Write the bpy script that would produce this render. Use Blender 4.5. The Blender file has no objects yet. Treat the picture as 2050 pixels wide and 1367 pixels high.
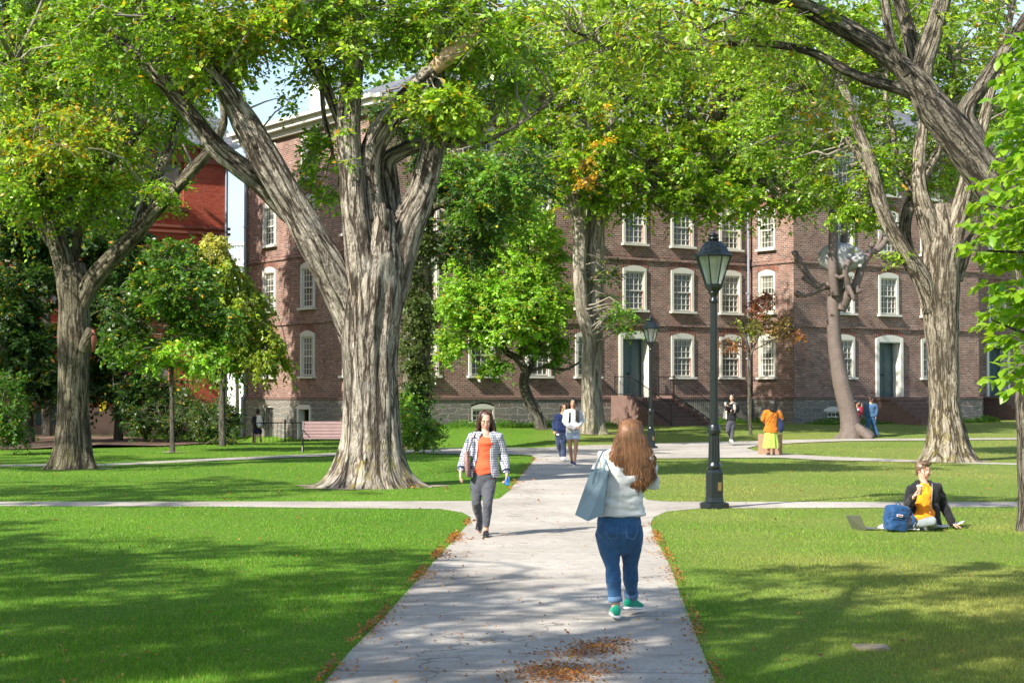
import math
SUN_AZ = math.radians(46); SUN_EL = math.radians(38); EXPOSURE = 1.06
L_OUT = ', outside the frame'
# x, y, height, crown radius, clumps, label: trees outside the frame that shade it
SHADE = [(-14, 7, 12, 5.2, 120, 'tall elm left of the camera'+L_OUT), (-19.5, 11.5, 12, 5.0, 100, 'tall elm left of the near lawn'+L_OUT),
         (-9.5, 2.5, 12, 4.6, 110, 'tall elm behind and left of the camera'+L_OUT), (-3.6, 5.5, 12, 4.4, 90, 'tall elm close on the left of the camera'+L_OUT),
         (-.5, -1.5, 11, 4.0, 50, 'tall elm directly behind the camera'+L_OUT),
         (-18, 22, 14, 4.5, 70, 'tall elm far left of the path'+L_OUT), (-24, 34, 15, 5.0, 80, 'tall elm left of the left lawn'+L_OUT),
         (-29, 50, 16, 6.0, 100, 'tall elm left of the red brick building'+L_OUT), (-33, 64, 16, 6.5, 100, 'tall elm beside the red brick building'+L_OUT)]
import bpy, bmesh, math, random
import numpy as np
from mathutils import Vector, Matrix
rng = np.random.default_rng(7)
random.seed(7)
SC = bpy.context.scene
COL = SC.collection
F = 3500.0; CX = 1025.0; CY = 683.5; H = 1.85; PITCH = math.atan((785-683.5)/F)
# ------------------------------------------------------------------ photograph geometry -> world positions
def ray(px, py):
    x = (px-CX)/F; u = (CY-py)/F
    c, s = math.cos(PITCH), math.sin(PITCH)
    return Vector((x, c-u*s, s+u*c))
def P(px, py, Y):
    d = ray(px, py); k = Y/d.y
    return Vector((d.x*k, Y, H+d.z*k))
U = Vector((math.cos(math.radians(34)), math.sin(math.radians(34)), 0))
V = Vector((-U.y, U.x, 0)); N = -V
C0 = Vector((-5.285, 69.8, 0))
def sst(t):
    t = min(1, max(0, t)); return t*t*(3-2*t)
def ground(x, y):
    rx, ry = x-C0.x, y-C0.y
    t = rx*U.x+ry*U.y; d = rx*N.x+ry*N.y
    z = .45*sst((16-d)/14)*sst((t+2)/3)
    e = -t; s = -d
    z -= .48*sst((7.5-e)/2)*sst((e+1)/1)*sst((s+2)/2)*sst((15-s)/2)
    return z
def G(px, py):
    d = ray(px, py); z = 0
    for _ in range(12):
        k = (z-H)/d.z
        x, y = d.x*k, d.y*k
        if y > 74: y = 74
        z = .5*z+.5*ground(x, y)
    return Vector((x, y, ground(x, y)))
# ------------------------------------------------------------------ mesh builder
class MB:
    def __init__(s): s.v = []; s.f = []; s.uv = []; s.m = []
    def face(s, pts, uv=None, m=0):
        n = len(s.v); s.v += [tuple(p) for p in pts]; s.f.append(tuple(range(n, n+len(pts))))
        s.uv.append(uv or [(0, 0)]*len(pts)); s.m.append(m)
    def box(s, c, e, M=None, m=0):
        x, y, z = c; a, b, d = e[0]/2, e[1]/2, e[2]/2
        P8 = [Vector((x+i*a, y+j*b, z+k*d)) for i in (-1, 1) for j in (-1, 1) for k in (-1, 1)]
        if M: P8 = [M @ p for p in P8]
        for q in ((0, 1, 3, 2), (4, 6, 7, 5), (0, 4, 5, 1), (2, 3, 7, 6), (0, 2, 6, 4), (1, 5, 7, 3)):
            pts = [P8[i] for i in q]
            w = (pts[1]-pts[0]).length; h = (pts[3]-pts[0]).length
            s.face(pts, [(0, 0), (w, 0), (w, h), (0, h)], m)
    def lathe(s, prof, c=(0, 0, 0), n=16, m=0, M=None, phase=0):
        base = len(s.v)
        for r, z in prof:
            for i in range(n):
                a = 2*math.pi*i/n+phase
                p = Vector((c[0]+r*math.cos(a), c[1]+r*math.sin(a), c[2]+z))
                s.v.append(tuple(M @ p if M else p))
        for j in range(len(prof)-1):
            for i in range(n):
                k = (i+1) % n
                s.f.append((base+j*n+i, base+j*n+k, base+(j+1)*n+k, base+(j+1)*n+i)); s.m.append(m)
                s.uv.append([(i/n, j), ((i+1)/n, j), ((i+1)/n, j+1), (i/n, j+1)])
        s.f.append(tuple(base+i for i in reversed(range(n)))); s.m.append(m); s.uv.append([(0, 0)]*n)
        q = base+(len(prof)-1)*n
        s.f.append(tuple(q+i for i in range(n))); s.m.append(m); s.uv.append([(0, 0)]*n)
    def tube(s, pts, rad, n=8, m=0, side=None, flat=1.0, round_ends=False):
        """lofted tube, rad may be list of (a,b); side = direction of a"""
        pts = [Vector(p) for p in pts]
        if not isinstance(rad, (list, tuple)): rad = [rad]*len(pts)
        rad = [(r if isinstance(r, (tuple, list)) else (r, r*flat)) for r in rad]
        if round_ends:
            d0 = (pts[1]-pts[0]).normalized(); d1 = (pts[-1]-pts[-2]).normalized()
            def ends(p, d, r, sg):
                L = min(r)
                return [(p+d*sg*L*.95, (r[0]*.3, r[1]*.3)), (p+d*sg*L*.7, (r[0]*.72, r[1]*.72))]
            a = ends(pts[0], d0, rad[0], -1); b = ends(pts[-1], d1, rad[-1], 1)
            pts = [a[0][0], a[1][0]]+pts+[b[1][0], b[0][0]]
            rad = [a[0][1], a[1][1]]+list(rad)+[b[1][1], b[0][1]]
        base = len(s.v)
        prev = Vector(side) if side is not None else None
        for j, p in enumerate(pts):
            if j == 0: d = pts[1]-p
            elif j == len(pts)-1: d = p-pts[j-1]
            else: d = (pts[j+1]-p).normalized()+(p-pts[j-1]).normalized()
            d.normalize()
            if prev is None:
                prev = d.orthogonal()
            h = (Vector(side) if side is not None else prev)
            h = h-d*h.dot(d)
            if h.length < 1e-4: h = d.orthogonal()
            h.normalize(); prev = h; k = d.cross(h)
            for i in range(n):
                a = 2*math.pi*i/n
                s.v.append(tuple(p+h*(rad[j][0]*math.cos(a))+k*(rad[j][1]*math.sin(a))))
        for j in range(len(pts)-1):
            for i in range(n):
                k = (i+1) % n
                s.f.append((base+j*n+i, base+j*n+k, base+(j+1)*n+k, base+(j+1)*n+i)); s.m.append(m)
                s.uv.append([(i/n, j), ((i+1)/n, j), ((i+1)/n, j+1), (i/n, j+1)])
        s.f.append(tuple(base+i for i in reversed(range(n)))); s.m.append(m); s.uv.append([(0, 0)]*n)
        q = base+(len(pts)-1)*n
        s.f.append(tuple(q+i for i in range(n))); s.m.append(m); s.uv.append([(0, 0)]*n)
    def ball(s, c, r, n=12, M=None, m=0):
        rx, ry, rz = r if isinstance(r, (tuple, list)) else (r, r, r)
        base = len(s.v); R = n//2
        for j in range(R+1):
            t = math.pi*(j+.0)/R; t = min(max(t, .08), math.pi-.08)
            for i in range(n):
                a = 2*math.pi*i/n
                p = Vector((rx*math.sin(t)*math.cos(a), ry*math.sin(t)*math.sin(a), -rz*math.cos(t)))
                if M: p = M @ p
                s.v.append(tuple(Vector(c)+p))
        for j in range(R):
            for i in range(n):
                k = (i+1) % n
                s.f.append((base+j*n+i, base+j*n+k, base+(j+1)*n+k, base+(j+1)*n+i)); s.m.append(m); s.uv.append([(0, 0)]*4)
        s.f.append(tuple(base+i for i in reversed(range(n)))); s.m.append(m); s.uv.append([(0, 0)]*n)
        q = base+R*n
        s.f.append(tuple(q+i for i in range(n))); s.m.append(m); s.uv.append([(0, 0)]*n)
    def mesh(s, name, mats, off=(0, 0, 0), smooth=False):
        me = bpy.data.meshes.new(name)
        v = [(a-off[0], b-off[1], c-off[2]) for a, b, c in s.v]
        me.from_pydata(v, [], s.f)
        uvl = me.uv_layers.new(name='UVMap')
        flat = [c for face in s.uv for p in face for c in p]
        uvl.data.foreach_set('uv', flat)
        for mm in (mats if isinstance(mats, (list, tuple)) else [mats]): me.materials.append(mm)
        me.polygons.foreach_set('material_index', s.m)
        if smooth: me.polygons.foreach_set('use_smooth', [True]*len(s.f))
        me.update()
        return me
    def build(s, name, mats, parent=None, smooth=False):
        off = world_off(parent)
        return link(name, s.mesh(name, mats, off, smooth), parent)
def world_off(o):
    x = Vector((0, 0, 0))
    while o is not None: x = x+o.location; o = o.parent
    return tuple(x)
def link(name, me, parent=None, loc=(0, 0, 0), rz=0):
    o = bpy.data.objects.new(name, me); COL.objects.link(o)
    o.location = loc; o.rotation_euler = (0, 0, rz)
    if parent: o.parent = parent
    return o
def thing(name, label, cat, loc=(0, 0, 0), group=None):
    o = bpy.data.objects.new(name, None); COL.objects.link(o); o.location = loc
    o.empty_display_size = .3
    tag(o, label, cat, group); return o
def tag(o, label=None, cat=None, group=None, kind=None):
    if label: o['label'] = label
    if cat: o['category'] = cat
    if group: o['group'] = group
    if kind: o['kind'] = kind
    return o
# ------------------------------------------------------------------ materials
def newmat(name):
    m = bpy.data.materials.new(name); m.use_nodes = True
    nt = m.node_tree; nt.nodes.clear()
    out = nt.nodes.new('ShaderNodeOutputMaterial')
    return m, nt, out
class NT:
    def __init__(s, nt): s.nt = nt
    def n(s, t, ins=None, **kw):
        x = s.nt.nodes.new('ShaderNode'+t)
        for k, v in kw.items(): setattr(x, k, v)
        for k, v in (ins or {}).items():
            sock = x.inputs[k]
            if isinstance(v, bpy.types.NodeSocket): s.nt.links.new(v, sock)
            else: sock.default_value = v
        return x
    def l(s, a, b): s.nt.links.new(a, b)
    def mix(s, f, a, b, mode='MIX'):
        x = s.nt.nodes.new('ShaderNodeMix'); x.data_type = 'RGBA'; x.blend_type = mode
        for i, v in ((0, f), (6, a), (7, b)):
            if isinstance(v, bpy.types.NodeSocket): s.nt.links.new(v, x.inputs[i])
            else: x.inputs[i].default_value = (v if i == 0 else (*v, 1) if len(v) == 3 else v)
        return x.outputs[2]
    def math(s, op, a, b=0.0, clamp=False):
        x = s.nt.nodes.new('ShaderNodeMath'); x.operation = op; x.use_clamp = clamp
        for i, v in ((0, a), (1, b)):
            if isinstance(v, bpy.types.NodeSocket): s.nt.links.new(v, x.inputs[i])
            else: x.inputs[i].default_value = v
        return x.outputs[0]
    def ramp(s, f, stops, interp='LINEAR'):
        x = s.nt.nodes.new('ShaderNodeValToRGB'); s.nt.links.new(f, x.inputs[0]); cr = x.color_ramp; cr.interpolation = interp
        while len(cr.elements) < len(stops): cr.elements.new(.5)
        for e, (p, c) in zip(cr.elements, stops):
            e.position = p; e.color = (*c, 1) if not isinstance(c, (int, float)) else (c, c, c, 1)
        return x.outputs[0]
    def noise(s, vec, scale, detail=3, rough=.55, out=0):
        x = s.n('TexNoise', {'Scale': scale, 'Detail': detail, 'Roughness': rough})
        if vec is not None: s.l(vec, x.inputs['Vector'])
        return x.outputs[out]
def pbsdf(T, out, col, rough=.6, bump=None, bstr=.3, bdist=.02, metal=0, spec=.5, sheen=0):
    b = T.n('BsdfPrincipled', {'Roughness': rough, 'Metallic': metal, 'Specular IOR Level': spec})
    if isinstance(col, bpy.types.NodeSocket): T.l(col, b.inputs['Base Color'])
    else: b.inputs['Base Color'].default_value = (*col, 1)
    if sheen: b.inputs['Sheen Weight'].default_value = sheen
    if bump is not None:
        bm = T.n('Bump', {'Strength': bstr, 'Distance': bdist, 'Height': bump}); T.l(bm.outputs[0], b.inputs['Normal'])
    T.l(b.outputs[0], out.inputs[0]); return b
def plain(name, col, rough=.6, var=.15, scale=6, metal=0, spec=.5, bstr=.15, bdist=.01, sheen=0, bscale=None):
    m, nt, out = newmat(name); T = NT(nt)
    tc = T.n('TexCoord').outputs['Object']
    f = T.noise(tc, scale, 4)
    c = T.mix(f, tuple(x*(1-var) for x in col), tuple(min(1, x*(1+var)) for x in col))
    f2 = T.noise(tc, bscale or scale*4, 3)
    pbsdf(T, out, c, rough, f2, bstr, bdist, metal, spec, sheen)
    return m
def brickmat(name, c1, c2, c3, mortar, bw=.22, bh=.075, ms=.012, dirt=.35, spot=(.5, .45, .4)):
    m, nt, out = newmat(name); T = NT(nt)
    uv = T.n('UVMap').outputs[0]
    dist = T.noise(uv, 2.2, 3, out=1)
    vm = T.n('VectorMath', {0: dist, 1: (.5, .5, .5)}, operation='SUBTRACT'); vs = T.n('VectorMath', {0: vm.outputs[0], 'Scale': .012}, operation='SCALE')
    uv2 = T.n('VectorMath', {0: uv, 1: vs.outputs[0]}, operation='ADD').outputs[0]
    b = T.n('TexBrick', {'Vector': uv2, 'Scale': 1.0, 'Mortar Size': ms, 'Mortar Smooth': .2, 'Bias': 0.0, 'Brick Width': bw, 'Row Height': bh,
                         'Color1': (0, 0, 0, 1), 'Color2': (1, 1, 1, 1), 'Mortar': (.5, .5, .5, 1)})
    col = T.ramp(b.outputs['Color'], [(0, c1), (.35, c2), (.7, c3), (.92, c3), (.97, spot)])
    big = T.noise(uv, .45, 4); col = T.mix(T.math('MULTIPLY', big, dirt), col, (.05, .035, .035))
    sm = T.noise(uv, 7, 4, .7); col = T.mix(T.ramp(sm, [(.35, 0), (.75, .45)]), col, tuple(min(1, x*1.7) for x in c2))
    pat = T.noise(uv, 1.1, 5, .7)
    mort = T.mix(T.ramp(pat, [(.35, 0), (.65, 1)]), tuple(x*.45 for x in mortar), mortar)
    col = T.mix(b.outputs['Fac'], col, mort)
    hgt = T.math('SUBTRACT', T.math('MULTIPLY', sm, .4), b.outputs['Fac'])
    pbsdf(T, out, col, .85, hgt, .6, .02, spec=.2)
    return m
def rubble(name, cols, mortar, bw=.62, bh=.24):
    m, nt, out = newmat(name); T = NT(nt)
    uv = T.n('UVMap').outputs[0]
    dist = T.noise(uv, 2.0, 3, out=1)
    vm = T.n('VectorMath', {0: dist, 1: (.5, .5, .5)}, operation='SUBTRACT'); vs = T.n('VectorMath', {0: vm.outputs[0], 'Scale': .34}, operation='SCALE')
    uv2 = T.n('VectorMath', {0: uv, 1: vs.outputs[0]}, operation='ADD').outputs[0]
    b = T.n('TexBrick', {'Vector': uv2, 'Scale': 1.0, 'Mortar Size': .022, 'Mortar Smooth': .4, 'Brick Width': bw, 'Row Height': bh,
                         'Color1': (0, 0, 0, 1), 'Color2': (1, 1, 1, 1), 'Mortar': (.5, .5, .5, 1)}, offset_frequency=2, squash=1.6, squash_frequency=3)
    n = len(cols); col = T.ramp(b.outputs['Color'], [((i+.5)/n, c) for i, c in enumerate(cols)])
    sm = T.noise(uv, 9, 5, .7); col = T.mix(.45, col, T.mix(sm, (.03, .03, .03), (.42, .38, .33)))
    col = T.mix(b.outputs['Fac'], col, mortar)
    hgt = T.math('SUBTRACT', T.math('MULTIPLY', sm, .6), b.outputs['Fac'])
    pbsdf(T, out, col, .9, hgt, .9, .05, spec=.2)
    return m
M = {}
M['brick'] = brickmat('brick_wall', (.075, .045, .040), (.165, .082, .064), (.26, .125, .09), (.46, .38, .32), bw=.25, bh=.084, ms=.013, spot=(.33, .22, .17))
M['brick_arch'] = brickmat('brick_arch', (.10, .035, .028), (.18, .06, .04), (.26, .09, .055), (.36, .31, .26), bw=.085, bh=.3, ms=.012)
M['red_brick'] = brickmat('red_brick', (.32, .065, .038), (.42, .085, .048), (.48, .11, .06), (.34, .09, .06), bw=.22, bh=.075, ms=.007, dirt=.12, spot=(.40, .12, .09))
M['sandstone'] = plain('brown_sandstone', (.24, .085, .06), .8, .2, 4, spec=.2)
M['stone'] = rubble('rubble_stone', [(.10, .11, .10), (.17, .16, .13), (.07, .085, .085), (.20, .16, .12), (.12, .13, .115), (.15, .10, .085)], (.34, .31, .27))
M['brownstone'] = plain('brownstone', (.25, .135, .105), .85, .25, 3, spec=.2, bstr=.4)
M['cream'] = plain('cream_paint', (.62, .60, .53), .45, .06, 3)
M['white'] = plain('white_paint', (.74, .73, .69), .45, .05, 3)
M['frame_paint'] = plain('aged_cream_paint', (.56, .54, .47), .5, .08, 3)
M['slate'] = brickmat('roof_slate', (.10, .11, .13), (.14, .15, .17), (.19, .2, .21), (.05, .05, .06), bw=.3, bh=.22, ms=.01, dirt=.3, spot=(.2, .2, .2))
M['door'] = plain('green_door_paint', (.032, .075, .085), .4, .1, 3)
M['sash_red'] = plain('red_sash_paint', (.35, .10, .07), .5, .1, 3)
M['pipe'] = plain('grey_pipe', (.24, .26, .31), .4, .15, 3)
M['iron'] = plain('black_iron', (.012, .013, .014), .38, .3, 8)
M['iron_green'] = plain('dark_green_iron', (.007, .011, .011), .30, .3, 5, bstr=.25, bdist=.004)
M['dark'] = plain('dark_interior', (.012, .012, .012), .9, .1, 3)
M['curtain'] = plain('curtain_cloth', (.5, .49, .45), .9, .2, 3)
M['bench_wood'] = plain('bench_wood', (.30, .20, .19), .6, .2, 5)
M['yellow'] = plain('yellow_enamel', (.75, .58, .02), .5, .05, 3)
def glassmat():
    m, nt, out = newmat('window_glass'); T = NT(nt)
    tc = T.n('TexCoord').outputs['Object']; ob = T.n('ObjectInfo').outputs['Random']
    v = T.n('VectorMath', {0: tc, 1: (1, 1, 1)}, operation='MULTIPLY')
    cmb = T.n('CombineXYZ', {0: T.math('MULTIPLY', ob, 37.0), 1: 0.0, 2: T.math('MULTIPLY', ob, 11.0)})
    vv = T.n('VectorMath', {0: tc, 1: cmb.outputs[0]}, operation='ADD').outputs[0]
    n1 = T.noise(vv, 1.4, 2)
    sep = T.n('SeparateXYZ', {0: tc}).outputs
    # blinds of different drop behind the panes, curtains at the sides
    drop = T.math('GREATER_THAN', sep[2], T.math('ADD', T.math('MULTIPLY', ob, 1.6), .5))
    base = T.mix(n1, (.015, .018, .016), (.10, .11, .09))
    fold = T.n('TexWave', {'Vector': vv, 'Scale': 7.0, 'Distortion': 1.5}).outputs[1]
    side = T.math('GREATER_THAN', T.math('ABSOLUTE', sep[0]), T.math('ADD', T.math('MULTIPLY', n1, .5), .17))
    base = T.mix(T.math('MULTIPLY', drop, .35), base, (.36, .35, .30))
    base = T.mix(T.math('MULTIPLY', side, .3), base, T.mix(fold, (.10, .10, .09), (.45, .43, .38)))
    b = pbsdf(T, out, base, .06, T.noise(vv, 2.5, 1), .06, .02, spec=.6)
    return m
M['glass'] = glassmat()
def barkmat(name, light, mid, dark, moss=None, mossz=1.2, fs=1.0, patch=None):
    m, nt, out = newmat(name); T = NT(nt)
    at = T.n('Attribute', attribute_name='bark').outputs['Vector']
    geo = T.n('NewGeometry').outputs['Position']
    wob = T.noise(at, 2.2*fs, 3, out=1)
    wv = T.n('VectorMath', {0: wob, 'Scale': .22/fs}, operation='SCALE')
    vec = T.n('VectorMath', {0: at, 1: wv.outputs[0]}, operation='ADD').outputs[0]
    n1 = T.noise(vec, 9*fs, 3, .6); n2 = T.noise(vec, 22*fs, 4, .65); fine = T.noise(at, 60*fs, 4, .7)
    f1 = T.math('MULTIPLY', T.math('ABSOLUTE', T.math('SUBTRACT', n1, .5)), 7.0, True)
    f2 = T.math('MULTIPLY', T.math('ABSOLUTE', T.math('SUBTRACT', n2, .5)), 6.0, True)
    ridg = T.math('ADD', T.math('MULTIPLY', T.math('POWER', f1, .6), .55), T.math('MULTIPLY', T.math('POWER', f2, .7), .42))
    ridg = T.math('ADD', ridg, T.math('MULTIPLY', T.math('SUBTRACT', fine, .5), .55))
    v3 = T.n('VectorMath', {0: vec, 1: (1, 1, .5)}, operation='MULTIPLY').outputs[0]
    f3 = T.math('MULTIPLY', T.math('ABSOLUTE', T.math('SUBTRACT', T.noise(v3, 6.5*fs, 2, .5), .5)), 15.0, True)
    ridg = T.math('ADD', ridg, T.math('MULTIPLY', T.math('SUBTRACT', f3, .8), .55))
    big = T.noise(geo, .9, 4, .6)
    c = T.ramp(ridg, [(.20, dark), (.42, mid), (.78, light)])
    pt = T.noise(vec, 2.6*fs, 4, .7)
    c = T.mix(T.ramp(pt, [(.44, 0), (.60, .8)]), c, T.mix(.35, tuple(x*.42 for x in mid), c))
    c = T.mix(T.ramp(big, [(.35, .0), (.7, .5)]), c, T.mix(.5, c, tuple(x*.45 for x in mid)))
    c = T.mix(T.math('MULTIPLY', T.math('SUBTRACT', 1.0, f3), .6), c, tuple(x*.8 for x in dark))
    if patch:
        pn = T.noise(geo, 1.7, 3, .5); c = T.mix(T.ramp(pn, [(.55, 0), (.66, .18)]), c, patch)
    if moss:
        z = T.n('SeparateXYZ', {0: geo}).outputs[2]
        mf = T.math('MULTIPLY', T.ramp(T.math('DIVIDE', z, mossz), [(0, 1), (.35, .75), (1, 0)]), T.ramp(T.noise(geo, 4.5, 5, .75), [(.50, 0), (.64, .75)]))
        c = T.mix(mf, c, moss)
    pbsdf(T, out, c, .9, ridg, 1.0, .05, spec=.15)
    return m
M['barkA'] = barkmat('grey_elm_bark', (.50, .45, .37), (.24, .20, .16), (.055, .042, .032), (.22, .19, .02), 1.3, .85, (.48, .47, .43))
M['barkB'] = barkmat('olive_elm_bark', (.30, .27, .19), (.17, .145, .10), (.05, .04, .028), (.12, .13, .04), .8, 1.1)
M['barkC'] = barkmat('warm_elm_bark', (.50, .44, .34), (.26, .215, .155), (.07, .055, .038), (.20, .18, .03), 2.4, 1.0)
M['barkD'] = barkmat('brown_limb_bark', (.36, .32, .25), (.19, .165, .125), (.05, .042, .032), None, 1, 1.4)
M['barkS'] = barkmat('pale_smooth_bark', (.52, .47, .37), (.38, .34, .26), (.18, .15, .11), (.25, .24, .04), 1.6, .8)
M['barkE'] = barkmat('thin_tree_bark', (.26, .24, .19), (.18, .165, .13), (.08, .07, .055), None, 1, 2.5)
M['peeled'] = plain('peeled_wood', (.50, .33, .22), .7, .25, 5)
M['twig'] = plain('twig_bark', (.22, .195, .155), .9, .25, 5)
def leafmat(name='leaf', trans=.42):
    m, nt, out = newmat(name); T = NT(nt)
    c = T.n('Attribute', attribute_name='lc').outputs['Color']
    b = T.n('BsdfPrincipled', {'Base Color': c, 'Roughness': .36, 'Specular IOR Level': .5})
    tcol = T.mix(1.0, c, (1.9, 1.75, .8), 'MULTIPLY')
    t = T.n('BsdfTranslucent', {'Color': tcol})
    mx = T.n('MixShader', {0: trans, 1: b.outputs[0], 2: t.outputs[0]})
    T.l(mx.outputs[0], out.inputs[0]); return m
M['leaf'] = leafmat()
def grassmat():
    m, nt, out = newmat('lawn_grass'); T = NT(nt)
    g = T.n('NewGeometry').outputs['Position']
    n1 = T.noise(g, .22, 4); n2 = T.noise(g, 2.2, 4, .6); n3 = T.noise(g, 28, 4, .75)
    st = T.n('VectorMath', {0: g, 1: (40, 9, 40)}, operation='MULTIPLY').outputs[0]
    n4 = T.noise(st, 1, 3, .7)
    c = T.mix(T.ramp(n1, [(.35, 0), (.65, 1)]), (.085, .21, .012), (.15, .28, .022))
    # the lawn right of the path is drier and yellower
    x = T.n('SeparateXYZ', {0: g}).outputs[0]
    dry = T.math('MULTIPLY', T.ramp(T.math('DIVIDE', x, 6.0), [(.05, 0), (.5, 1)]), T.ramp(T.math('ADD', T.math('MULTIPLY', n1, .5), T.math('MULTIPLY', n2, .5)), [(.3, .25), (.6, 1)]))
    c = T.mix(T.math('MULTIPLY', dry, .85), c, (.29, .28, .085))
    c = T.mix(T.ramp(n2, [(.35, 0), (.75, .45)]), c, (.17, .24, .035))
    c = T.mix(T.ramp(n3, [(.3, .65), (.62, 0)]), c, (.028, .085, .008))
    c = T.mix(T.ramp(n4, [(.5, 0), (.8, .4)]), c, (.22, .36, .06))
    pbsdf(T, out, c, .8, T.math('ADD', n3, n4), .9, .04, spec=.15)
    return m
M['grass'] = grassmat()
def blademat():
    m, nt, out = newmat('grass_blade'); T = NT(nt)
    c = T.n('Attribute', attribute_name='lc').outputs['Color']
    b = T.n('BsdfPrincipled', {'Base Color': c, 'Roughness': .5, 'Specular IOR Level': .25})
    t = T.n('BsdfTranslucent', {'Color': T.mix(1.0, c, (1.3, 1.3, .7), 'MULTIPLY')})
    mx = T.n('MixShader', {0: .35, 1: b.outputs[0], 2: t.outputs[0]})
    T.l(mx.outputs[0], out.inputs[0]); return m
M['blade'] = blademat()
def pathmat():
    m, nt, out = newmat('concrete_path'); T = NT(nt)
    g = T.n('NewGeometry').outputs['Position']
    n1 = T.noise(g, .5, 4); n2 = T.noise(g, 5, 5, .65); n3 = T.noise(g, 60, 3, .7)
    c = T.mix(T.ramp(n1, [(.35, 0), (.65, 1)]), (.34, .305, .265), (.50, .46, .405))
    c = T.mix(T.ramp(n2, [(.48, 0), (.72, .6)]), c, (.22, .20, .18))
    c = T.mix(T.ramp(n3, [(.35, .5), (.6, 0)]), c, (.19, .175, .155))
    s = T.n('SeparateXYZ', {0: g}).outputs
    w = T.math('MULTIPLY', T.math('SUBTRACT', T.noise(g, 1.2, 3), .5), .03)
    y = T.math('ADD', T.math('ADD', s[1], w), T.math('MULTIPLY', s[0], .05))
    fr = T.math('FRACT', T.math('DIVIDE', y, 2.9)); j = T.math('LESS_THAN', fr, .008)
    c = T.mix(T.math('MULTIPLY', j, .7), c, (.08, .07, .06))
    dv = T.n('VectorMath', {0: T.noise(g, 1.1, 3, out=1), 'Scale': 1.6}, operation='SCALE')
    gg = T.n('VectorMath', {0: g, 1: dv.outputs[0]}, operation='ADD').outputs[0]
    cr = T.n('TexVoronoi', {'Vector': gg, 'Scale': .22}, feature='DISTANCE_TO_EDGE').outputs[0]
    c = T.mix(T.ramp(cr, [(0, .75), (.0035, 0)]), c, (.09, .08, .07))
    pbsdf(T, out, c, .85, T.math('ADD', n3, T.math('MULTIPLY', n2, .6)), .35, .01, spec=.2)
    return m
M['path'] = pathmat()
M['mulch'] = plain('mulch', (.16, .10, .065), .95, .5, 9, bstr=.8, bdist=.05)
M['brownstone'] = plain('brownstone', (.165, .105, .088), .85, .3, 3, spec=.2, bstr=.4)
M['bareroot'] = plain('bare_soil', (.33, .25, .19), .95, .3, 9, bstr=.6, bdist=.03)
# ------------------------------------------------------------------ ground, paths
def grid_ground():
    xs = np.concatenate([np.array([-900, -300, -120, -60]), np.arange(-40, 50.1, .75), np.array([70, 130, 300, 900])])
    ys = np.concatenate([np.array([-200, -60, -20]), np.arange(-5, 40, 2.5), np.arange(40, 96.1, .75), np.array([110, 150, 250, 500, 1200])])
    v = []; f = []
    for y in ys:
        for x in xs: v.append((x, y, ground(x, y) if 40 < y < 97 and -41 < x < 51 else (ground(x, y) if 40 < y < 140 and x > 40 else 0)))
    nx = len(xs)
    for j in range(len(ys)-1):
        for i in range(nx-1): a = j*nx+i; f.append((a, a+1, a+nx+1, a+nx))
    me = bpy.data.meshes.new('lawn'); me.from_pydata(v, [], f); me.materials.append(M['grass'])
    me.polygons.foreach_set('use_smooth', [True]*len(f))
    o = link('lawn_ground', me); tag(o, kind='structure')
grid_ground()
def drape(name, pts, mat, off=.006, kind='structure', maxe=1.2):
    bm = bmesh.new()
    vs = [bm.verts.new((p[0], p[1], 0)) for p in pts]
    bm.faces.new(vs); bmesh.ops.triangulate(bm, faces=bm.faces[:])
    for _ in range(7):
        es = [e for e in bm.edges if e.calc_length() > maxe and max(e.verts[0].co.y, e.verts[1].co.y) > 40]
        if not es: break
        bmesh.ops.subdivide_edges(bm, edges=es, cuts=1)
        bmesh.ops.triangulate(bm, faces=bm.faces[:])
    for v in bm.verts:
        v.co.z = ground(v.co.x, v.co.y)+off+(.018*sst((v.co.y-44)/6))
    me = bpy.data.meshes.new(name); bm.to_mesh(me); bm.free(); me.materials.append(mat)
    # consistent upward normals
    o = link(name, me); tag(o, kind=kind); return o
def gl(lst): return [G(a, b) for a, b in lst]
LEFT_EDGE = [(640, 1378), (700, 1305), (770, 1235), (850, 1145), (905, 1085), (932, 1055), (942, 1043), (942, 1035), (925, 1026), (880, 1019)]
LEFT_UP = [(0, 1004.5), (700, 1004), (960, 1003), (1000, 998), (1020, 982), (1045, 950), (1066, 925), (1072, 918), (1064, 913), (1040, 911), (850, 909)]
RIGHT_EDGE = [(1436, 1378), (1405, 1300), (1385, 1250), (1340, 1130), (1312, 1078), (1302, 1050), (1308, 1036), (1335, 1024), (1400, 1018)]
RIGHT_UP = [(1400, 1004.5), (1330, 1004), (1296, 1001), (1280, 985), (1272, 955), (1275, 930), (1290, 919)]
a = G(640, 1378); b = G(1436, 1378)
near_l = Vector((a.x-.25*(a.x-G(770, 1235).x)*-1, 3, 0)); near_l = Vector((a.x+.03, 3, 0)); near_r = Vector((b.x-.05, 3, 0))
ext = lambda px, py: (px, py)
poly = [near_l]+gl(LEFT_EDGE)+gl([(400, 1014), (-400, 1012), (-400, 1004.5)])+gl(LEFT_UP)+gl([(850, 898), (1090, 897), (1150, 893.5), (1300, 889), (1440, 885), (1500, 884), (1600, 881), (1700, 879.5), (2150, 876), (2150, 879), (1700, 883.5), (1600, 887), (1520, 892), (1495, 898), (1510, 903), (1560, 908), (1640, 914), (1850, 922.5), (2150, 931), (2150, 933.5), (1850, 925.5), (1640, 921.5), (1560, 917), (1400, 918)])+list(reversed(gl(RIGHT_UP)))+gl([(2400, 1005.5), (2400, 1013)])+list(reversed(gl(RIGHT_EDGE)))+[near_r]
drape('footpath', poly, M['path'])
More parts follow.
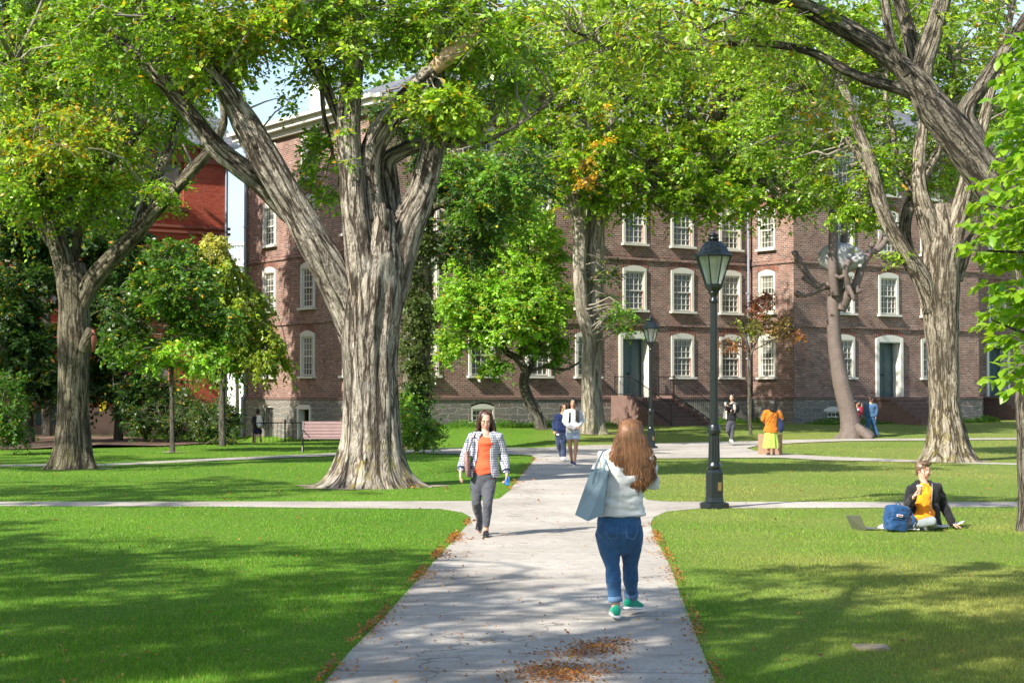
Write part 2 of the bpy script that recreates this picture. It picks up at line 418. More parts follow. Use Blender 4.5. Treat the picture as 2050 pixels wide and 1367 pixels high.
drape('side_path', gl([(-300, 936), (-300, 932.5), (210, 928.5), (640, 909.5), (849, 899.5), (849, 907.5), (640, 914.5), (210, 932)]), M['path'], .006)
drape('mulch_bed', gl([(-300, 905), (60, 900), (120, 896), (200, 892), (330, 894), (470, 886), (480, 874), (300, 870), (-300, 874)]), M['mulch'], .02)
# ------------------------------------------------------------------ walls with openings
A_F = math.radians(34); A_S = math.radians(-56)
def wallM(o, ang): return Matrix.Translation(Vector((o.x, o.y, 0))) @ Matrix.Rotation(ang, 4, 'Z')
def wall(o, ang, L, z0, z1, ops, mat, name, parent, y=0.0, reveal=.16, arch=.13, ends=True):
    """ops: (xc, w, zb, zt, arched)"""
    Mx = wallM(o, ang); mb = MB()
    xs = sorted(set([0, L]+[q for p in ops for q in (p[0]-p[1]/2, p[0]+p[1]/2)]))
    zs = sorted(set([z0, z1]+[q for p in ops for q in (p[2], p[3]) if z0 < q < z1]))
    def add(pts2, yy=y): mb.face([Mx @ Vector((a, yy, c)) for a, c in pts2], [(a+ang*3, c) for a, c in pts2])
    for i in range(len(xs)-1):
        for k in range(len(zs)-1):
            xm = (xs[i]+xs[i+1])/2; zm = (zs[k]+zs[k+1])/2
            if any(abs(xm-p[0]) < p[1]/2 and p[2] < zm < p[3] for p in ops): continue
            add([(xs[i], zs[k]), (xs[i+1], zs[k]), (xs[i+1], zs[k+1]), (xs[i], zs[k+1])])
    for xc, w, zb, zt, ar in ops:
        xa, xb = xc-w/2, xc+w/2
        seg = 8
        def az(x): return zt-(arch*((x-xc)/(w/2))**2 if ar else 0)
        xx = [xa+(xb-xa)*i/seg for i in range(seg+1)]
        if ar:
            for i in range(seg): add([(xx[i], az(xx[i])), (xx[i+1], az(xx[i+1])), (xx[i+1], zt), (xx[i], zt)])
        loop = [(xa, zb), (xb, zb)]+[(x, az(x)) for x in reversed(xx)]
        for i in range(len(loop)):
            p, q = loop[i], loop[(i+1) % len(loop)]
            mb.face([Mx @ Vector((p[0], y, p[1])), Mx @ Vector((p[0], y+reveal, p[1])), Mx @ Vector((q[0], y+reveal, q[1])), Mx @ Vector((q[0], y, q[1]))],
                    [(0, 0), (reveal, 0), (reveal, .3), (0, .3)])
    return mb.build(name, mat, parent)
WIN = {}
def window_mesh(w, h, cols=4, rows=6, arch=.13, frame=.13, outm='frame_paint', redjamb=True):
    """local: x centred, z from sill, y>0 into wall"""
    f = MB(); y0, y1 = -.02, .14
    fw = frame; iw = w-2*fw; ih = h-arch-fw-.07
    f.box((-w/2+fw/2, .06, h/2-arch/2), (fw, .16, h-arch)); f.box((w/2-fw/2, .06, h/2-arch/2), (fw, .16, h-arch))
    f.box((0, .0, -.03), (w+.16, .30, .10))                         # sill
    # head: segmental panel
    seg = 8; zb = h-arch-fw
    pts = [(-w/2+fw, zb)]+[(w/2-fw, zb)]+[(w/2, zb+fw*.6)]
    top = [(-w/2+w*i/seg, h-arch*((2*i/seg-1)**2)) for i in range(seg+1)]
    for i in range(seg):
        (xa, za), (xb, zb2) = top[i], top[i+1]
        f.face([Vector((xa, -.022, zb)), Vector((xb, -.022, zb)), Vector((xb, -.022, zb2)), Vector((xa, -.022, za))])
    f.box((0, .058, zb-.01), (w-2*fw, .1, .05))
    z0, z1 = .05, zb-.03; x0, x1 = -w/2+fw, w/2-fw
    # sash
    st = .05
    f.box(((x0+x1)/2, .085, z0+st/2), (x1-x0, .04, st)); f.box(((x0+x1)/2, .085, z1-st/2), (x1-x0, .04, st))
    zm = (z0+z1)/2; f.box(((x0+x1)/2, .075, zm), (x1-x0, .06, .055))
    for sx in (x0+st/2, x1-st/2): f.box((sx, .086, (z0+z1)/2), (st, .04, z1-z0))
    bw = .026
    for i in range(1, cols): f.box((x0+(x1-x0)*i/cols, .088, (z0+z1)/2), (bw, .03, z1-z0))
    for k in range(1, rows):
        if k != rows//2: f.box(((x0+x1)/2, .089, z0+(z1-z0)*k/rows), (x1-x0, .03, bw))
    if redjamb:
        f.box((x1-.012, .05, (z0+zm)/2), (.03, .04, zm-z0), m=1)
    fm = f.mesh('window', [M[outm], M['sash_red']])
    g = MB(); g.box(((x0+x1)/2, .115, (z0+z1)/2), (x1-x0, .012, z1-z0)); gm = g.mesh('pane', M['glass'])
    return fm, gm
def put_window(parent, o, ang, x, zb, kind, y=.1):
    fm, gm = WIN[kind]
    off = Vector(world_off(parent))
    p = wallM(o, ang) @ Vector((x, y-.08, zb))
    w = link('window', fm, parent, p-off, ang); link('pane', gm, w)
    return w
def arch_mesh(w):
    mb = MB(); seg = 8; hw = w/2+.1
    for i in range(seg):
        xa = -hw+2*hw*i/seg; xb = -hw+2*hw*(i+1)/seg
        za = -.13*(xa/(w/2))**2; zb = -.13*(xb/(w/2))**2
        q = [Vector((xa, -.012, za)), Vector((xb, -.012, zb)), Vector((xb, -.012, zb+.27)), Vector((xa, -.012, za+.27))]
        mb.face(q, [(xa, 0.01), (xb, 0.01), (xb, .29), (xa, .29)])
        mb.face([q[3], q[2], q[2]+Vector((0, .03, 0)), q[3]+Vector((0, .03, 0))], [(0, 0)]*4)
        mb.face([q[1], q[0], q[0]+Vector((0, .012, 0)), q[1]+Vector((0, .012, 0))], [(0, 0)]*4)
    return mb.mesh('brick_arch', M['brick_arch'])
WIN['std'] = window_mesh(1.30, 1.98); WIN['nar'] = window_mesh(1.12, 1.98); WIN['bas'] = window_mesh(1.15, .75, 4, 2, redjamb=False, frame=.08)
WIN['plain'] = window_mesh(1.30, 1.98, redjamb=False)
ARC = arch_mesh(1.30)
def put_arch(parent, o, ang, x, zt):
    off = Vector(world_off(parent)); p = wallM(o, ang) @ Vector((x, 0, zt)); return link('brick_arch', ARC, parent, p-off, ang)
ROWS = [2.52, 5.46, 8.38, 11.05]
WT = 1.62; EAVE = 13.1
hall = thing('brick_hall', 'long dark brick hall with cream sash windows and a projecting centre bay, behind the lawn', 'building', (C0.x, C0.y, 0))
PI1 = C0+U*19.68; PO1 = PI1+N*2.9; PO2 = PO1+U*12.2; PI2 = PO2-N*2.9; END = PI2+U*20
BACK = C0+V*12.5
def do_face(o, ang, L, winx, kinds, skips=(), doors=(), basement=(), pipes=(), rowz=ROWS):
    ops = []
    for x, k in zip(winx, kinds):
        w = 1.30 if k != 'nar' else 1.12
        for r, zb in enumerate(rowz):
            if (x, r) in skips: continue
            ops.append((x, w, zb, zb+1.98, True)); put_window(hall, o, ang, x, zb, k, .04); 
            put_arch(hall, o, ang, x, zb+1.98)
    for (x, w, zb, zt) in doors: ops.append((x, w, zb, zt, True))
    wall(o, ang, L, WT, EAVE+.3, ops, M['brick'], 'brick_wall', hall, reveal=.35)
    bops = [(x, w, zb, zt, True) for (x, w, zb, zt) in basement]
    wall(o, ang, L, -.9, WT-.06, bops, M['stone'], 'stone_foundation', hall, y=-.10, reveal=.45, arch=.10)
    Mx = wallM(o, ang); mb = MB()
    mb.box((L/2, -.06, WT-.03), (L+.2, .16, .10), Mx)
    mb.build('water_table', M['brownstone'], hall)
    for z in (4.86, 7.75):
        b = MB(); b.box((L/2, -.015, z), (L+.08, .07, .15), Mx); b.box((L/2, -.035, z-.055), (L+.1, .07, .04), Mx)
        b.build('string_course', M['brick'], hall)
    c = MB()
    c.box((L/2, -.08, EAVE+.1), (L+.3, .3, .25), Mx); c.box((L/2, -.22, EAVE+.34), (L+.6, .6, .24), Mx); c.box((L/2, -.33, EAVE+.54), (L+.9, .8, .16), Mx)
    c.build('cornice', M['cream'], hall)
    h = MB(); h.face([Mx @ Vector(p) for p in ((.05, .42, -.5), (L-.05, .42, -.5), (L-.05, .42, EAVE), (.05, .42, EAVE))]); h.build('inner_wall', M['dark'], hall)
wx = [2.1, 4.85, 7.7, 10.3, 12.88, 15.6, 18.44]
do_face(C0, A_F, 19.68, wx, ['std']*7, skips={(12.88, 0)}, doors=[(12.88, 1.75, 1.62, 4.55)], basement=[(4.85, 1.15, .62, 1.42), (15.6, 1.15, .45, 1.3)])
do_face(BACK, A_S, 12.5, [12.5-9.88, 12.5-6.17, 12.5-2.4], ['std']*3, basement=[(12.5-9.88+.1, 1.0, -.35, 1.28), (12.5-6.3, 1.25, -.9, 1.35)])
do_face(PI1, A_S, 2.9, [1.17], ['nar'])
do_face(PO1, A_F, 12.2, [3.1, 5.98, 8.8], ['plain', 'std', 'std'], skips={(5.98, 0)}, doors=[(5.98, 1.75, 1.62, 4.52)], basement=[(2.3, .8, .5, 1.15)])
do_face(PI2, A_F, 20, [1.9, 4.7, 7.5, 10.3, 13], ['std']*5, skips={(4.7, 0)}, doors=[(4.7, 1.75, 1.62, 4.52)])
for (o, a, x, z) in ((C0, A_F, 4.85, .62), (C0, A_F, 15.6, .48), (PO1, A_F, 2.3, .45)): put_window(hall, o, a, x, z, 'bas', 0.0)
# areaway window with bars and low doorway on the end wall
Mx = wallM(BACK, A_S)
b = MB(); x = 12.5-9.88+.1
b.box((x-.44, .02, .5), (.1, .12, 1.7), Mx); b.box((x+.44, .02, .5), (.1, .12, 1.7), Mx); b.box((x, .02, 1.25), (.78, .12, .16), Mx); b.box((x, .02, -.3), (.78, .2, .1), Mx)
w = b.build('basement_window', M['cream'], hall)
b = MB(); b.box((x, .1, .47), (.78, .02, 1.5), Mx); b.build('pane', M['glass'], w)
b = MB()
for i in range(7): b.tube([Mx @ Vector((x-.36+.12*i, -.12, -.3)), Mx @ Vector((x-.36+.12*i, -.12, 1.2))], .018, 5)
b.build('window_grate', M['iron'], w)
b = MB(); x = 12.5-6.3
b.box((x-.56, 0, .2), (.16, .3, 2.1), Mx); b.box((x+.56, 0, .2), (.14, .3, 2.1), Mx); b.box((x, 0, 1.22), (.98, .3, .2), Mx); b.box((x+.12, .32, .15), (.75, .05, 2.0), Mx)
b.build('basement_door', M['cream'], hall)
for cn_, a_ in ((C0, A_F), (PO1, A_F), (PO2, A_F)):
    b = MB(); Mx = wallM(cn_, a_)
    sx = 1 if cn_ is PO2 else -1
    b.box((sx*.052, -.052, (WT-.06-.9)/2-.002), (.10, .10, WT-.06+.9), Mx); b.build('corner_stone', M['stone'], hall)
# doors
def door(o, ang, x, parent, zt):
    Mx = wallM(o, ang); off = MB(); W = 1.75; zb = 1.62; fr = .16; hz = zt-zb
    off.box((x-W/2+fr/2, .0, zb+hz/2-.08), (fr, .22, hz-.16), Mx); off.box((x+W/2-fr/2, .0, zb+hz/2-.08), (fr, .22, hz-.16), Mx)
    seg = 8
    top = [(x-W/2+W*i/seg, zt-.13*((2*i/seg-1)**2)) for i in range(seg+1)]
    for i in range(seg):
        (xa, za), (xb, zc) = top[i], top[i+1]
        off.face([Mx @ Vector(p) for p in ((xa, -.1, zt-.32), (xb, -.1, zt-.32), (xb, -.1, zc), (xa, -.1, za))])
    off.box((x, .12, zt-.33), (W-2*fr, .42, .06), Mx)
    # deep panelled jambs
    for sx in (-1, 1):
        off.box((x+sx*(W/2-fr+.0), .30, zb+hz/2-.18), (.06, .42, hz-.36), Mx)
        for k in range(3): off.box((x+sx*(W/2-fr-.04), .30, zb+.45+k*.85), (.03, .26, .62), Mx)
    fo = off.build('door_frame', M['cream'], parent)
    d = MB(); d.box((x, .40, zb+(hz-.34)/2), (W-2*fr-.08, .06, hz-.36), Mx)
    for sx in (-1, 1):
        for k, (zz, hh) in enumerate(((.38, .5), (1.1, .7), (1.95, .7))): d.box((x+sx*.3, .365, zb+zz), (.42, .02, hh), Mx)
    d.box((x, .368, zb+1.15), (.02, .02, 2.2), Mx)
    do = d.build('door', M['door'], parent)
    k = MB(); p = Mx @ Vector((x-.08, .31, zb+1.05)); k.ball(p, .045); k.tube([p, Mx @ Vector((x-.08, .38, zb+1.05))], .02, 6); k.build('handle', M['iron'], do)
    a = put_arch(parent, o, ang, x, zt); a.scale = (1.34, 1, 1)
door(C0, A_F, 12.88, hall, 4.55); door(PO1, A_F, 5.98, hall, 4.52); door(PI2, A_F, 4.7, hall, 4.52)
# drain pipes
def pipe(o, ang, x, z1):
    Mx = wallM(o, ang); b = MB(); y = -.14
    b.tube([Mx @ Vector((x, y, z1)), Mx @ Vector((x, y, 1.9)), Mx @ Vector((x, y-.0, 1.75)), Mx @ Vector((x, y-.12, 1.5)), Mx @ Vector((x, y-.12, -.6))], .065, 10)
    for z in (3.4, 6.4, 9.4, 12): b.box((x, y+.02, z), (.2, .14, .06), Mx)
    b.box((x, y, z1), (.28, .22, .35), Mx)
    b.build('drain_pipe', M['pipe'], hall)
pipe(C0, A_F, 19.45, EAVE-.1); pipe(BACK, A_S, .35, EAVE-.1)
# roofs + chimneys + roof balustrade cap
def roof_quad(mb, pts):
    a, b, c, d = pts; L = (b-a).length; h = (d-a).length
    mb.face(pts, [(0, 0), (L, 0), (L, h), (0, h)])
zr = EAVE+.62; r = MB()
def up(p, z): return Vector((p.x, p.y, z))
E0 = C0-U*.45+N*.7; E1 = END+N*.7; E2 = END+V*13; E3 = C0-U*.45+V*13.0
R0 = C0+U*6+V*6.2; R1 = END+V*6.2
roof_quad(r, [up(E0, zr), up(E1, zr), up(R1, zr+2.6), up(R0, zr+2.6)])
roof_quad(r, [up(E3, zr), up(E0, zr), up(R0, zr+2.6), up(R0, zr+2.6)])
roof_quad(r, [up(E1, zr), up(E2, zr), up(R1, zr+2.6), up(R1, zr+2.6)])
roof_quad(r, [up(E2, zr), up(E3, zr), up(R0, zr+2.6), up(R1, zr+2.6)])
Q0 = PO1+N*.7-U*.5; Q1 = PO2+N*.7+U*.5; Q2 = PO2+V*8.5; Q3 = PO1+V*8.5; qc = (PO1+PO2)/2
roof_quad(r, [up(Q0, zr), up(Q1, zr), up(qc+V*3, zr+2.7), up(qc+V*3, zr+2.7)])
roof_quad(r, [up(Q3, zr), up(Q0, zr), up(qc+V*3, zr+2.7), up(qc+V*8, zr+2.7)])
roof_quad(r, [up(Q1, zr), up(Q2, zr), up(qc+V*8, zr+2.7), up(qc+V*3, zr+2.7)])
ro = r.build('roof', M['slate'], hall)
for (o, x, y, h) in ((C0, 1.2, 7, 1.7), (C0, 12, 6, 3.0), (PI2, 5, 6, 3)):
    Mx = wallM(o, A_F); b = MB(); b.box((x, y, zr+h/2), (1.0, 1.0, h), Mx); b.box((x, y, zr+h+.1), (1.25, 1.25, .2), Mx, m=1); b.build('chimney', [M['white'] if h < 2 else M['brick'], M['slate']], ro)
# far side walls so the hall is solid
b = MB()
for pa, pb in ((C0+V*12.5, END+V*12.5), (END+V*12.5, END)):
    L = (pb-pa).length
    b.face([up(pa, -.9), up(pb, -.9), up(pb, EAVE+.6), up(pa, EAVE+.6)], [(0, 0), (L, 0), (L, 14), (0, 14)])
b.build('brick_wall', M['brick'], hall)
# ------------------------------------------------------------------ entrance steps with railings
def steps(name, label, o, ang, x, W, n, run, zt, zb, rail=True, side=None):
    Mx = wallM(o, ang); c = Mx @ Vector((x, -1.2-n*run, 0))
    t = thing(name, label, 'steps', (c.x, c.y, zb))
    land = 1.15; rise = (zt-zb)/n
    lb = MB(); lb.box((x, -.12-land/2, (zt+zb)/2-.4), (W, land, zt-zb+.8), Mx); lb.box((x, -.12-land/2, zt-.05), (W+.1, land+.06, .1), Mx); lb.build('landing', M['brownstone'], t)
    for k in range(1, n):
        z = zt-k*rise; y = -.12-land-(k-.5)*run
        s = MB(); s.box((x, y, (z+zb)/2-.3), (W-.02, run+.004, z-zb+.6), Mx); s.box((x, y-.025, z-.04), (W+.04, run, .08), Mx); s.build('step', M['brownstone'], t)
    for sx in ((-1, 1) if rail else ()):
        ch = MB()
        ch.box((x+sx*(W/2+.12), -.12-land/2, (zt+zb)/2-.25), (.26, land, zt-zb+.75), Mx)
        for k in range(1, n):
            z = zt-k*rise+.12; y = -.12-land-(k-.5)*run
            ch.box((x+sx*(W/2+.12), y, (z+zb)/2-.3), (.24, run+.004, z-zb+.6), Mx)
        ch.build('cheek_wall', M['brownstone'], t)
    if rail:
        for sx in (-1, 1):
            r = thing('stair_railing', ('left' if sx < 0 else 'right')+' black iron railing of the brownstone stair by the far lamp post', 'railing', tuple(Mx @ Vector((x+sx*(W/2+.05), -1.5, zb))), 'railings of the brownstone stair') if False else None
            b = MB(); xx = x+sx*(W/2+.04)
            y0, y1 = -.14, -.12-land; y2 = y1-(n-.3)*run
            def zf(y): return zt if y > y1 else zt-(y1-y)/run*rise
            for hh in (.95, .18): b.tube([Mx @ Vector((xx, y0, zt+hh)), Mx @ Vector((xx, y1, zt+hh)), Mx @ Vector((xx, y2, zf(y2)+hh))], .022, 6)
            y = y0
            while y > y2:
                b.tube([Mx @ Vector((xx, y, zf(y)+.05)), Mx @ Vector((xx, y, zf(y)+.95))], .0095, 4); y -= .13
            for y in (y0, y1, y2): b.tube([Mx @ Vector((xx, y, zf(y)-.25)), Mx @ Vector((xx, y, zf(y)+1.02))], .03, 6)
            b.build('railing', M['iron'], t)
    return t
steps('brownstone_steps', 'brownstone steps with black iron railings rising to the green door behind the far lamp', C0, A_F, 12.88, 2.3, 8, .36, 1.58, .30)
steps('brownstone_steps', 'brownstone steps without railings below the dark green door right of the bare sculpture', PO1, A_F, 5.98, 2.3, 6, .36, 1.58, .45, rail=False)
steps('brownstone_steps', 'low brownstone steps at far right behind the big-leaved branches', PI2, A_F, 4.7, 2.3, 6, .3, 1.58, .45, rail=False)
# ------------------------------------------------------------------ red brick house at left
R0c = Vector((-13.35, 82, 0)); RL = 28.0
RO = R0c-U*RL
red = thing('red_brick_building', 'bright red brick building with slate roof behind the trees at left', 'building', (R0c.x, R0c.y, 0))
rw = [(RL-3.3, 2.1, 10.4, 12.5), (RL-8.5, 2.1, 10.4, 12.5), (RL-13.5, 2.1, 10.4, 12.5), (RL-3.3, 1.9, 5.6, 8.2), (RL-8.5, 1.9, 5.6, 8.2), (RL-13.5, 1.9, 5.6, 8.2), (RL-3.6, 1.7, 2.2, 4.3), (RL-12.5, 1.7, 2.2, 4.3)]
rd = [(RL-8.2, 1.9, .4, 3.2)]
wall(RO, A_F, RL, 1.2, 13.2, [(x, w, a, b, False) for x, w, a, b in rw]+[(RL-8.2, 1.9, 1.2, 3.2, False)], M['red_brick'], 'brick_wall', red, reveal=.3)
wall(RO, A_F, RL, -.5, 1.2, [(RL-8.2, 1.9, .4, 1.19, False)], M['brownstone'], 'stone_base', red, y=-.08, reveal=.3)
Mr = wallM(RO, A_F)
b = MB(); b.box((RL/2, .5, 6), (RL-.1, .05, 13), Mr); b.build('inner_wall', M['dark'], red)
for x, w, a, z in rw:
    f = MB(); f.box((x-w/2+.06, .15, (a+z)/2), (.12, .12, z-a), Mr); f.box((x+w/2-.06, .15, (a+z)/2), (.12, .12, z-a), Mr); f.box((x, .15, (a+z)/2), (w-.24, .1, .1), Mr); f.box((x, .15, z-.06), (w-.24, .12, .12), Mr); f.box((x, .15, a+.06), (w-.24, .12, .12), Mr)
    f.box((x, .152, (a+z)/2), (.1, .1, z-a-.24), Mr)
    f.box((x, -.05, a-.12), (w+.5, .3, .16), Mr, m=1); f.box((x, -.03, z+.14), (w+.3, .12, .26), Mr, m=1)
    wo = f.build('window', [M['sandstone'], M['sandstone']], red)
    g = MB(); g.box((x, .2, (a+z)/2), (w-.24, .02, z-a-.24), Mr); g.build('pane', M['glass'], wo)
d = MB(); d.box((RL-8.2, .2, 1.8), (1.9, .08, 2.8), Mr); d.box((RL-8.2, .15, 1.8), (.06, .06, 2.8), Mr); d.build('door', M['door'], red)
for z in (9.25, 9.5, 4.9, 12.6): 
    b = MB(); b.box((RL/2, -.04, z), (RL+.15, .16, .12 if z != 12.6 else .25), Mr); b.build('string_course', M['sandstone'], red)
b = MB()
for i in range(60): b.box((RL-.2-i*.3, -.06, 13.0), (.14, .2, .2), Mr)
b.box((RL/2, -.12, 13.2), (RL+.3, .35, .16), Mr); b.build('cornice', M['sandstone'], red)
b = MB(); b.box((RL/2, -.2, 13.36), (RL+.7, .55, .14), Mr); b.build('gutter', M['pipe'], red)
b = MB()
q = [Mr @ Vector(p) for p in ((-.3, -.45, 13.4), (RL+.35, -.45, 13.4), (RL-.9, 1.6, 16.2), (.9, 1.6, 16.2), (-.3, 13, 13.4), (RL+.35, 13, 13.4), (RL-.9, 11, 16.2), (.9, 11, 16.2))]
for ids in ((0, 1, 2, 3), (1, 5, 6, 2), (5, 4, 7, 6), (4, 0, 3, 7), (3, 2, 6, 7)):
    roof_quad(b, [q[i] for i in ids])
b.build('roof', M['slate'], red)
b = MB()
for pa, pb in (((RL, 0), (RL, 12.6)), ((RL, 12.6), (0, 12.6)), ((0, 12.6), (0, 0))):
    pts = [Mr @ Vector((*pa, -.5)), Mr @ Vector((*pb, -.5)), Mr @ Vector((*pb, 13.4)), Mr @ Vector((*pa, 13.4))]; L = (pts[1]-pts[0]).length
    b.face(pts, [(0, 0), (L, 0), (L, 14), (0, 14)])
b.build('brick_wall', M['red_brick'], red)
b = MB(); b.tube([Mr @ Vector((RL-.15, -.12, 13.1)), Mr @ Vector((RL-.15, -.12, 0))], .06, 8); b.build('drain_pipe', M['pipe'], red)
t = -1
p = P(209, 813, 77.2)
yb = MB(); yb.box((0, 0, 0), (.34, .08, .46)); yb.box((0.0, -.05, .0), (.26, .02, .36))
sg = yb.build('wall_box', M['yellow']); sg.location = (p.x, p.y-.1, p.z); sg.rotation_euler = (0, 0, A_F)
tag(sg, 'small yellow box fixed to the shaded red brick building left of the young tree', 'box')
# distant white building glimpsed between the two buildings
dw = thing('distant_white_building', 'distant white building with balustrade glimpsed between the red and the dark brick buildings', 'building', (-24, 150, 0))
b = MB(); b.box((-24, 156, 6.4), (8, 12, 12.8)); b.build('wall', M['white'], dw)
b = MB(); b.box((-24, 150.2, 12.9), (8.6, 1.2, .5)); b.box((-24, 149.9, 14.6), (8.4, .5, .25))
for i in range(26): b.lathe([(.06, 0), (.13, .3), (.07, .8), (.12, 1.3)], (-28+i*.32, 149.9, 13.15), 8)
b.build('balustrade', M['white'], dw)
for i in range(4):
    b = MB(); b.box((-27+i*2, 149.98, 9.6), (.9, .06, 2.0)); b.build('window', M['glass'], dw)
# ------------------------------------------------------------------ railing, bench
def fence(px0, px1, Y, zt, zb, label):
    a = P(px0, 850, Y); b_ = P(px1, 850, Y+.4); a.z = b_.z = 0
    t = thing('iron_railing', label, 'railing', tuple((a+b_)/2))
    m = MB(); d = b_-a; n = int(d.length/.16)
    for z in (zt, zb+.1): m.tube([Vector((a.x, a.y, z)), Vector((b_.x, b_.y, z))], .022, 6)
    m.build('rail', M['iron'], t)
    m = MB()
    for i in range(n+1):
        p = a+d*(i/n); m.tube([Vector((p.x, p.y, zb)), Vector((p.x, p.y, zt))], .012, 5)
    m.build('baluster_row', M['iron'], t)
    for f in (0, .5, 1):
        p = a+d*f; m = MB(); m.tube([Vector((p.x, p.y, zb-.15)), Vector((p.x, p.y, zt+.05))], .032, 8); m.ball((p.x, p.y, zt+.08), .045); m.build('post', M['iron'], t)
fence(507, 634, 71.5, .6, -.45, 'low black iron railing in front of the end wall of the dark brick hall')
def bench(px, py, L, label):
    c = G(px, py); t = thing('park_bench', label, 'bench', tuple(c))
    R = Matrix.Translation(c) @ Matrix.Rotation(math.radians(4), 4, 'Z')
    for k in range(5):
        b = MB(); b.box((L/2, .30+.035*k, .50+.10*k), (L, .03, .085), R); b.build('back_slat', M['bench_wood'], t)
    for k in range(5):
        b = MB(); b.box((L/2, -.16+.095*k, .43), (L, .08, .03), R); b.build('seat_slat', M['bench_wood'], t)
    for x in (.03, L-.03):
        b = MB()
        b.tube([R @ Vector(q) for q in ((x, .28, .40), (x, .42, .92))], .022, 6)
        b.tube([R @ Vector(q) for q in ((x, -.22, 0), (x, -.16, .2), (x, -.2, .4), (x, .28, .4), (x, .24, .2), (x, .36, 0))], .022, 6)
        arm = [R @ Vector((x, .36, .66)), R @ Vector((x, .0, .67)), R @ Vector((x, -.2, .66)), R @ Vector((x, -.26, .6)), R @ Vector((x, -.2, .53)), R @ Vector((x, -.14, .55))]
        b.tube(arm, .02, 6); b.tube([R @ Vector((x, -.2, .4)), R @ Vector((x, -.26, .6))], .018, 6)
        ring = [R @ Vector((x, .03+.11*math.cos(q), .2+.13*math.sin(q))) for q in np.linspace(0, 6.28, 14)]; b.tube(ring, .014, 5)
        b.build('end_frame', M['iron'], t)
bench(604, 905, 2.2, 'slatted brown bench with black iron ends left of the giant trunk')
# ------------------------------------------------------------------ lamp posts
def lamp(px, py, hgt, label):
    c = G(px, py); c.z -= .01
    t = thing('lamp_post', label, 'lamp post', tuple(c), 'black lantern posts along the path')
    s = hgt/4.72
    def lt(name, prof, n=24, mat='iron_green', smooth=True, phase=0, par=t):
        b = MB(); b.lathe([(r*s, z*s) for r, z in prof], tuple(c), n, phase=phase)
        return b.build(name, M[mat], par, smooth)
    def fluted(name, prof, n, k, dep):
        b = MB()
        for r, z in prof:
            for i in range(n):
                a = 2*math.pi*i/n; rr = (r-(dep if i % k == 0 else 0))*s
                b.v.append((c.x+rr*math.cos(a), c.y+rr*math.sin(a), c.z+z*s))
        for j in range(len(prof)-1):
            for i in range(n): q = (i+1) % n; b.f.append((j*n+i, j*n+q, (j+1)*n+q, (j+1)*n+i)); b.m.append(0); b.uv.append([(0, 0)]*4)
        b.build(name, M['iron_green'], t)
    lt('base', [(.255, 0), (.255, .085), (.245, .10), (.165, .12), (.160, .16), (.150, .19), (.150, .60), (.135, .64), (.11, .67)], 8, smooth=False, phase=math.pi/8)
    lt('collar', [(.11, .66), (.122, .69), (.122, .73), (.10, .76), (.095, .80)], 20)
    fluted('fluted_shaft', [(.098, .79), (.088, 1.22), (.095, 1.25)], 40, 4, .012)
    lt('ring', [(.098, 1.24), (.112, 1.27), (.112, 1.33), (.100, 1.36), (.100, 1.39), (.072, 1.42)], 24)
    fluted('pole', [(.070, 1.41), (.058, 3.45)], 36, 3, .005)
    lt('neck', [(.058, 3.42), (.075, 3.44), (.075, 3.48), (.056, 3.51), (.056, 3.56), (.085, 3.60), (.10, 3.62)], 20)
    nn = 8; ph = math.pi/8
    lt('lantern_tray', [(.07, 3.60), (.15, 3.69), (.155, 3.73), (.14, 3.75)], nn, smooth=False, phase=ph)
    r0, r1, z0, z1 = .14, .30, 3.74, 4.21
    b = MB()
    for i in range(nn):
        a = 2*math.pi*i/nn+ph
        b.tube([c+Vector((r0*math.cos(a), r0*math.sin(a), z0))*s, c+Vector((r1*math.cos(a), r1*math.sin(a), z1))*s], .013*s, 5)
        a2 = 2*math.pi*(i+1)/nn+ph
        b.tube([c+Vector((r1*math.cos(a), r1*math.sin(a), z1))*s, c+Vector((r1*math.cos(a2), r1*math.sin(a2), z1))*s], .013*s, 5)
    fr = b.build('lantern_frame', M['iron_green'], t)
    b = MB()
    for i in range(nn):
        a = 2*math.pi*i/nn+ph; a2 = a+2*math.pi/nn; q0, q1 = r0*.96, r1*.96
        b.face([c+Vector((q0*math.cos(a), q0*math.sin(a), z0))*s, c+Vector((q0*math.cos(a2), q0*math.sin(a2), z0))*s, c+Vector((q1*math.cos(a2), q1*math.sin(a2), z1))*s, c+Vector((q1*math.cos(a), q1*math.sin(a), z1))*s])
    b.build('glass_panes', M['lampglass'], fr)
    lt('lantern_roof', [(.31, 4.20), (.325, 4.225), (.29, 4.25), (.22, 4.37), (.14, 4.46), (.10, 4.47)], nn, smooth=False, phase=ph)
    lt('vent', [(.085, 4.46), (.075, 4.49), (.10, 4.495), (.10, 4.52), (.07, 4.53), (.07, 4.55), (.095, 4.56), (.095, 4.58), (.04, 4.60), (.02, 4.62), (.03, 4.64), (.012, 4.67), (.006, 4.72)], 16)
    b = MB()
    for i in range(nn):
        a = 2*math.pi*i/nn+ph; p = c+Vector((.325*math.cos(a), .325*math.sin(a), 4.21))*s
        b.tube([p, p+Vector((.02*math.cos(a), .02*math.sin(a), .05))*s], [.018*s, .006*s], 5)
    b.build('roof_crest', M['iron_green'], t)
    b = MB(); b.box(c+Vector((.075, -.135, .38))*s, (.06*s, .02*s, .14*s)); b.build('brass_plate', M['brass'], t)
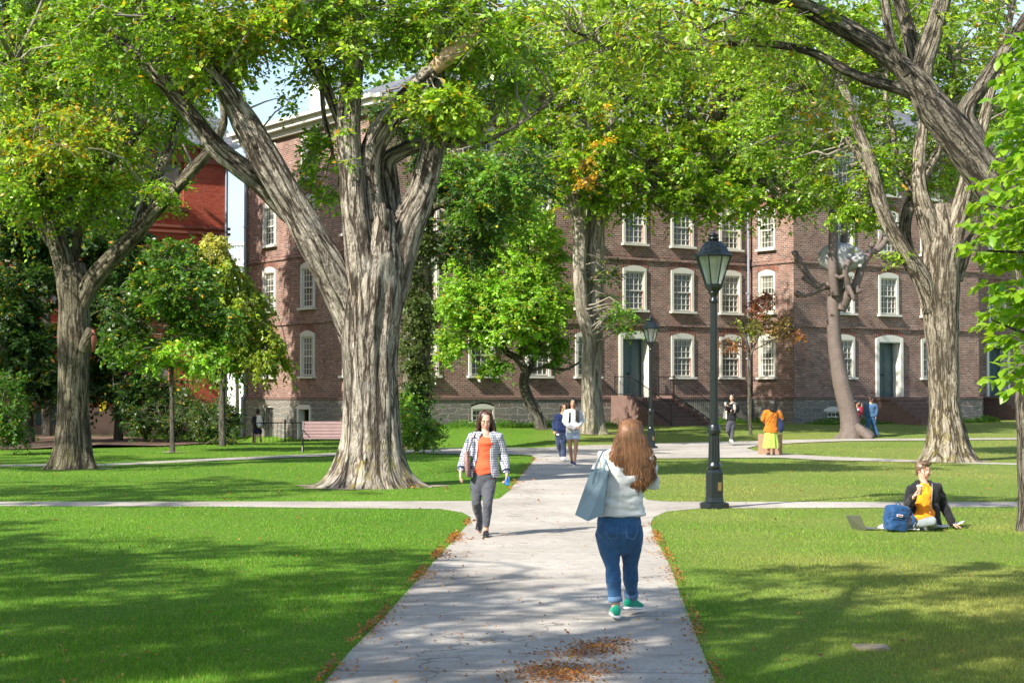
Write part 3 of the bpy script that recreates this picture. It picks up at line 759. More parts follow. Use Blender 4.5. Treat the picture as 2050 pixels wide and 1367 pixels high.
def lampglass():
    m, nt, out = newmat('lamp_glass'); T = NT(nt)
    g = T.n('BsdfGlossy', {'Roughness': .05, 'Color': (.9, .95, .95, 1)}); t = T.n('BsdfTransparent', {'Color': (.85, .9, .9, 1)})
    d = T.n('BsdfTranslucent', {'Color': (.75, .8, .78, 1)})
    m1 = T.n('MixShader', {0: .45, 1: t.outputs[0], 2: d.outputs[0]}); m2 = T.n('MixShader', {0: .14, 1: m1.outputs[0], 2: g.outputs[0]})
    T.l(m2.outputs[0], out.inputs[0]); return m
M['lampglass'] = lampglass(); M['brass'] = plain('brass', (.25, .17, .07), .4, .2, 9, metal=.8)
lamp(1430, 1017, 4.52, 'near black lantern post on the lawn edge right of the woman with the tote')
lamp(1303, 898, 4.42, 'farther smaller black lantern post in front of the brownstone steps')
# ------------------------------------------------------------------ trees
def catmull(pts, rad, step):
    pts = [np.array(p, float) for p in pts]; out = []; ro = []
    n = len(pts)
    for i in range(n-1):
        p0 = pts[max(i-1, 0)]; p1 = pts[i]; p2 = pts[i+1]; p3 = pts[min(i+2, n-1)]
        L = np.linalg.norm(p2-p1); k = max(2, int(L/step))
        for j in range(k):
            t = j/k
            out.append(.5*((2*p1)+(-p0+p2)*t+(2*p0-5*p1+4*p2-p3)*t*t+(-p0+3*p1-3*p2+p3)*t**3))
            ro.append(rad[i]+(rad[i+1]-rad[i])*(t*t*(3-2*t)))
    out.append(pts[-1]); ro.append(rad[-1])
    return np.array(out), np.array(ro)
def bark_tube(pts, rad, n=28, step=.12, seed=0, rough=.07, flare=None, lobes=0.0, closed_tip=True):
    """returns verts, faces, bark attribute"""
    r_ = np.random.default_rng(seed)
    c, r = catmull(pts, rad, step); m = len(c)
    d = np.gradient(c, axis=0); d /= np.linalg.norm(d, axis=1)[:, None]
    h = np.cross(d[0], [0, 1, 0]); h /= np.linalg.norm(h); hs = [h]
    for i in range(1, m):
        h = hs[-1]-d[i]*np.dot(hs[-1], d[i]); h /= np.linalg.norm(h); hs.append(h)
    hs = np.array(hs); ks = np.cross(d, hs)
    L = np.concatenate([[0], np.cumsum(np.linalg.norm(np.diff(c, axis=0), axis=1))])
    th = np.arange(n)*2*math.pi/n
    T_, L_ = np.meshgrid(th, L)
    disp = np.zeros_like(T_)
    for k in range(2, 22):
        amp = rough/(k**.55); ph = r_.uniform(0, 6.28); w = r_.uniform(.3, 1.2)*(.4+k*.1)
        disp += amp*np.cos(k*T_+ph+1.3*np.sin(L_*w+r_.uniform(0, 6.28)))*(.6+.4*np.sin(L_*r_.uniform(.5, 2)+r_.uniform(0, 6.28)))
    for _ in range(4): disp += rough*.35*np.sin(L_*r_.uniform(1.2, 3.5)+r_.uniform(0, 6.28)+np.cos(T_+r_.uniform(0, 6)))
    R = r[:, None]*(1+disp)
    z = c[:, 2][:, None]
    if lobes:
        lb = np.zeros_like(T_)
        for k in (3, 5, 7, 9): lb += np.cos(k*T_+r_.uniform(0, 6.28)+.25*np.sin(L_*1.1))/k**.6
        R *= 1+lobes*lb*np.clip(1.0-L_/7, .4, 1)
    if flare:
        f, hgt, lb0 = flare
        e = np.exp(-L_/hgt)
        lb = sum(np.cos(k*T_+p)*a for k, p, a in ((5, r_.uniform(0, 6.28), .5), (8, r_.uniform(0, 6.28), .4), (3, r_.uniform(0, 6.28), .3)))
        R *= 1+e*f*(1+lb*lb0)
    pos = c[:, None, :]+R[..., None]*(np.cos(T_)[..., None]*hs[:, None, :]+np.sin(T_)[..., None]*ks[:, None, :])
    att = np.stack([np.cos(T_)*r[:, None]+seed*3.1, np.sin(T_)*r[:, None], L_*.22+seed], -1)
    v = pos.reshape(-1, 3); a = att.reshape(-1, 3)
    i, j = np.meshgrid(np.arange(n), np.arange(m-1)); k = (i+1) % n
    f = np.stack([j*n+i, j*n+k, (j+1)*n+k, (j+1)*n+i], -1).reshape(-1, 4)
    # tip cap
    tip = c[-1]+d[-1]*r[-1]*.3
    v = np.vstack([v, tip[None]]); a = np.vstack([a, a[-1:]])
    q = (m-1)*n; tf = np.array([[q+x, q+(x+1) % n, len(v)-1, len(v)-1] for x in range(n)])
    return v, f, a, tf, c, r
def np_mesh(name, v, quads, mat, attrs=None, smooth=True, tris=None):
    me = bpy.data.meshes.new(name)
    nq = len(quads); nt_ = 0 if tris is None else len(tris)
    me.vertices.add(len(v)); me.vertices.foreach_set('co', np.asarray(v, np.float32).ravel())
    loops = quads.ravel() if nq else np.zeros(0, int)
    if nt_: loops = np.concatenate([loops, tris.ravel()])
    me.loops.add(len(loops)); me.loops.foreach_set('vertex_index', loops.astype(np.int32))
    me.polygons.add(nq+nt_)
    st = np.concatenate([np.arange(nq)*4, nq*4+np.arange(nt_)*3]).astype(np.int32)
    me.polygons.foreach_set('loop_start', st)
    me.materials.append(mat)
    if smooth: me.polygons.foreach_set('use_smooth', np.ones(nq+nt_, bool))
    for k, (typ, arr) in (attrs or {}).items():
        at = me.attributes.new(k, typ, 'POINT')
        at.data.foreach_set('vector' if typ == 'FLOAT_VECTOR' else 'color', np.asarray(arr, np.float32).ravel())
    me.update(calc_edges=True); me.validate(); return me
class Tree:
    dn = 1.45; dl = 1.25; wf = 1.0
    def __init__(s, name, label, px, py, bark, seed, cat='tree', group=None, Y=None):
        s.base = G(px, py) if Y is None else Vector((P(px, py, Y).x, Y, ground(P(px, py, Y).x, Y)))
        s.Y = s.base.y; s.name = name; s.seed = seed; s.bark = bark
        s.root = thing(name, label, cat, tuple(s.base), group)
        s.V = []; s.Fq = []; s.A = []; s.Ft = []; s.n = 0; s.sk = []; s.skr = []
        s.cl = []; s.k = 0
    def limb(s, pts, n=24, step=.14, rough=.07, flare=None, lobes=0, ground_start=False):
        """pts: (px, py, dY, width px)"""
        p3 = []; r = []
        for (a, b, dy, w) in pts:
            Y = s.Y+dy; p3.append(P(a, b, Y)); r.append(w/2*Y/F*s.wf)
        if ground_start: p3[0] = Vector((p3[0].x, s.base.y, s.base.z-.25))
        s.k += 1
        v, f, a, tf, c, rr = bark_tube(p3, r, n, step, s.seed+s.k, rough, flare, lobes)
        s.V.append(v); s.Fq.append(f+s.n); s.A.append(a); s.Ft.append(tf[:, :3]+s.n); s.n += len(v)
        s.sk.append(c); s.skr.append(rr)
        return s
    def finish_trunk(s, name='trunk'):
        me = np_mesh(name, np.vstack(s.V)-np.array(s.base), np.vstack(s.Fq), M[s.bark], {'bark': ('FLOAT_VECTOR', np.vstack(s.A))}, tris=np.vstack(s.Ft))
        s.trunk = link(name, me, s.root)
    def blob(s, px, py, rx, ry, dY=0, rz=2.0, n=20, rc=.62, leaves=110, pal=None, size=.11, yel=.045, tw=True, droop=.35, shell=.4):
        """crown blob: centre pixel, radius px, depth offset, depth radius m, clumps"""
        r_ = np.random.default_rng(s.seed*100+len(s.cl)+3); Y = s.Y+dY
        c = np.array(P(px, py, Y)); ax = np.array([rx*Y/F, rz, ry*Y/F])
        for _ in range(int(n*s.dn)):
            q = r_.normal(size=3); q /= np.linalg.norm(q); q *= (shell+(1-shell)*r_.random())**.6
            s.cl.append((c+q*ax, rc*r_.uniform(.75, 1.3), int(leaves*s.dl*r_.uniform(.7, 1.3)), pal or s.pal, size, yel, tw, droop))
        return s
    def crown(s, twr=.012, name='crown'):
        r_ = np.random.default_rng(s.seed+5)
        sk = np.vstack(s.sk); skr = np.concatenate(s.skr)
        VV = []; CC = []; B = MB(); nb = 0
        bpts = []
        for (c, rc, nl, pal, size, yel, tw, droop) in s.cl:
            if tw:
                d = np.linalg.norm(sk-c, axis=1)+np.where(skr > .35, 1.5, 0)+np.where(sk[:, 2] > c[2]+1.0, 1.5, 0)
                k = int(np.argmin(d*r_.uniform(.9, 1.25, len(d))))
                a = sk[k]; L = np.linalg.norm(c-a)
                mid = (a+c)/2+r_.normal(size=3)*L*.12+np.array([0, 0, L*.08])
                m2 = (mid+c)/2+r_.normal(size=3)*L*.05
                m1 = (mid+a)/2+r_.normal(size=3)*L*.05
                r0 = min(.075, twr*(1+L*.9)); B.tube([a, m1, mid, m2, c], [r0, r0*.8, r0*.62, r0*.42, r0*.22], 5)
            m = 9; per = max(4, nl//m)
            for _ in range(m):
                dirv = r_.normal(size=3); dirv[2] = dirv[2]*.55; dirv /= np.linalg.norm(dirv)
                L = rc*r_.uniform(.7, 1.25); t = np.linspace(.12, 1, per)+r_.normal(size=per)*.03
                line = c[None]+dirv[None]*(t*L)[:, None]; line[:, 2] -= droop*L*t*t*r_.uniform(.4, 1.4)
                if tw and nb < 2600 and r_.random() < .55:
                    nb += 1; B.tube([c, line[per//2], line[-1]], [.007, .005, .003], 3)
                side = np.cross(dirv, [0, 0, 1.]); side /= (np.linalg.norm(side)+1e-6)
                sg = np.where(np.arange(per) % 2 == 0, 1., -1.)
                ld = dirv[None]*r_.uniform(.2, 1, per)[:, None]+side[None]*(sg*r_.uniform(.4, 1.1, per))[:, None]+r_.normal(size=(per, 3))*.35
                ld[:, 2] -= droop*r_.uniform(.3, 1.3, per)
                ld /= np.linalg.norm(ld, axis=1)[:, None]
                nrm = np.array([0, 0, 1.])+r_.normal(size=(per, 3))*.8
                sd = np.cross(nrm, ld); sd /= np.linalg.norm(sd, axis=1)[:, None]; up_ = np.cross(ld, sd)
                sz = size*1.12*r_.uniform(.55, 1.3, per)[:, None]
                p0 = line+r_.normal(size=(per, 3))*.03
                w = .29
                VV.append(np.stack([p0, p0+ld*sz*.45+sd*sz*w+up_*sz*.06, p0+ld*sz-up_*sz*.05, p0+ld*sz*.45-sd*sz*w+up_*sz*.06], 1))
                pc = np.array(pal); g = r_.random((per, 1)); base = pc[0]*(1-g)+pc[1]*g
                tone = np.exp(r_.normal()*.2); base = base*tone*np.exp(r_.normal(size=(per, 1))*.28)
                isy = r_.random(per) < yel*(2.2 if r_.random() < .4 else .4)
                yc = np.array([(.42, .36, .02), (.48, .26, .015), (.50, .42, .03)])[r_.integers(0, 3, per)]
                base = np.where(isy[:, None], yc*r_.uniform(.7, 1.1, (per, 1)), base)
                CC.append(np.repeat(np.concatenate([np.clip(base, 0, 1), np.ones((per, 1))], 1)[:, None, :], 4, 1))
        v = np.vstack([x.reshape(-1, 3) for x in VV]); c = np.vstack([x.reshape(-1, 4) for x in CC])
        q = np.arange(len(v)).reshape(-1, 4)
        global NLEAF; NLEAF += len(q)
        me = np_mesh(name, v-np.array(s.base), q, M['leaf'], {'lc': ('FLOAT_COLOR', c)}, smooth=False)
        link(name, me, s.root)
        if B.v: B.build('branches', M['twig'], s.root, smooth=True)
NLEAF = 0
ELM = [(.10, .22, .014), (.24, .38, .026)]
ELMY = [(.14, .27, .018), (.29, .41, .035)]
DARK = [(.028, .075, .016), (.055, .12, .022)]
BRIGHT = [(.15, .32, .025), (.28, .46, .055)]
MID = [(.08, .20, .018), (.15, .29, .03)]
# ---- giant multi-stemmed elm
A = Tree('elm_tree', 'giant grey elm with five thick stems and a flared mossy base left of the path', 740, 974, 'barkA', 11); A.pal = ELM; A.wf = .95
A.limb([(742, 985, 0, 150), (742, 940, 0, 130), (742, 860, 0, 116), (741, 760, 0, 112), (740, 680, 0, 120), (745, 600, 0, 128), (752, 530, 0, 124), (757, 470, 0, 96), (760, 425, .1, 60)], n=120, step=.06, rough=.055, flare=(1.15, .30, .6), lobes=.075, ground_start=True)
A.limb([(724, 740, .1, 50), (704, 640, -.0, 76), (672, 560, -.15, 76), (632, 490, -.3, 70), (590, 415, -.4, 66), (545, 340, -.5, 64), (500, 262, -.6, 58), (468, 205, -.7, 46), (430, 150, -.8, 36), (385, 90, -.9, 30), (330, 30, -1, 26), (280, -30, -1, 22)], n=44, step=.08, rough=.05)
A.limb([(620, 470, .5, 20), (575, 425, .5, 38), (530, 375, .4, 44), (480, 335, .3, 46), (436, 300, .2, 44), (405, 262, .1, 36), (370, 215, 0, 32), (325, 165, 0, 28), (270, 110, 0, 22), (200, 60, 0, 14)], n=36, step=.08, rough=.08)
A.limb([(728, 600, -.25, 60), (722, 520, -.3, 66), (712, 430, -.3, 58), (703, 340, -.3, 52), (698, 250, -.3, 50), (704, 170, -.3, 46), (714, 90, -.3, 44), (718, 20, -.3, 40), (722, -60, -.3, 36), (730, -160, -.3, 28)], n=44, step=.08, rough=.045)
A.limb([(765, 560, -.1, 56), (752, 470, -.1, 52), (742, 380, -.1, 44), (740, 320, -.1, 46), (762, 265, -.15, 50), (800, 215, -.2, 44), (840, 165, -.3, 36), (880, 128, -.3, 30)], n=40, step=.08, rough=.05)
A.limb([(772, 640, .1, 50), (792, 560, .1, 70), (815, 460, .1, 70), (842, 390, .1, 60), (862, 320, .1, 54), (872, 250, .1, 50), (876, 200, .1, 44), (874, 165, .1, 34), (884, 120, .1, 22), (905, 70, .1, 18), (930, 0, 0, 14), (950, -60, 0, 10)], n=44, step=.08, rough=.05)
A.limb([(782, 500, .6, 40), (784, 430, .7, 46), (778, 370, .8, 46), (776, 325, .8, 42), (800, 305, .8, 34), (840, 290, .8, 32), (890, 284, .8, 30), (935, 282, .8, 22), (970, 255, .8, 12)], n=32, step=.08, rough=.06)
A.limb([(700, 290, 0, 16), (675, 235, .1, 18), (655, 180, .2, 22), (625, 120, .2, 26), (590, 70, .3, 24), (560, 10, .3, 18), (530, -60, .3, 14)], n=20, step=.1)
A.limb([(665, 300, .4, 8), (650, 240, .4, 10), (645, 190, .4, 10), (640, 150, .4, 7)], n=12)
A.limb([(940, 300, .8, 8), (1000, 270, .6, 11), (1060, 235, .4, 9), (1110, 195, .2, 6)], n=12)
A.limb([(770, 455, -.45, 10), (766, 430, -.5, 22), (764, 408, -.5, 16)], n=20)
A.finish_trunk()
# peeled limb
def peeled():
    pts = [P(868, 140, A.Y-.4), P(890, 118, A.Y-.42), P(925, 88, A.Y-.44), P(950, 62, A.Y-.45), P(962, 42, A.Y-.45)]
    b = MB(); b.tube(pts, [.13, .17, .16, .13, .05], 14); b.build('peeled_limb', M['peeled'], A.root, True)
    pts = [P(800, 216, A.Y-.36), P(822, 196, A.Y-.4), P(838, 182, A.Y-.42)]; b = MB(); b.tube(pts, [.03, .09, .03], 10); b.build('bark_scar', M['sandstone'], A.root, True)
peeled()
bl = A.blob
bl(300, 80, 220, 100, 0, 2.5, 64); bl(520, 45, 130, 55, -.5, 2, 22, pal=ELMY, yel=.15); bl(620, 30, 130, 60, 0, 2, 24); bl(760, 60, 110, 80, 1.5, 1.5, 18); bl(880, 40, 120, 70, .5, 2, 26)
bl(980, 110, 110, 110, 1, 2.2, 34); bl(650, 150, 30, 40, .8, .8, 4); bl(640, 330, 30, 90, .8, .8, 13, rc=.38, leaves=60); bl(430, 110, 80, 50, -.5, 1.5, 14, pal=ELMY, yel=.12)
bl(570, 215, 14, 40, -.5, .3, 2, rc=.22, leaves=24); bl(860, 205, 60, 40, -.8, .7, 6, rc=.4, pal=ELMY); bl(700, 200, 14, 150, -.7, .3, 5, rc=.25, leaves=30); bl(905, 230, 60, 40, -.2, 1, 9, pal=ELMY, rc=.4)
bl(690, 110, 70, 80, -1.0, .8, 9, rc=.45, leaves=60, pal=ELMY)
bl(400, -130, 400, 110, 0, 3.5, 36, leaves=90, size=.16); bl(980, -120, 260, 100, 0, 3.5, 14, leaves=80, size=.16)
A.crown(.014)
# ---- left elm
B = Tree('elm_tree', 'olive-barked elm at left with a cut stub and yellowing leaves', 145, 938, 'barkB', 23); B.pal = ELM; B.wf = .84
B.limb([(145, 945, 0, 96), (146, 900, 0, 84), (146, 820, 0, 72), (147, 740, 0, 72), (148, 680, 0, 76), (148, 620, 0, 72), (146, 570, 0, 80), (142, 530, 0, 60)], n=72, step=.09, rough=.03, flare=(.75, .35, .5), lobes=.05, ground_start=True)
B.limb([(138, 600, 0, 44), (128, 530, 0, 52), (112, 470, 0, 46), (95, 410, 0, 36), (78, 350, 0, 28), (60, 280, 0, 20), (40, 200, 0, 14), (30, 120, 0, 10)], n=28)
B.limb([(156, 620, 0, 46), (186, 560, -.2, 46), (222, 518, -.3, 42), (262, 478, -.4, 38), (306, 428, -.5, 34), (350, 380, -.6, 30), (395, 330, -.7, 26), (425, 290, -.7, 22), (448, 245, -.8, 18), (440, 190, -.8, 12)], n=30)
B.limb([(280, 450, 0, 12), (300, 400, .3, 26), (322, 340, .5, 24), (345, 285, .7, 22), (352, 230, .8, 16), (362, 170, 1, 10)], n=20)
B.limb([(146, 540, .4, 22), (160, 460, .5, 20), (185, 420, .5, 16), (190, 370, .5, 12), (200, 340, .5, 16), (250, 300, .5, 14), (290, 250, .4, 10)], n=16)
B.limb([(110, 500, 0, 20), (70, 450, .2, 18), (30, 430, .4, 14), (-20, 420, .5, 10)], n=16)
B.limb([(95, 400, .1, 12), (108, 340, .3, 13), (98, 290, .3, 9)], n=14)
B.limb([(40, 230, 1, 14), (75, 160, 1, 20), (105, 110, 1, 20), (125, 50, 1, 16), (140, -20, 1, 12)], n=16)
B.limb([(0, 150, 1, 24), (18, 100, 1, 24), (12, 20, 1, 20), (20, -40, 1, 16)], n=16)
B.limb([(18, 115, 1, 12), (60, 60, 1, 14), (80, -10, 1, 10)], n=12)
B.limb([(168, 700, -.25, 30), (178, 672, -.4, 30), (184, 662, -.45, 27)], n=20, rough=.03)
B.finish_trunk()
b_ = MB(); b_.tube([P(186, 660, B.Y-.5), P(189, 680, B.Y-.47), P(187, 705, B.Y-.40)], [(.03, .02), (.09, .05), (.03, .02)], 10); b_.build('bark_scar', M['sandstone'], B.root, True)
bl = B.blob
bl(110, 275, 110, 70, -1, 1.6, 32, pal=ELMY, yel=.25); bl(215, 330, 80, 60, 0, 2, 22, pal=ELMY, yel=.12); bl(60, 100, 110, 90, 1, 2.5, 34); bl(210, 150, 120, 100, 1, 2.5, 40); bl(330, 230, 90, 70, 1.5, 2, 22); bl(60, 390, 80, 50, 0, 2, 22); bl(330, 390, 30, 30, -.6, 1, 4, rc=.4)
bl(190, 400, 60, 60, .5, 1.5, 14); bl(20, 190, 60, 60, 0, 2, 14, yel=.15); bl(400, 90, 90, 60, 1.5, 2, 20); bl(20, 320, 60, 60, .5, 2, 14)
bl(150, -120, 330, 120, 0, 4, 26, leaves=90, size=.18)
B.crown(.014)
# ---- right elm
Cc = Tree('elm_tree', 'warm grey elm with mossy flared base behind the seated young man', 1898, 924, 'barkC', 37); Cc.pal = ELM; Cc.wf = .79
Cc.limb([(1898, 935, 0, 112), (1895, 880, 0, 92), (1890, 800, 0, 76), (1887, 720, 0, 76), (1885, 640, 0, 86), (1883, 570, 0, 100), (1885, 510, 0, 100), (1888, 460, 0, 80), (1885, 410, 0, 50)], n=84, step=.09, rough=.04, flare=(.75, .42, .5), lobes=.065, ground_start=True)
Cc.limb([(1864, 620, -.1, 46), (1846, 560, -.3, 48), (1812, 505, -.5, 42), (1780, 450, -.6, 38), (1758, 390, -.7, 36), (1740, 320, -.8, 32), (1712, 250, -.8, 28), (1690, 180, -.8, 22), (1660, 130, -.8, 16)], n=30)
Cc.limb([(1800, 480, .1, 20), (1768, 420, .1, 26), (1742, 350, .2, 24), (1706, 290, .2, 22), (1660, 245, .2, 20), (1620, 190, .3, 18), (1590, 130, .3, 16), (1570, 70, .3, 12)], n=22)
Cc.limb([(1880, 520, 0, 60), (1858, 440, -.1, 52), (1842, 380, -.1, 40), (1840, 310, -.1, 32), (1850, 240, 0, 26), (1850, 150, 0, 20), (1842, 60, 0, 16), (1845, -40, 0, 12)], n=28)
Cc.limb([(1900, 520, -.1, 56), (1915, 450, -.2, 50), (1930, 390, -.2, 44), (1944, 330, -.2, 38), (1965, 260, -.3, 30), (1985, 180, -.3, 24), (2010, 90, -.3, 18), (2030, 0, -.3, 14)], n=28)
Cc.limb([(1835, 540, .5, 22), (1812, 470, .6, 30), (1822, 410, .7, 30), (1850, 350, .8, 24), (1885, 290, 1, 20), (1900, 210, 1, 16), (1910, 110, 1, 12)], n=20)
Cc.limb([(1830, 400, .5, 14), (1800, 330, .6, 18), (1785, 260, .7, 16), (1772, 180, .7, 14), (1780, 90, .8, 10)], n=16)
Cc.limb([(1915, 560, 0, 30), (1945, 480, 0, 30), (1985, 455, .2, 26), (2030, 430, .3, 20), (2080, 420, .3, 14)], n=18)
Cc.limb([(1620, 200, .3, 10), (1600, 150, .3, 14), (1585, 95, .3, 16), (1575, 70, .3, 12), (1550, 20, .4, 9)], n=12)
Cc.finish_trunk()
bl = Cc.blob
bl(1620, 120, 150, 110, 1, 2.5, 52, pal=ELMY); bl(1700, 330, 100, 90, 1, 2, 32); bl(1560, 250, 90, 80, 1.5, 2, 28); bl(1800, 180, 110, 130, 2, 2, 36); bl(1930, 100, 110, 110, 1.5, 2, 28, pal=ELMY); bl(1780, 60, 150, 70, 1.5, 2.5, 34)
bl(1740, 430, 36, 30, 1, 1, 6, rc=.4); bl(1690, 420, 40, 24, .8, 1, 6, rc=.4); bl(1800, 510, 26, 14, -.8, .4, 3, rc=.25, leaves=40, pal=ELMY); bl(1990, 250, 70, 70, 2, 1.6, 14); bl(1860, 330, 60, 60, 2.4, 1.5, 12); bl(1990, 380, 60, 60, 2.4, 1.5, 10)
bl(1770, -120, 360, 110, 0, 4, 18, leaves=90, size=.18)
Cc.crown(.014)
# ---- limb tree leaning in from the right
D = Tree('leaning_elm_tree', 'near tree rising outside the right edge, its thick limb arching over the lawn', 2078, 1063, 'barkD', 51); D.pal = ELMY; D.wf = .94
D.limb([(2080, 1075, 0, 84), (2078, 1000, 0, 74), (2078, 900, 0, 80), (2084, 780, 0, 96), (2095, 660, 0, 110), (2092, 560, 0, 120), (2065, 470, 0, 120), (2020, 405, 0, 116)], n=60, step=.06, rough=.04, flare=(.35, .3, .4), ground_start=True)
D.limb([(2070, 480, 0, 96), (2010, 395, 0, 92), (1960, 330, 0, 84), (1915, 275, 0, 78), (1872, 222, 0, 74), (1842, 178, 0, 64), (1805, 135, 0, 46), (1758, 98, 0, 42), (1700, 62, 0, 42), (1640, 30, 0, 38), (1585, 5, 0, 34), (1520, -12, 0, 30), (1440, -30, 0, 24), (1340, -50, 0, 18)], n=52, step=.05, rough=.045)
D.limb([(1872, 215, 0, 36), (1826, 188, 0, 30), (1780, 172, 0, 26), (1735, 160, 0, 24), (1692, 140, 0, 22), (1640, 112, 0, 20), (1590, 96, 0, 18), (1530, 88, 0, 17), (1470, 86, 0, 16), (1420, 92, 0, 16), (1360, 94, 0, 15), (1310, 84, 0, 12), (1265, 90, 0, 11), (1215, 96, 0, 9), (1190, 80, 0, 7), (1140, 60, 0, 5)], n=24, step=.05, rough=.07)
D.limb([(1845, 200, .05, 46), (1845, 140, .1, 42), (1862, 80, .1, 42), (1880, 20, .1, 40), (1900, -50, .1, 36)], n=30, step=.06)
D.limb([(1855, 190, .3, 30), (1832, 120, .4, 34), (1818, 60, .5, 30), (1800, 0, .5, 28), (1790, -50, .5, 24)], n=24, step=.07)
D.limb([(1815, 150, -.1, 20), (1788, 100, -.1, 22), (1776, 40, -.1, 20), (1770, -30, -.1, 18)], n=20, step=.07)
D.limb([(1990, 330, .2, 50), (1950, 270, .2, 46), (1935, 225, .2, 42), (1960, 180, .2, 34), (1985, 140, .2, 30), (2015, 95, .2, 28), (2050, 45, .2, 26), (2080, 0, .2, 22)], n=28, step=.06)
D.limb([(1440, 90, 0, 7), (1400, 70, .1, 7), (1430, 50, .1, 6), (1470, 30, .1, 5), (1500, 5, .1, 4)], n=10)
D.limb([(1500, 30, -.1, 5), (1450, 20, -.1, 6), (1390, 10, -.1, 7), (1360, 40, -.1, 5), (1320, 60, -.1, 4)], n=10)
D.finish_trunk()
bl = D.blob
bl(1350, 60, 170, 60, 0, 1.6, 22, rc=.38, leaves=60, size=.09, yel=.1); bl(1560, 50, 120, 60, .4, 1.4, 14, rc=.38, leaves=60, size=.09); bl(1250, 130, 90, 50, .6, 1.2, 10, rc=.35, leaves=50, size=.09); bl(1650, 210, 70, 40, .8, 1, 7, rc=.35, leaves=45, size=.085, yel=.2)
bl(1150, 30, 130, 50, .6, 1.4, 14, rc=.38, leaves=60, size=.09); bl(1920, 30, 110, 50, .6, 1.2, 9, rc=.35, leaves=50, size=.09)
bl(1500, -110, 420, 90, 0, 2.5, 18, leaves=60, size=.14, rc=.5)
D.crown(.010)
# ---- centre right elm with smooth twin trunk
E = Tree('elm_tree', 'pale smooth elm with fused twin trunk behind the walking couple', 1182, 868, 'barkS', 67, Y=66); E.pal = ELM; E.wf = .86
E.limb([(1186, 880, 0, 64), (1186, 840, 0, 52), (1184, 760, 0, 46), (1186, 690, 0, 46), (1190, 600, 0, 44), (1190, 500, 0, 46), (1192, 440, 0, 44), (1200, 380, 0, 34), (1215, 300, 0, 26), (1225, 200, 0, 20)], n=48, step=.12, rough=.03, flare=(.35, .45, .5), ground_start=True)
E.limb([(1180, 870, -.4, 36), (1178, 760, -.5, 32), (1180, 680, -.6, 30), (1166, 620, -.6, 32), (1160, 540, -.6, 30), (1162, 470, -.6, 34), (1156, 420, -.6, 36), (1140, 350, -.6, 26), (1120, 270, -.6, 20), (1090, 200, -.6, 14)], n=36, step=.12, rough=.03)
E.limb([(1165, 460, -.5, 22), (1130, 400, -.5, 20), (1085, 340, -.3, 16), (1040, 300, 0, 12)], n=16)
E.limb([(1195, 460, 0, 26), (1240, 390, .2, 22), (1310, 320, .4, 18), (1390, 270, .5, 14), (1470, 240, .6, 10)], n=16)
E.limb([(1200, 380, 0, 20), (1190, 300, .3, 18), (1170, 200, .4, 14), (1160, 90, .5, 10)], n=14)
E.limb([(1560, 250, 1, 8), (1540, 330, 1, 10), (1500, 350, 1, 11), (1440, 345, 1, 9), (1420, 300, 1, 9), (1390, 270, .8, 9)], n=12)
E.finish_trunk()
bl = E.blob
kw = dict(rc=.95, leaves=200, size=.15)
bl(1110, 330, 120, 90, -1, 2.5, 26, **kw); bl(1200, 200, 170, 130, 0, 4, 46, pal=ELMY, **kw); bl(1380, 220, 170, 110, 0, 4, 46, pal=ELMY, **kw); bl(1330, 350, 150, 60, 0, 3, 28, **kw); bl(1430, 390, 90, 46, 0, 2.5, 18, **kw); bl(1540, 310, 100, 80, 1, 3, 24, **kw); bl(1290, 90, 240, 90, 1, 4, 44, pal=ELMY, **kw)
bl(1050, 180, 100, 100, 1, 3, 26, **kw); bl(1230, 400, 60, 30, -.5, 1.5, 8, **kw); bl(1520, 150, 120, 90, 2, 3, 24, **kw); bl(1590, 400, 50, 40, 1, 1.5, 8, **kw)
bl(1158, 350, 20, 46, -3, .5, 4, rc=.45, leaves=60, size=.13, pal=[(.42, .22, .012), (.46, .30, .02)]); bl(1220, 250, 60, 90, -4, .8, 3, rc=.35, leaves=40, size=.12, pal=[(.42, .22, .015), (.5, .33, .02)], tw=False)
bl(1225, 560, 22, 60, -.5, .6, 6, rc=.4, leaves=60, pal=DARK); bl(1240, 640, 36, 36, -.8, .8, 10, rc=.5, leaves=80, pal=MID)
bl(1330, -60, 420, 80, 0, 4, 16, rc=1.1, leaves=120, size=.2)
E.crown(.02)
# ---- ivy-clad dark tree behind the giant
Fq = Tree('ivy_clad_tree', 'dark ivy-covered trunk standing directly behind the giant grey elm', 832, 900, 'barkB', 79, cat='tree'); Fq.pal = DARK
Fq.limb([(832, 905, 0, 60), (832, 800, 0, 50), (835, 700, 0, 48), (838, 600, 0, 46), (842, 500, 0, 42), (850, 420, 0, 36), (880, 350, 0, 28), (920, 300, 0, 20)], n=30, step=.15, ground_start=True)
Fq.limb([(860, 420, 0, 16), (905, 400, -.2, 14), (960, 390, -.3, 12), (1000, 360, -.3, 9)], n=12)
Fq.limb([(850, 440, 0, 18), (830, 350, .3, 16), (800, 260, .5, 14), (780, 180, .5, 10)], n=12)
Fq.finish_trunk()
bl = Fq.blob
kd = dict(rc=.75, leaves=190, size=.12)
bl(960, 380, 90, 90, 0, 2.5, 34, pal=MID, **kd); bl(890, 330, 60, 60, 1, 2, 14, pal=DARK, **kd); bl(930, 470, 60, 60, .6, 1.6, 14, pal=DARK, **kd); bl(1000, 430, 60, 60, .6, 1.8, 14, pal=MID, **kd); bl(820, 230, 70, 60, 1, 2, 14, **kd); bl(1040, 350, 70, 60, 1, 2, 14, **kd)
for yy in range(450, 900, 30): bl(835+6*math.sin(yy), yy, 24, 26, -.3, .5, 9, rc=.34, leaves=90, size=.10, pal=[(.045, .075, .02), (.10, .14, .035)] if yy < 760 else DARK, yel=.0, tw=False, droop=.6)
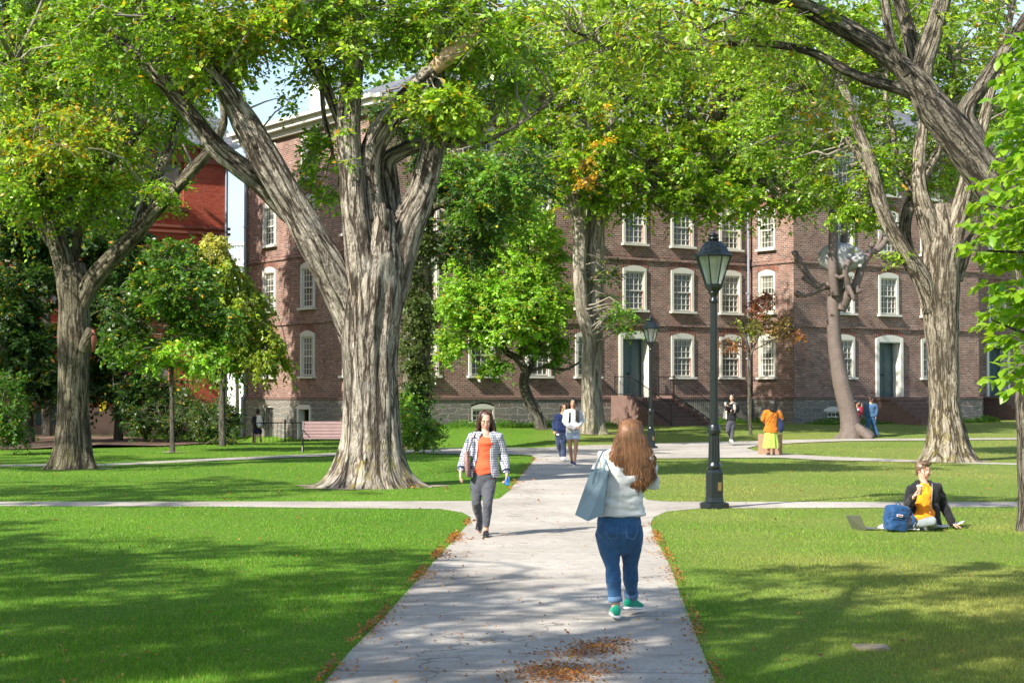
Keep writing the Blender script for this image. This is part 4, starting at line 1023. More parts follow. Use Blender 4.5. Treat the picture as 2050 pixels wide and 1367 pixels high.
bl(830, 840, 42, 50, -.3, 1.0, 16, rc=.5, leaves=120, size=.09, pal=MID, tw=False); bl(945, 420, 60, 50, -1, 1.2, 8, pal=DARK, **kd)
Fq.crown(.016)
# ---- small leaning bright tree
Gt = Tree('small_leaning_tree', 'small bright green tree on two leaning stems against the brick hall', 1086, 866, 'barkE', 83, Y=68.3); Gt.pal = BRIGHT
Gt.limb([(1084, 868, 0, 22), (1074, 835, 0, 18), (1056, 800, 0, 17), (1047, 770, 0, 16), (1050, 740, 0, 16), (1035, 718, 0, 14), (1010, 700, 0, 12), (985, 640, 0, 9), (960, 580, 0, 6)], n=20, step=.12, ground_start=True)
Gt.limb([(1092, 868, 0, 16), (1078, 825, .2, 13), (1062, 795, .2, 12), (1052, 765, .2, 12), (1060, 740, .2, 11), (1080, 700, .2, 9), (1100, 640, .2, 7)], n=16, step=.12)
Gt.limb([(1060, 745, .1, 8), (1090, 735, .1, 7), (1130, 740, .1, 5), (1160, 725, .1, 4)], n=10)
Gt.limb([(1040, 725, 0, 10), (1050, 650, 0, 8), (1050, 560, 0, 6), (1060, 480, 0, 4)], n=12)
Gt.finish_trunk()
bl = Gt.blob
kg = dict(rc=.55, leaves=150, size=.13)
bl(930, 600, 66, 60, -.5, 1.6, 34, **kg); bl(1010, 560, 90, 70, -.5, 1.8, 44, **kg); bl(900, 690, 34, 44, -.6, 1, 9, **kg); bl(1050, 620, 70, 60, -1.2, 1.4, 30, **kg); bl(1070, 500, 60, 60, 0, 1.6, 26, **kg); bl(1098, 600, 46, 70, .2, 1.4, 22, **kg); bl(1095, 690, 50, 40, .3, 1.3, 14, pal=MID, **kg); bl(1000, 660, 60, 40, -.8, 1.2, 14, **kg); bl(1050, 440, 60, 50, .5, 1.4, 18, **kg); bl(960, 520, 60, 40, -.2, 1.2, 16, **kg); bl(1000, 735, 40, 16, -.4, .7, 5, pal=MID, **kg)
Gt.crown(.012)
# ---- young tree
Hh = Tree('young_tree', 'young green tree with thin straight trunk on the left lawn', 345, 906, 'barkE', 91); Hh.pal = [(.05, .14, .014), (.10, .21, .022)]
Hh.limb([(346, 910, 0, 11), (344, 800, 0, 9), (343, 700, 0, 8), (342, 600, 0, 6), (342, 520, 0, 4)], n=14, step=.15, ground_start=True, rough=.03)
Hh.finish_trunk()
bl = Hh.blob; kh = dict(rc=.5, leaves=140, size=.12)
bl(350, 590, 90, 70, 0, 1.5, 40, **kh); bl(270, 690, 60, 40, 0, 1.2, 14, **kh); bl(370, 700, 70, 50, 0, 1.3, 18, pal=BRIGHT, **kh); bl(340, 520, 50, 40, 0, 1.2, 14, **kh); bl(430, 640, 50, 50, 0, 1.2, 14, **kh); bl(250, 620, 50, 50, 0, 1.2, 12, pal=DARK, **kh)
Hh.crown(.010)
J2 = Tree('dark_maple_tree', 'added tall dark tree hidden behind the left trees, shading the end wall of the brick hall', 95, 884, 'barkE', 109, Y=72.5); J2.pal = DARK  # hidden tree added only so its crown shades the hall end wall
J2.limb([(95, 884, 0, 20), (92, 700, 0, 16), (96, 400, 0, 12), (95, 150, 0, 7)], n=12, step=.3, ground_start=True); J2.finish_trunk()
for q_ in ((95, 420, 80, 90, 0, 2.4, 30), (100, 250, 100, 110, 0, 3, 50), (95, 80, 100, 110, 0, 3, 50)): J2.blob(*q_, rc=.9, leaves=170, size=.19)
J2.crown(.016)
# ---- drooping yellow green tree beside it
I = Tree('drooping_tree', 'yellow-green tree with drooping branches between the red building and the brick hall', 446, 892, 'barkE', 97, Y=60); I.pal = [(.13, .22, .02), (.26, .32, .035)]
I.limb([(446, 880, 0, 14), (444, 800, 0, 12), (448, 720, 0, 11), (450, 640, 0, 9), (445, 560, 0, 6), (440, 490, 0, 4)], n=14, step=.15, ground_start=True)
I.limb([(448, 690, 0, 8), (480, 640, -.2, 7), (520, 640, -.3, 5), (550, 680, -.4, 3)], n=10)
I.finish_trunk()
bl = I.blob; ki = dict(rc=.5, leaves=140, size=.14, droop=1.1)
bl(440, 560, 50, 70, 0, 1.3, 26, **ki); bl(490, 640, 50, 60, -.2, 1.3, 28, **ki); bl(535, 700, 36, 36, -.4, .9, 14, **ki); bl(430, 500, 26, 36, 0, .8, 8, pal=[(.3, .33, .06), (.4, .4, .1)], **ki); bl(440, 690, 50, 50, 0, 1.2, 18, pal=MID, **ki); bl(505, 590, 20, 25, 0, .6, 5, **ki)
I.crown(.010)
# ---- dark trees in front of the red building
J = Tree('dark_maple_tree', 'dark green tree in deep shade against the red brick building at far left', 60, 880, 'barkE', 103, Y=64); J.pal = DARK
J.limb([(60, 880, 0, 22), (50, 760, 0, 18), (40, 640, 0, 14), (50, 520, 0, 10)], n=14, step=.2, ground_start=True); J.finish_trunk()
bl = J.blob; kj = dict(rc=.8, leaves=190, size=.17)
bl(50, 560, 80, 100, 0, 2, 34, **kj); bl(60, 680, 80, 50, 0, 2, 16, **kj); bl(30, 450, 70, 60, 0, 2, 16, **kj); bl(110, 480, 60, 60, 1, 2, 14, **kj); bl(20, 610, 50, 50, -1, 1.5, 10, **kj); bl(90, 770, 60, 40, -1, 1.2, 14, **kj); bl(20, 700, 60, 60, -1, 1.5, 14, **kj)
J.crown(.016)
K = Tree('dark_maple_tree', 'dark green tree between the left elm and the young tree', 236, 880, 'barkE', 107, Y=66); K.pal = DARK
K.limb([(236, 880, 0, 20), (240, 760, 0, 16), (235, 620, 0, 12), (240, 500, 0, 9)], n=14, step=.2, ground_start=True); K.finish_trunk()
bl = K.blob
bl(230, 560, 80, 90, 0, 2, 34, **kj); bl(210, 670, 60, 60, 0, 1.8, 16, **kj); bl(240, 480, 60, 40, 0, 2, 14, **kj); bl(150, 230, 100, 100, 0, 2.4, 50, **kj); bl(150, 60, 110, 100, 0, 3, 60, **kj); bl(190, -90, 110, 90, 0, 3, 50, **kj); bl(190, 350, 60, 70, 0, 2.2, 34, **kj); bl(110, 400, 70, 70, 0, 2.2, 24, **kj); bl(270, 780, 60, 40, -1, 1.2, 14, **kj); bl(170, 760, 50, 40, -1, 1.2, 10, **kj); bl(225, 720, 30, 26, 0, 1, 5, **kj)  # tall upper blobs added so this crown throws shade on the hall end wall
K.crown(.016)
def shrub(name, label, px, py, Y, blobs, pal, seed, **kw):
    t = Tree(name, label, px, py, 'barkE', seed, cat='shrub', Y=Y); t.pal = pal
    c = t.base
    for k in range(4):
        a = k*1.6+seed; p = [(px+3*math.cos(a), py+5, .1*math.sin(a), 3), (px+12*math.cos(a), py-20, .3*math.sin(a), 2), (px+18*math.cos(a), py-38, .5*math.sin(a), 1)]
        t.limb(p, n=6, step=.2)
    t.finish_trunk('stems')
    for b in blobs: t.blob(*b, **kw)
    t.crown(.008); return t
ks = dict(rc=.42, leaves=170, size=.075)
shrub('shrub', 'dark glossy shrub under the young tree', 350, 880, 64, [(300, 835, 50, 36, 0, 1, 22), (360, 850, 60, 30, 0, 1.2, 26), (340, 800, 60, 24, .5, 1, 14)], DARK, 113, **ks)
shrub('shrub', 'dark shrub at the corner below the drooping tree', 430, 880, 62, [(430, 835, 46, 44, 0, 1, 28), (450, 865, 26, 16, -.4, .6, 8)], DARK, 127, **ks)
shrub('shrub', 'rounded bright-topped shrub at the left edge', 10, 885, 52, [(8, 800, 40, 50, 0, 1, 26), (15, 860, 36, 30, -.2, 1, 16)], [(.04, .12, .015), (.09, .2, .02)], 131, **ks)
shrub('shrub', 'leafy shrub at the foot of the ivy-clad trunk', 835, 898, 53, [(850, 860, 26, 26, -.6, .6, 12), (815, 850, 20, 40, -.5, .5, 9)], MID, 137, **ks)
# ---- red-leaved sapling
L_ = Tree('red_leaved_sapling', 'slender sapling with red and green leaves in front of the drain pipe', 1502, 850, 'barkE', 139, Y=68); L_.pal = [(.24, .07, .04), (.30, .15, .05)]
L_.limb([(1503, 860, 0, 8), (1500, 800, 0, 8), (1500, 750, 0, 7), (1500, 710, 0, 6), (1492, 670, 0, 4), (1486, 640, 0, 3)], n=12, step=.15, ground_start=True, rough=.05)
L_.limb([(1501, 715, 0, 5), (1515, 680, 0, 4), (1530, 650, 0, 3), (1540, 600, 0, 2)], n=8)
L_.limb([(1510, 700, 0, 3), (1550, 680, 0, 2), (1590, 660, 0, 2)], n=8); L_.limb([(1500, 700, 0, 3), (1470, 690, 0, 2), (1450, 690, 0, 2)], n=8)
L_.finish_trunk()
bl = L_.blob; kl = dict(rc=.38, leaves=70, size=.10, droop=.5)
bl(1530, 610, 26, 26, 0, .8, 9, pal=[(.24, .06, .05), (.30, .12, .06)], **kl); bl(1560, 650, 34, 20, 0, .8, 9, pal=[(.20, .13, .05), (.28, .2, .06)], **kl); bl(1495, 650, 24, 18, 0, .7, 6, pal=[(.16, .24, .03), (.25, .3, .05)], **kl); bl(1455, 690, 22, 10, 0, .5, 4, **kl); bl(1590, 670, 20, 12, 0, .5, 3, **kl); bl(1520, 640, 20, 20, 0, .6, 4, pal=[(.2, .2, .03), (.3, .2, .04)], **kl)
L_.crown(.008)
# ---- background trees that close the view above the roofs
for k, (px, Y, pxs, r, n, lab) in enumerate(((1160, 118, 300, 150, 46, 'tall tree behind the roof of the brick hall, left of centre'), (1560, 122, 320, 160, 46, 'tall tree behind the roof of the brick hall, right of centre'), (1900, 112, 280, 190, 36, 'tall tree behind the brick hall at the right edge'), (170, 112, 260, 150, 36, 'tall tree behind the red brick building'), (900, 118, 150, 120, 26, 'tall tree behind the roof of the brick hall near its left corner'))):
    t = Tree('background_tree', lab, px, 840, 'barkE', 150+k, Y=Y); t.pal = MID
    t.limb([(px, 840, 0, 26), (px, 500, 0, 20), (px+10, 250, 0, 12), (px, 100, 0, 7)], n=10, step=.6, ground_start=True); t.finish_trunk()
    t.blob(px, 130, pxs, r, 0, 6, n, rc=2.0, leaves=170, size=.40, pal=ELM); t.crown(.03)
t = Tree('background_tree', 'low tree glimpsed between the two brick buildings', 470, 800, 'barkE', 160, Y=105); t.pal = [(.16, .24, .04), (.28, .32, .07)]
t.limb([(475, 840, 0, 8), (474, 700, 0, 6), (470, 620, 0, 4)], n=8, step=.4, ground_start=True); t.finish_trunk(); t.blob(472, 680, 26, 90, 0, 2, 22, rc=1.0, leaves=120, size=.2); t.crown(.02)
# ---- big leaved branches at the right edge (near)
Mg = Tree('big_leaved_tree', 'tree with large bright green leaves hanging in from the right edge', 2150, 1120, 'barkE', 171, Y=18.5); Mg.pal = [(.12, .27, .012), (.26, .40, .025)]
Mg.limb([(2190, 1140, 0, 60), (2185, 900, 0, 50), (2170, 700, 0, 44), (2160, 500, 0, 38), (2150, 300, 0, 30), (2130, 100, 0, 20)], n=20, step=.15, ground_start=True)
for y0, x1, y1 in ((300, 2000, 230), (470, 1950, 400), (520, 1930, 500), (700, 1985, 640), (800, 2010, 730), (200, 2020, 90), (620, 2000, 570)):
    Mg.limb([(2160, y0, 0, 14), (2100, (y0+y1)/2-10, -.1, 9), (2050, (y0+y1)/2-5, -.2, 6), (x1, y1, -.3, 3)], n=8, step=.1)
Mg.finish_trunk()
def big_leaves():
    r_ = np.random.default_rng(5); V_ = []; C_ = []; Q = []; n0 = 0; B = MB()
    twigs = [(2060, 60, 2000, 120), (2060, 130, 1995, 160), (2070, 190, 1985, 200), (2080, 250, 1985, 270), (2080, 300, 1990, 330), (2070, 350, 1955, 370), (2070, 390, 1945, 410), (2070, 430, 1930, 450), (2070, 460, 1925, 490), (2080, 500, 1960, 520), (2060, 540, 1935, 500), (2080, 560, 1950, 575), (2080, 590, 1985, 600), (2080, 620, 1960, 630), (2080, 650, 1955, 655), (2060, 690, 1990, 690), (2070, 720, 2010, 740), (2070, 730, 1975, 765), (2080, 330, 2010, 300), (2090, 400, 2010, 430), (2080, 480, 2000, 470), (2090, 220, 2020, 240), (2090, 100, 2030, 80)]
    twigs += [(xa, ya+14, xb+30+8*math.sin(ya), yb+22) for (xa, ya, xb, yb) in twigs]+[(xa, ya-10, xb+55, yb-16) for (xa, ya, xb, yb) in twigs[::2]]
    for (xa, ya, xb, yb) in twigs:
        dy = r_.uniform(-.9, .9); a = np.array(P(2155, ya+8, 18.5+dy*.2)); b = np.array(P(xb, yb, 18.3+dy))
        B.tube([a, (a+b)/2+np.array([0, 0, .03]), b], [.008, .006, .003], 5)
        k = 15
        for i in range(k):
            t = .35+.65*(i+.5)/k; p = a+(b-a)*t+np.array([0, 0, .05*math.sin(t*3)])
            for sgn in (-1, 1):
                d = (b-a)/np.linalg.norm(b-a)*r_.uniform(.3, 1)+np.array([0, sgn*r_.uniform(.4, 1), r_.uniform(-.55, .05)])+r_.normal(size=3)*.25
                d /= np.linalg.norm(d); nrm = np.array([0, 0, 1.])+r_.normal(size=3)*.4; s_ = np.cross(nrm, d); s_ /= np.linalg.norm(s_); u_ = np.cross(d, s_)
                L = r_.uniform(.10, .17); w = L*.33; p1 = p+d*.03
                prof = [(0, .02), (.18, .62), (.42, 1), (.68, .82), (.88, .35), (1, .02)]
                vv = []
                for tt, ww in prof:
                    cen = p1+d*L*tt-u_*L*.18*tt*tt
                    vv += [cen-s_*w*ww+u_*w*.25*ww, cen, cen+s_*w*ww+u_*w*.25*ww]
                V_.append(vv)
                for j in range(len(prof)-1):
                    for q in (0, 1): o = n0+j*3+q; Q.append((o, o+1, o+4, o+3))
                n0 += len(vv); g = r_.random(); c = np.array(Mg.pal[0])*(1-g)+np.array(Mg.pal[1])*g
                C_ += [(*c, 1)]*len(vv)
    v = np.array([x for vv in V_ for x in vv])
    me = np_mesh('crown', v-np.array(Mg.base), np.array(Q), M['leaf'], {'lc': ('FLOAT_COLOR', np.array(C_))}, smooth=True)
    link('crown', me, Mg.root); B.build('branches', M['twig'], Mg.root)
big_leaves()
# ---- trees standing behind the camera whose crowns shade the lawn
for k, (x, y, h, r, n, lab) in enumerate(SHADE):
    t = Tree('shade_tree', lab, 1025, 900, 'barkB', 180+k, Y=30); t.pal = ELM
    t.base = Vector((x, y, 0)); t.root.location = t.base; t.Y = y
    v, f, a, tf, c, rr = bark_tube([(x, y, -.2), (x+.1, y, h*.35), (x-.2, y+.2, h*.7), (x, y, h)], [.5, .38, .25, .1], 16, .3, 190+k, .05, (.4, .4, .4))
    t.V.append(v); t.Fq.append(f); t.A.append(a); t.Ft.append(tf[:, :3]); t.n += len(v); t.sk.append(c); t.skr.append(rr)
    r_ = np.random.default_rng(k)
    for q in range(5):
        an = q*1.3+k; e = np.array([x+r*.8*math.cos(an), y+r*.8*math.sin(an), h*r_.uniform(.75, 1)])
        v, f, a, tf, c, rr = bark_tube([(x, y, h*.4), ((x+e[0])/2, (y+e[1])/2, h*.62), tuple(e)], [.2, .13, .05], 8, .4, 200+k*7+q)
        t.V.append(v); t.Fq.append(f+t.n); t.A.append(a); t.Ft.append(tf[:, :3]+t.n); t.n += len(v); t.sk.append(c); t.skr.append(rr)
    t.finish_trunk()
    for _ in range(int(n*1.6)):
        q = r_.normal(size=3); q /= np.linalg.norm(q); q *= r_.random()**.4
        t.cl.append((np.array([x, y, h*.85])+q*np.array([r*1.1, r*1.1, h*.12]), .52, 72, ELM, .16, .05, True, .3))
    t.crown(.02)
from mathutils import noise as mnoise
# ------------------------------------------------------------------ lawn blades, fallen leaves
PP = np.array([(p[0], p[1]) for p in poly])
def inpoly(x, y, Pq=PP):
    ins = np.zeros(len(x), bool); n = len(Pq); j = n-1
    for i in range(n):
        xi, yi = Pq[i]; xj, yj = Pq[j]
        c = ((yi > y) != (yj > y)) & (x < (xj-xi)*(y-yi)/(yj-yi+1e-12)+xi); ins ^= c; j = i
    return ins
def px2g(px, py):
    c, s = math.cos(PITCH), math.sin(PITCH)
    u = (CY-py)/F; dx = (px-CX)/F; dy = c-u*s; dz = s+u*c
    k = -H/dz; return dx*k, dy*k
def blades(name, n, y0, y1, hmin, hmax, wpx, seed):
    r_ = np.random.default_rng(seed)
    px = r_.uniform(-260, 2320, n); py = r_.uniform(y0, y1, n); x, y = px2g(px, py)
    tr = [(A.base.x, A.base.y, 1.0), (Cc.base.x, Cc.base.y, .8), (B.base.x, B.base.y, .7)]
    e = np.abs(r_.normal(size=n))*.028*np.where(x < (y*.001), -1, 1)*(1+np.sin(y*5.3)*.6); ok = ~(inpoly(x+e, y) & inpoly(x, y))
    for a_, b_, q in tr: ok &= (x-a_)**2+(y-b_)**2 > q*q
    x, y = x[ok], y[ok]; n = len(x)
    z = np.array([ground(a_, b_) if b_ > 44 else 0. for a_, b_ in zip(x, y)])
    h = r_.uniform(hmin, hmax, n)*(1+.3*np.sin(x*2.1+1.3*np.sin(y*1.1))); w = np.maximum(.0035, wpx*y/F)*r_.uniform(.7, 1.3, n)
    a = r_.uniform(0, 6.28, n); lx = r_.normal(size=n)*.4*h; ly = r_.normal(size=n)*.4*h
    ca, sa = np.cos(a)*w/2, np.sin(a)*w/2*.5
    v = np.stack([np.stack([x-ca, y-sa, z-.004], -1), np.stack([x+ca, y+sa, z-.004], -1), np.stack([x+lx, y+ly, z+h], -1)], 1).reshape(-1, 3)
    g = r_.random((n, 1)); c = np.array([.06, .19, .008])*(1-g)+np.array([.17, .34, .022])*g
    dry = np.clip((x-.5)/3.5, 0, 1)*np.clip(.55+.5*np.sin(x*.7+1.7*np.sin(y*.33))+.25*np.sin(y*1.9+x), .15, 1)
    dry = (dry*.9)[:, None]; c = c*(1-dry)+np.array([.35, .335, .085])*dry
    st = r_.random(n) < .06; c[st] = np.array([.36, .33, .12])
    c = c*np.exp(r_.normal(size=(n, 1))*.3)
    ptch = .5+.5*np.sin(x*.9+2*np.sin(y*.5)+.7)*np.sin(y*.6+x*.3); c = c*(1+.16*(ptch[:, None]-.5))
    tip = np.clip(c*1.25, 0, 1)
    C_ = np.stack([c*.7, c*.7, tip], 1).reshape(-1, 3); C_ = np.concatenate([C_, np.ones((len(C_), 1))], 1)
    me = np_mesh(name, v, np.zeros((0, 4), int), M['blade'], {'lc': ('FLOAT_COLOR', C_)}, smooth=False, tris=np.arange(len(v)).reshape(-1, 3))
    tag(link(name, me), kind='stuff')
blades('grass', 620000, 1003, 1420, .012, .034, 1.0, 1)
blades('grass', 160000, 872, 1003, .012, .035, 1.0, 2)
def fallen():
    r_ = np.random.default_rng(9); X = []; Y = []
    def addpx(px, py):
        x, y = px2g(np.array(px), np.array(py)); X.append(x); Y.append(y)
    def along(edge, n, sg, spread):
        e = [q for q in edge]
        pts = np.array([px2g(np.array(float(a)), np.array(float(b))) for a, b in e]); L = np.linalg.norm(np.diff(pts, axis=0), axis=1); cum = np.concatenate([[0], np.cumsum(L)])
        t = r_.uniform(0, cum[-1], n)
        dens = .5+.5*np.sin(t*2.3+1.5*np.sin(t*.7)); t = t[r_.random(n) < dens]
        x = np.interp(t, cum, pts[:, 0]); y = np.interp(t, cum, pts[:, 1])
        X.append(x+sg*np.abs(r_.exponential(spread, len(t)))-sg*.05); Y.append(y+r_.normal(size=len(t))*.03)
    along(LEFT_EDGE[:7], 2600, 1, .055); along(RIGHT_EDGE[:6], 1500, -1, .045); along(LEFT_UP[4:8], 500, 1, .10); along(LEFT_EDGE[:7], 500, 1, .25)
    for cx, cy, sx, sy, n in ((1110, 1352, 46, 12, 900), (1195, 1298, 32, 7, 420), (1150, 1312, 45, 5, 260), (1180, 1345, 40, 6, 160), (1235, 1287, 20, 4, 60)):
        addpx(cx+r_.normal(size=n)*sx, cy+r_.normal(size=n)*sy)
    n = 520; addpx(r_.uniform(-100, 2150, n), 960+r_.random(n)**.7*420)
    n = 260; addpx(r_.uniform(700, 1400, n), r_.uniform(1150, 1375, n))
    n = 160; addpx(r_.uniform(0, 2050, n), r_.uniform(905, 1000, n))
    x = np.concatenate(X); y = np.concatenate(Y); n = len(x)
    on = inpoly(x, y); z = np.where(on, .016, .035)+r_.uniform(0, .012, n)
    z += np.array([ground(a_, b_) if b_ > 44 else 0. for a_, b_ in zip(x, y)])
    a = r_.uniform(0, 6.28, n); L = r_.uniform(.016, .036, n)*np.where(on, 1, 1.1)*np.clip(y/16, 1, 1.7); t1 = r_.normal(size=n)*.35; t2 = r_.normal(size=n)*.35
    d = np.stack([np.cos(a), np.sin(a), t1], -1); s_ = np.stack([-np.sin(a), np.cos(a), t2], -1); p = np.stack([x, y, z], -1)
    v = np.stack([p, p+(d*.5+s_*.35)*L[:, None], p+d*L[:, None]+np.array([0, 0, .004]), p+(d*.5-s_*.35)*L[:, None]], 1).reshape(-1, 3)
    pal = np.array([(.36, .13, .035), (.24, .09, .03), (.45, .22, .06), (.30, .16, .07), (.42, .20, .04), (.18, .08, .035)])
    c = pal[r_.integers(0, 6, n)]*r_.uniform(.7, 1.2, (n, 1)); C_ = np.repeat(np.concatenate([c, np.ones((n, 1))], 1), 4, 0)
    me = np_mesh('fallen_leaves', v, np.arange(len(v)).reshape(-1, 4), M['leaf'], {'lc': ('FLOAT_COLOR', C_)}, smooth=False)
    tag(link('fallen_leaves', me), kind='stuff')
fallen()
# soil skirt round the giant trunk
def soil(tr, rx, ry, name, dx=0):
    pts = []
    for i in range(40):
        a = i/40*2*math.pi; k = 1+.18*math.sin(3*a+1)+.1*math.sin(7*a); pts.append((tr.base.x+dx+rx*k*math.cos(a), tr.base.y+ry*k*math.sin(a)))
    drape(name, pts, M['bareroot'], .012, maxe=9)
soil(A, 1.35, .95, 'bare_soil', -.12); soil(Cc, .95, .7, 'bare_soil'); soil(E, .8, .7, 'bare_soil'); soil(Hh, .35, .3, 'bare_soil'); soil(Gt, .35, .35, 'bare_soil'); soil(B, .8, .6, 'bare_soil')
# flat stone marker in the right lawn
g0 = G(1744, 1297); b = MB(); b.box((0, 0, -.008), (.24, .22, .05)); mk = b.build('stone_marker', M['bareroot']); mk.location = (g0.x, g0.y, .0)
tag(mk, 'small flat stone marker set in the grass at lower right', 'stone marker')
# ground cover by the hall walls
def cover(name, segs, label, seed, pal, n=9000, hh=.3):
    r_ = np.random.default_rng(seed); V_ = []; C_ = []
    for (o, ang, x0, x1, d0, d1) in segs:
        Mx = wallM(o, ang); k = n//len(segs)
        for _ in range(k):
            p = Mx @ Vector((r_.uniform(x0, x1), -r_.uniform(d0, d1), 0)); h = r_.random()**1.5*hh*(.5+.5*math.sin(p.x*3+p.y))
            q = np.array([p.x, p.y, ground(p.x, p.y)+h]); d = r_.normal(size=3); d /= np.linalg.norm(d); s_ = np.cross(d, [0, .3, 1]); L = r_.uniform(.07, .13)
            V_ += [q, q+d*L*.5+s_*L*.3, q+d*L, q+d*L*.5-s_*L*.3]; g = r_.random(); c = np.array(pal[0])*(1-g)+np.array(pal[1])*g; C_ += [(*c, 1)]*4
    v = np.array(V_); me = np_mesh(name, v, np.arange(len(v)).reshape(-1, 4), M['leaf'], {'lc': ('FLOAT_COLOR', np.array(C_))}, smooth=False)
    tag(link(name, me), kind='stuff')
cover('ground_cover', [(C0, A_F, .5, 11.2, .3, 1.6), (C0, A_F, 14.4, 19.6, .3, 1.6), (PO1, A_F, .2, 4.7, .3, 1.8), (PO1, A_F, 7.4, 12, .3, 1.6), (C0, A_F, 1, 10, .3, 3.4)], '', 3, [(.05, .14, .02), (.11, .24, .03)], 16000)
# ------------------------------------------------------------------ bronze tree sculpture with boulder
M['bronze'] = plain('brown_bronze', (.135, .105, .092), .75, .35, 4, metal=0, spec=.3, bstr=.8, bdist=.03)
M['granite'] = plain('pale_granite', (.33, .33, .325), 1.0, .25, 5, spec=.02, bstr=.3, bdist=.01)
S = Tree('tree_sculpture', 'bare bronze tree sculpture carrying a grey boulder in its branches', 1698, 879, 'barkB', 211, cat='sculpture', Y=67.5)
M['sculpt'] = M['bronze']; S.bark = 'sculpt'
S.wf = .86; sl = S.limb
sl([(1700, 888, 0, 60), (1703, 860, 0, 48), (1697, 820, 0, 42), (1685, 770, 0, 39), (1676, 720, 0, 35), (1670, 670, 0, 32), (1668, 620, 0, 31), (1672, 590, 0, 33), (1678, 565, 0, 26)], n=32, step=.12, rough=.02, flare=(.35, .3, .6)); S.wf = 1.08
sl([(1678, 600, 0, 22), (1668, 574, 0, 22), (1655, 572, 0, 16), (1640, 574, 0, 12), (1622, 556, 0, 11), (1608, 536, 0, 11), (1598, 520, 0, 13), (1592, 508, 0, 9)], n=14)
sl([(1650, 575, -.05, 10), (1630, 586, -.1, 8), (1612, 592, -.1, 7), (1596, 588, -.1, 9)], n=10)
sl([(1636, 574, 0, 9), (1622, 566, -.1, 8), (1612, 558, -.1, 9)], n=10)
sl([(1672, 590, -.3, 18), (1668, 550, -.45, 18), (1667, 500, -.5, 16), (1668, 460, -.5, 15), (1672, 440, -.5, 13), (1684, 430, -.5, 12), (1692, 425, -.5, 16)], n=14)
sl([(1668, 455, -.5, 12), (1664, 430, -.5, 12), (1668, 418, -.5, 9)], n=10)
sl([(1690, 470, .8, 14), (1686, 520, .8, 14), (1682, 565, .5, 14)], n=10); sl([(1690, 475, .8, 14), (1692, 430, .8, 13), (1696, 400, .8, 8)], n=10)
sl([(1680, 620, 0, 24), (1692, 594, 0, 24), (1706, 578, 0, 20), (1718, 556, 0, 15), (1728, 526, 0, 15), (1740, 508, 0, 15), (1756, 500, 0, 13), (1768, 488, 0, 12), (1774, 478, 0, 8)], n=14)
sl([(1752, 502, 0, 9), (1762, 480, 0, 8), (1766, 462, 0, 5)], n=8); sl([(1742, 507, 0, 9), (1745, 494, 0, 6)], n=8)
sl([(1712, 576, -.1, 16), (1718, 584, -.2, 12), (1722, 580, -.2, 8)], n=8)
sl([(1700, 586, -.3, 14), (1696, 562, -.5, 13), (1692, 545, -.6, 11), (1698, 525, -.6, 9)], n=10); sl([(1694, 550, -.6, 8), (1680, 556, -.6, 8), (1672, 550, -.6, 6)], n=8); sl([(1698, 572, -.5, 8), (1706, 590, -.6, 8), (1710, 602, -.6, 6)], n=8)
sl([(1700, 850, -.1, 22), (1722, 862, -.3, 20), (1738, 874, -.5, 17), (1745, 880, -.6, 13)], n=12); sl([(1710, 848, 0, 16), (1732, 862, .3, 14), (1748, 874, .3, 12)], n=12)
sl([(1695, 868, 0, 18), (1674, 880, -.2, 14), (1652, 889, -.4, 8)], n=10)
for (kx, ky) in ((1592, 508), (1596, 588), (1612, 557), (1692, 424), (1774, 480), (1668, 416), (1600, 520), (1652, 572), (1745, 492), (1672, 470), (1699, 524)):
    sl([(kx-4, ky+3, 0 if kx < 1660 or kx > 1700 else -.5, 11), (kx, ky, 0 if kx < 1660 or kx > 1700 else -.5, 14), (kx+3, ky-5, 0 if kx < 1660 or kx > 1700 else -.5, 7)], n=10, rough=.15)
S.finish_trunk('bronze_tree')
c = P(1684, 518, S.Y+.1); b = MB(); b.ball(c, (.92, .62, .60), 48)
st = b.build('boulder', M['granite'], S.root, True)
for v in st.data.vertices:
    q = v.co*1.0; nn = mnoise.noise(q*1.1)*.18+mnoise.noise(q*3.3)*.07+mnoise.noise(q*8)*.02; cc = Vector(c)-S.base
    d = v.co-cc; v.co = cc+d*(1+nn)
    dx = d.x/.92
    if dx < -.55: v.co.z += .05
    # carved hollow on the camera side to the right
    e = ((d.x-.42)/.36)**2+((d.z-.12)/.30)**2
    if d.y < 0 and e < 1: v.co.y += .26*(1-e)
# ------------------------------------------------------------------ people
def remesh_obj(mb, name, mat, parent, voxel=.01, smooth=3, fold=0, fscale=9, fz=1.0, seed=0):
    me = mb.mesh(name, mat, world_off(parent)); o = link(name, me, parent)
    m = o.modifiers.new('r', 'REMESH'); m.mode = 'VOXEL'; m.voxel_size = voxel; m.use_smooth_shade = True
    if smooth: s = o.modifiers.new('s', 'SMOOTH'); s.iterations = smooth; s.factor = .5
    dg = bpy.context.evaluated_depsgraph_get(); ev = o.evaluated_get(dg)
    nm = bpy.data.meshes.new_from_object(ev); o.modifiers.clear(); o.data = nm; nm.name = name
    if fold:
        nn = [v.normal.copy() for v in nm.vertices]
        for v, nr in zip(nm.vertices, nn):
            q = Vector((v.co.x*fscale, v.co.y*fscale, v.co.z*fscale*fz+seed)); v.co += nr*(fold*mnoise.noise(q)+fold*.5*mnoise.noise(q*2.2))
    nm.materials.clear(); nm.materials.append(mat); nm.polygons.foreach_set('use_smooth', [True]*len(nm.polygons)); nm.update()
    return o
b = MB(); 
for (px, py, r) in ((1716, 500, .10), (1724, 516, .09), (1712, 520, .13), (1700, 512, .08), (1722, 532, .07)): b.ball(P(px, py, S.Y-.42), (r*1.25, r*.6, r*1.05), 12)
remesh_obj(b, 'carved_relief', M['granite'], S.root, .02, 3)
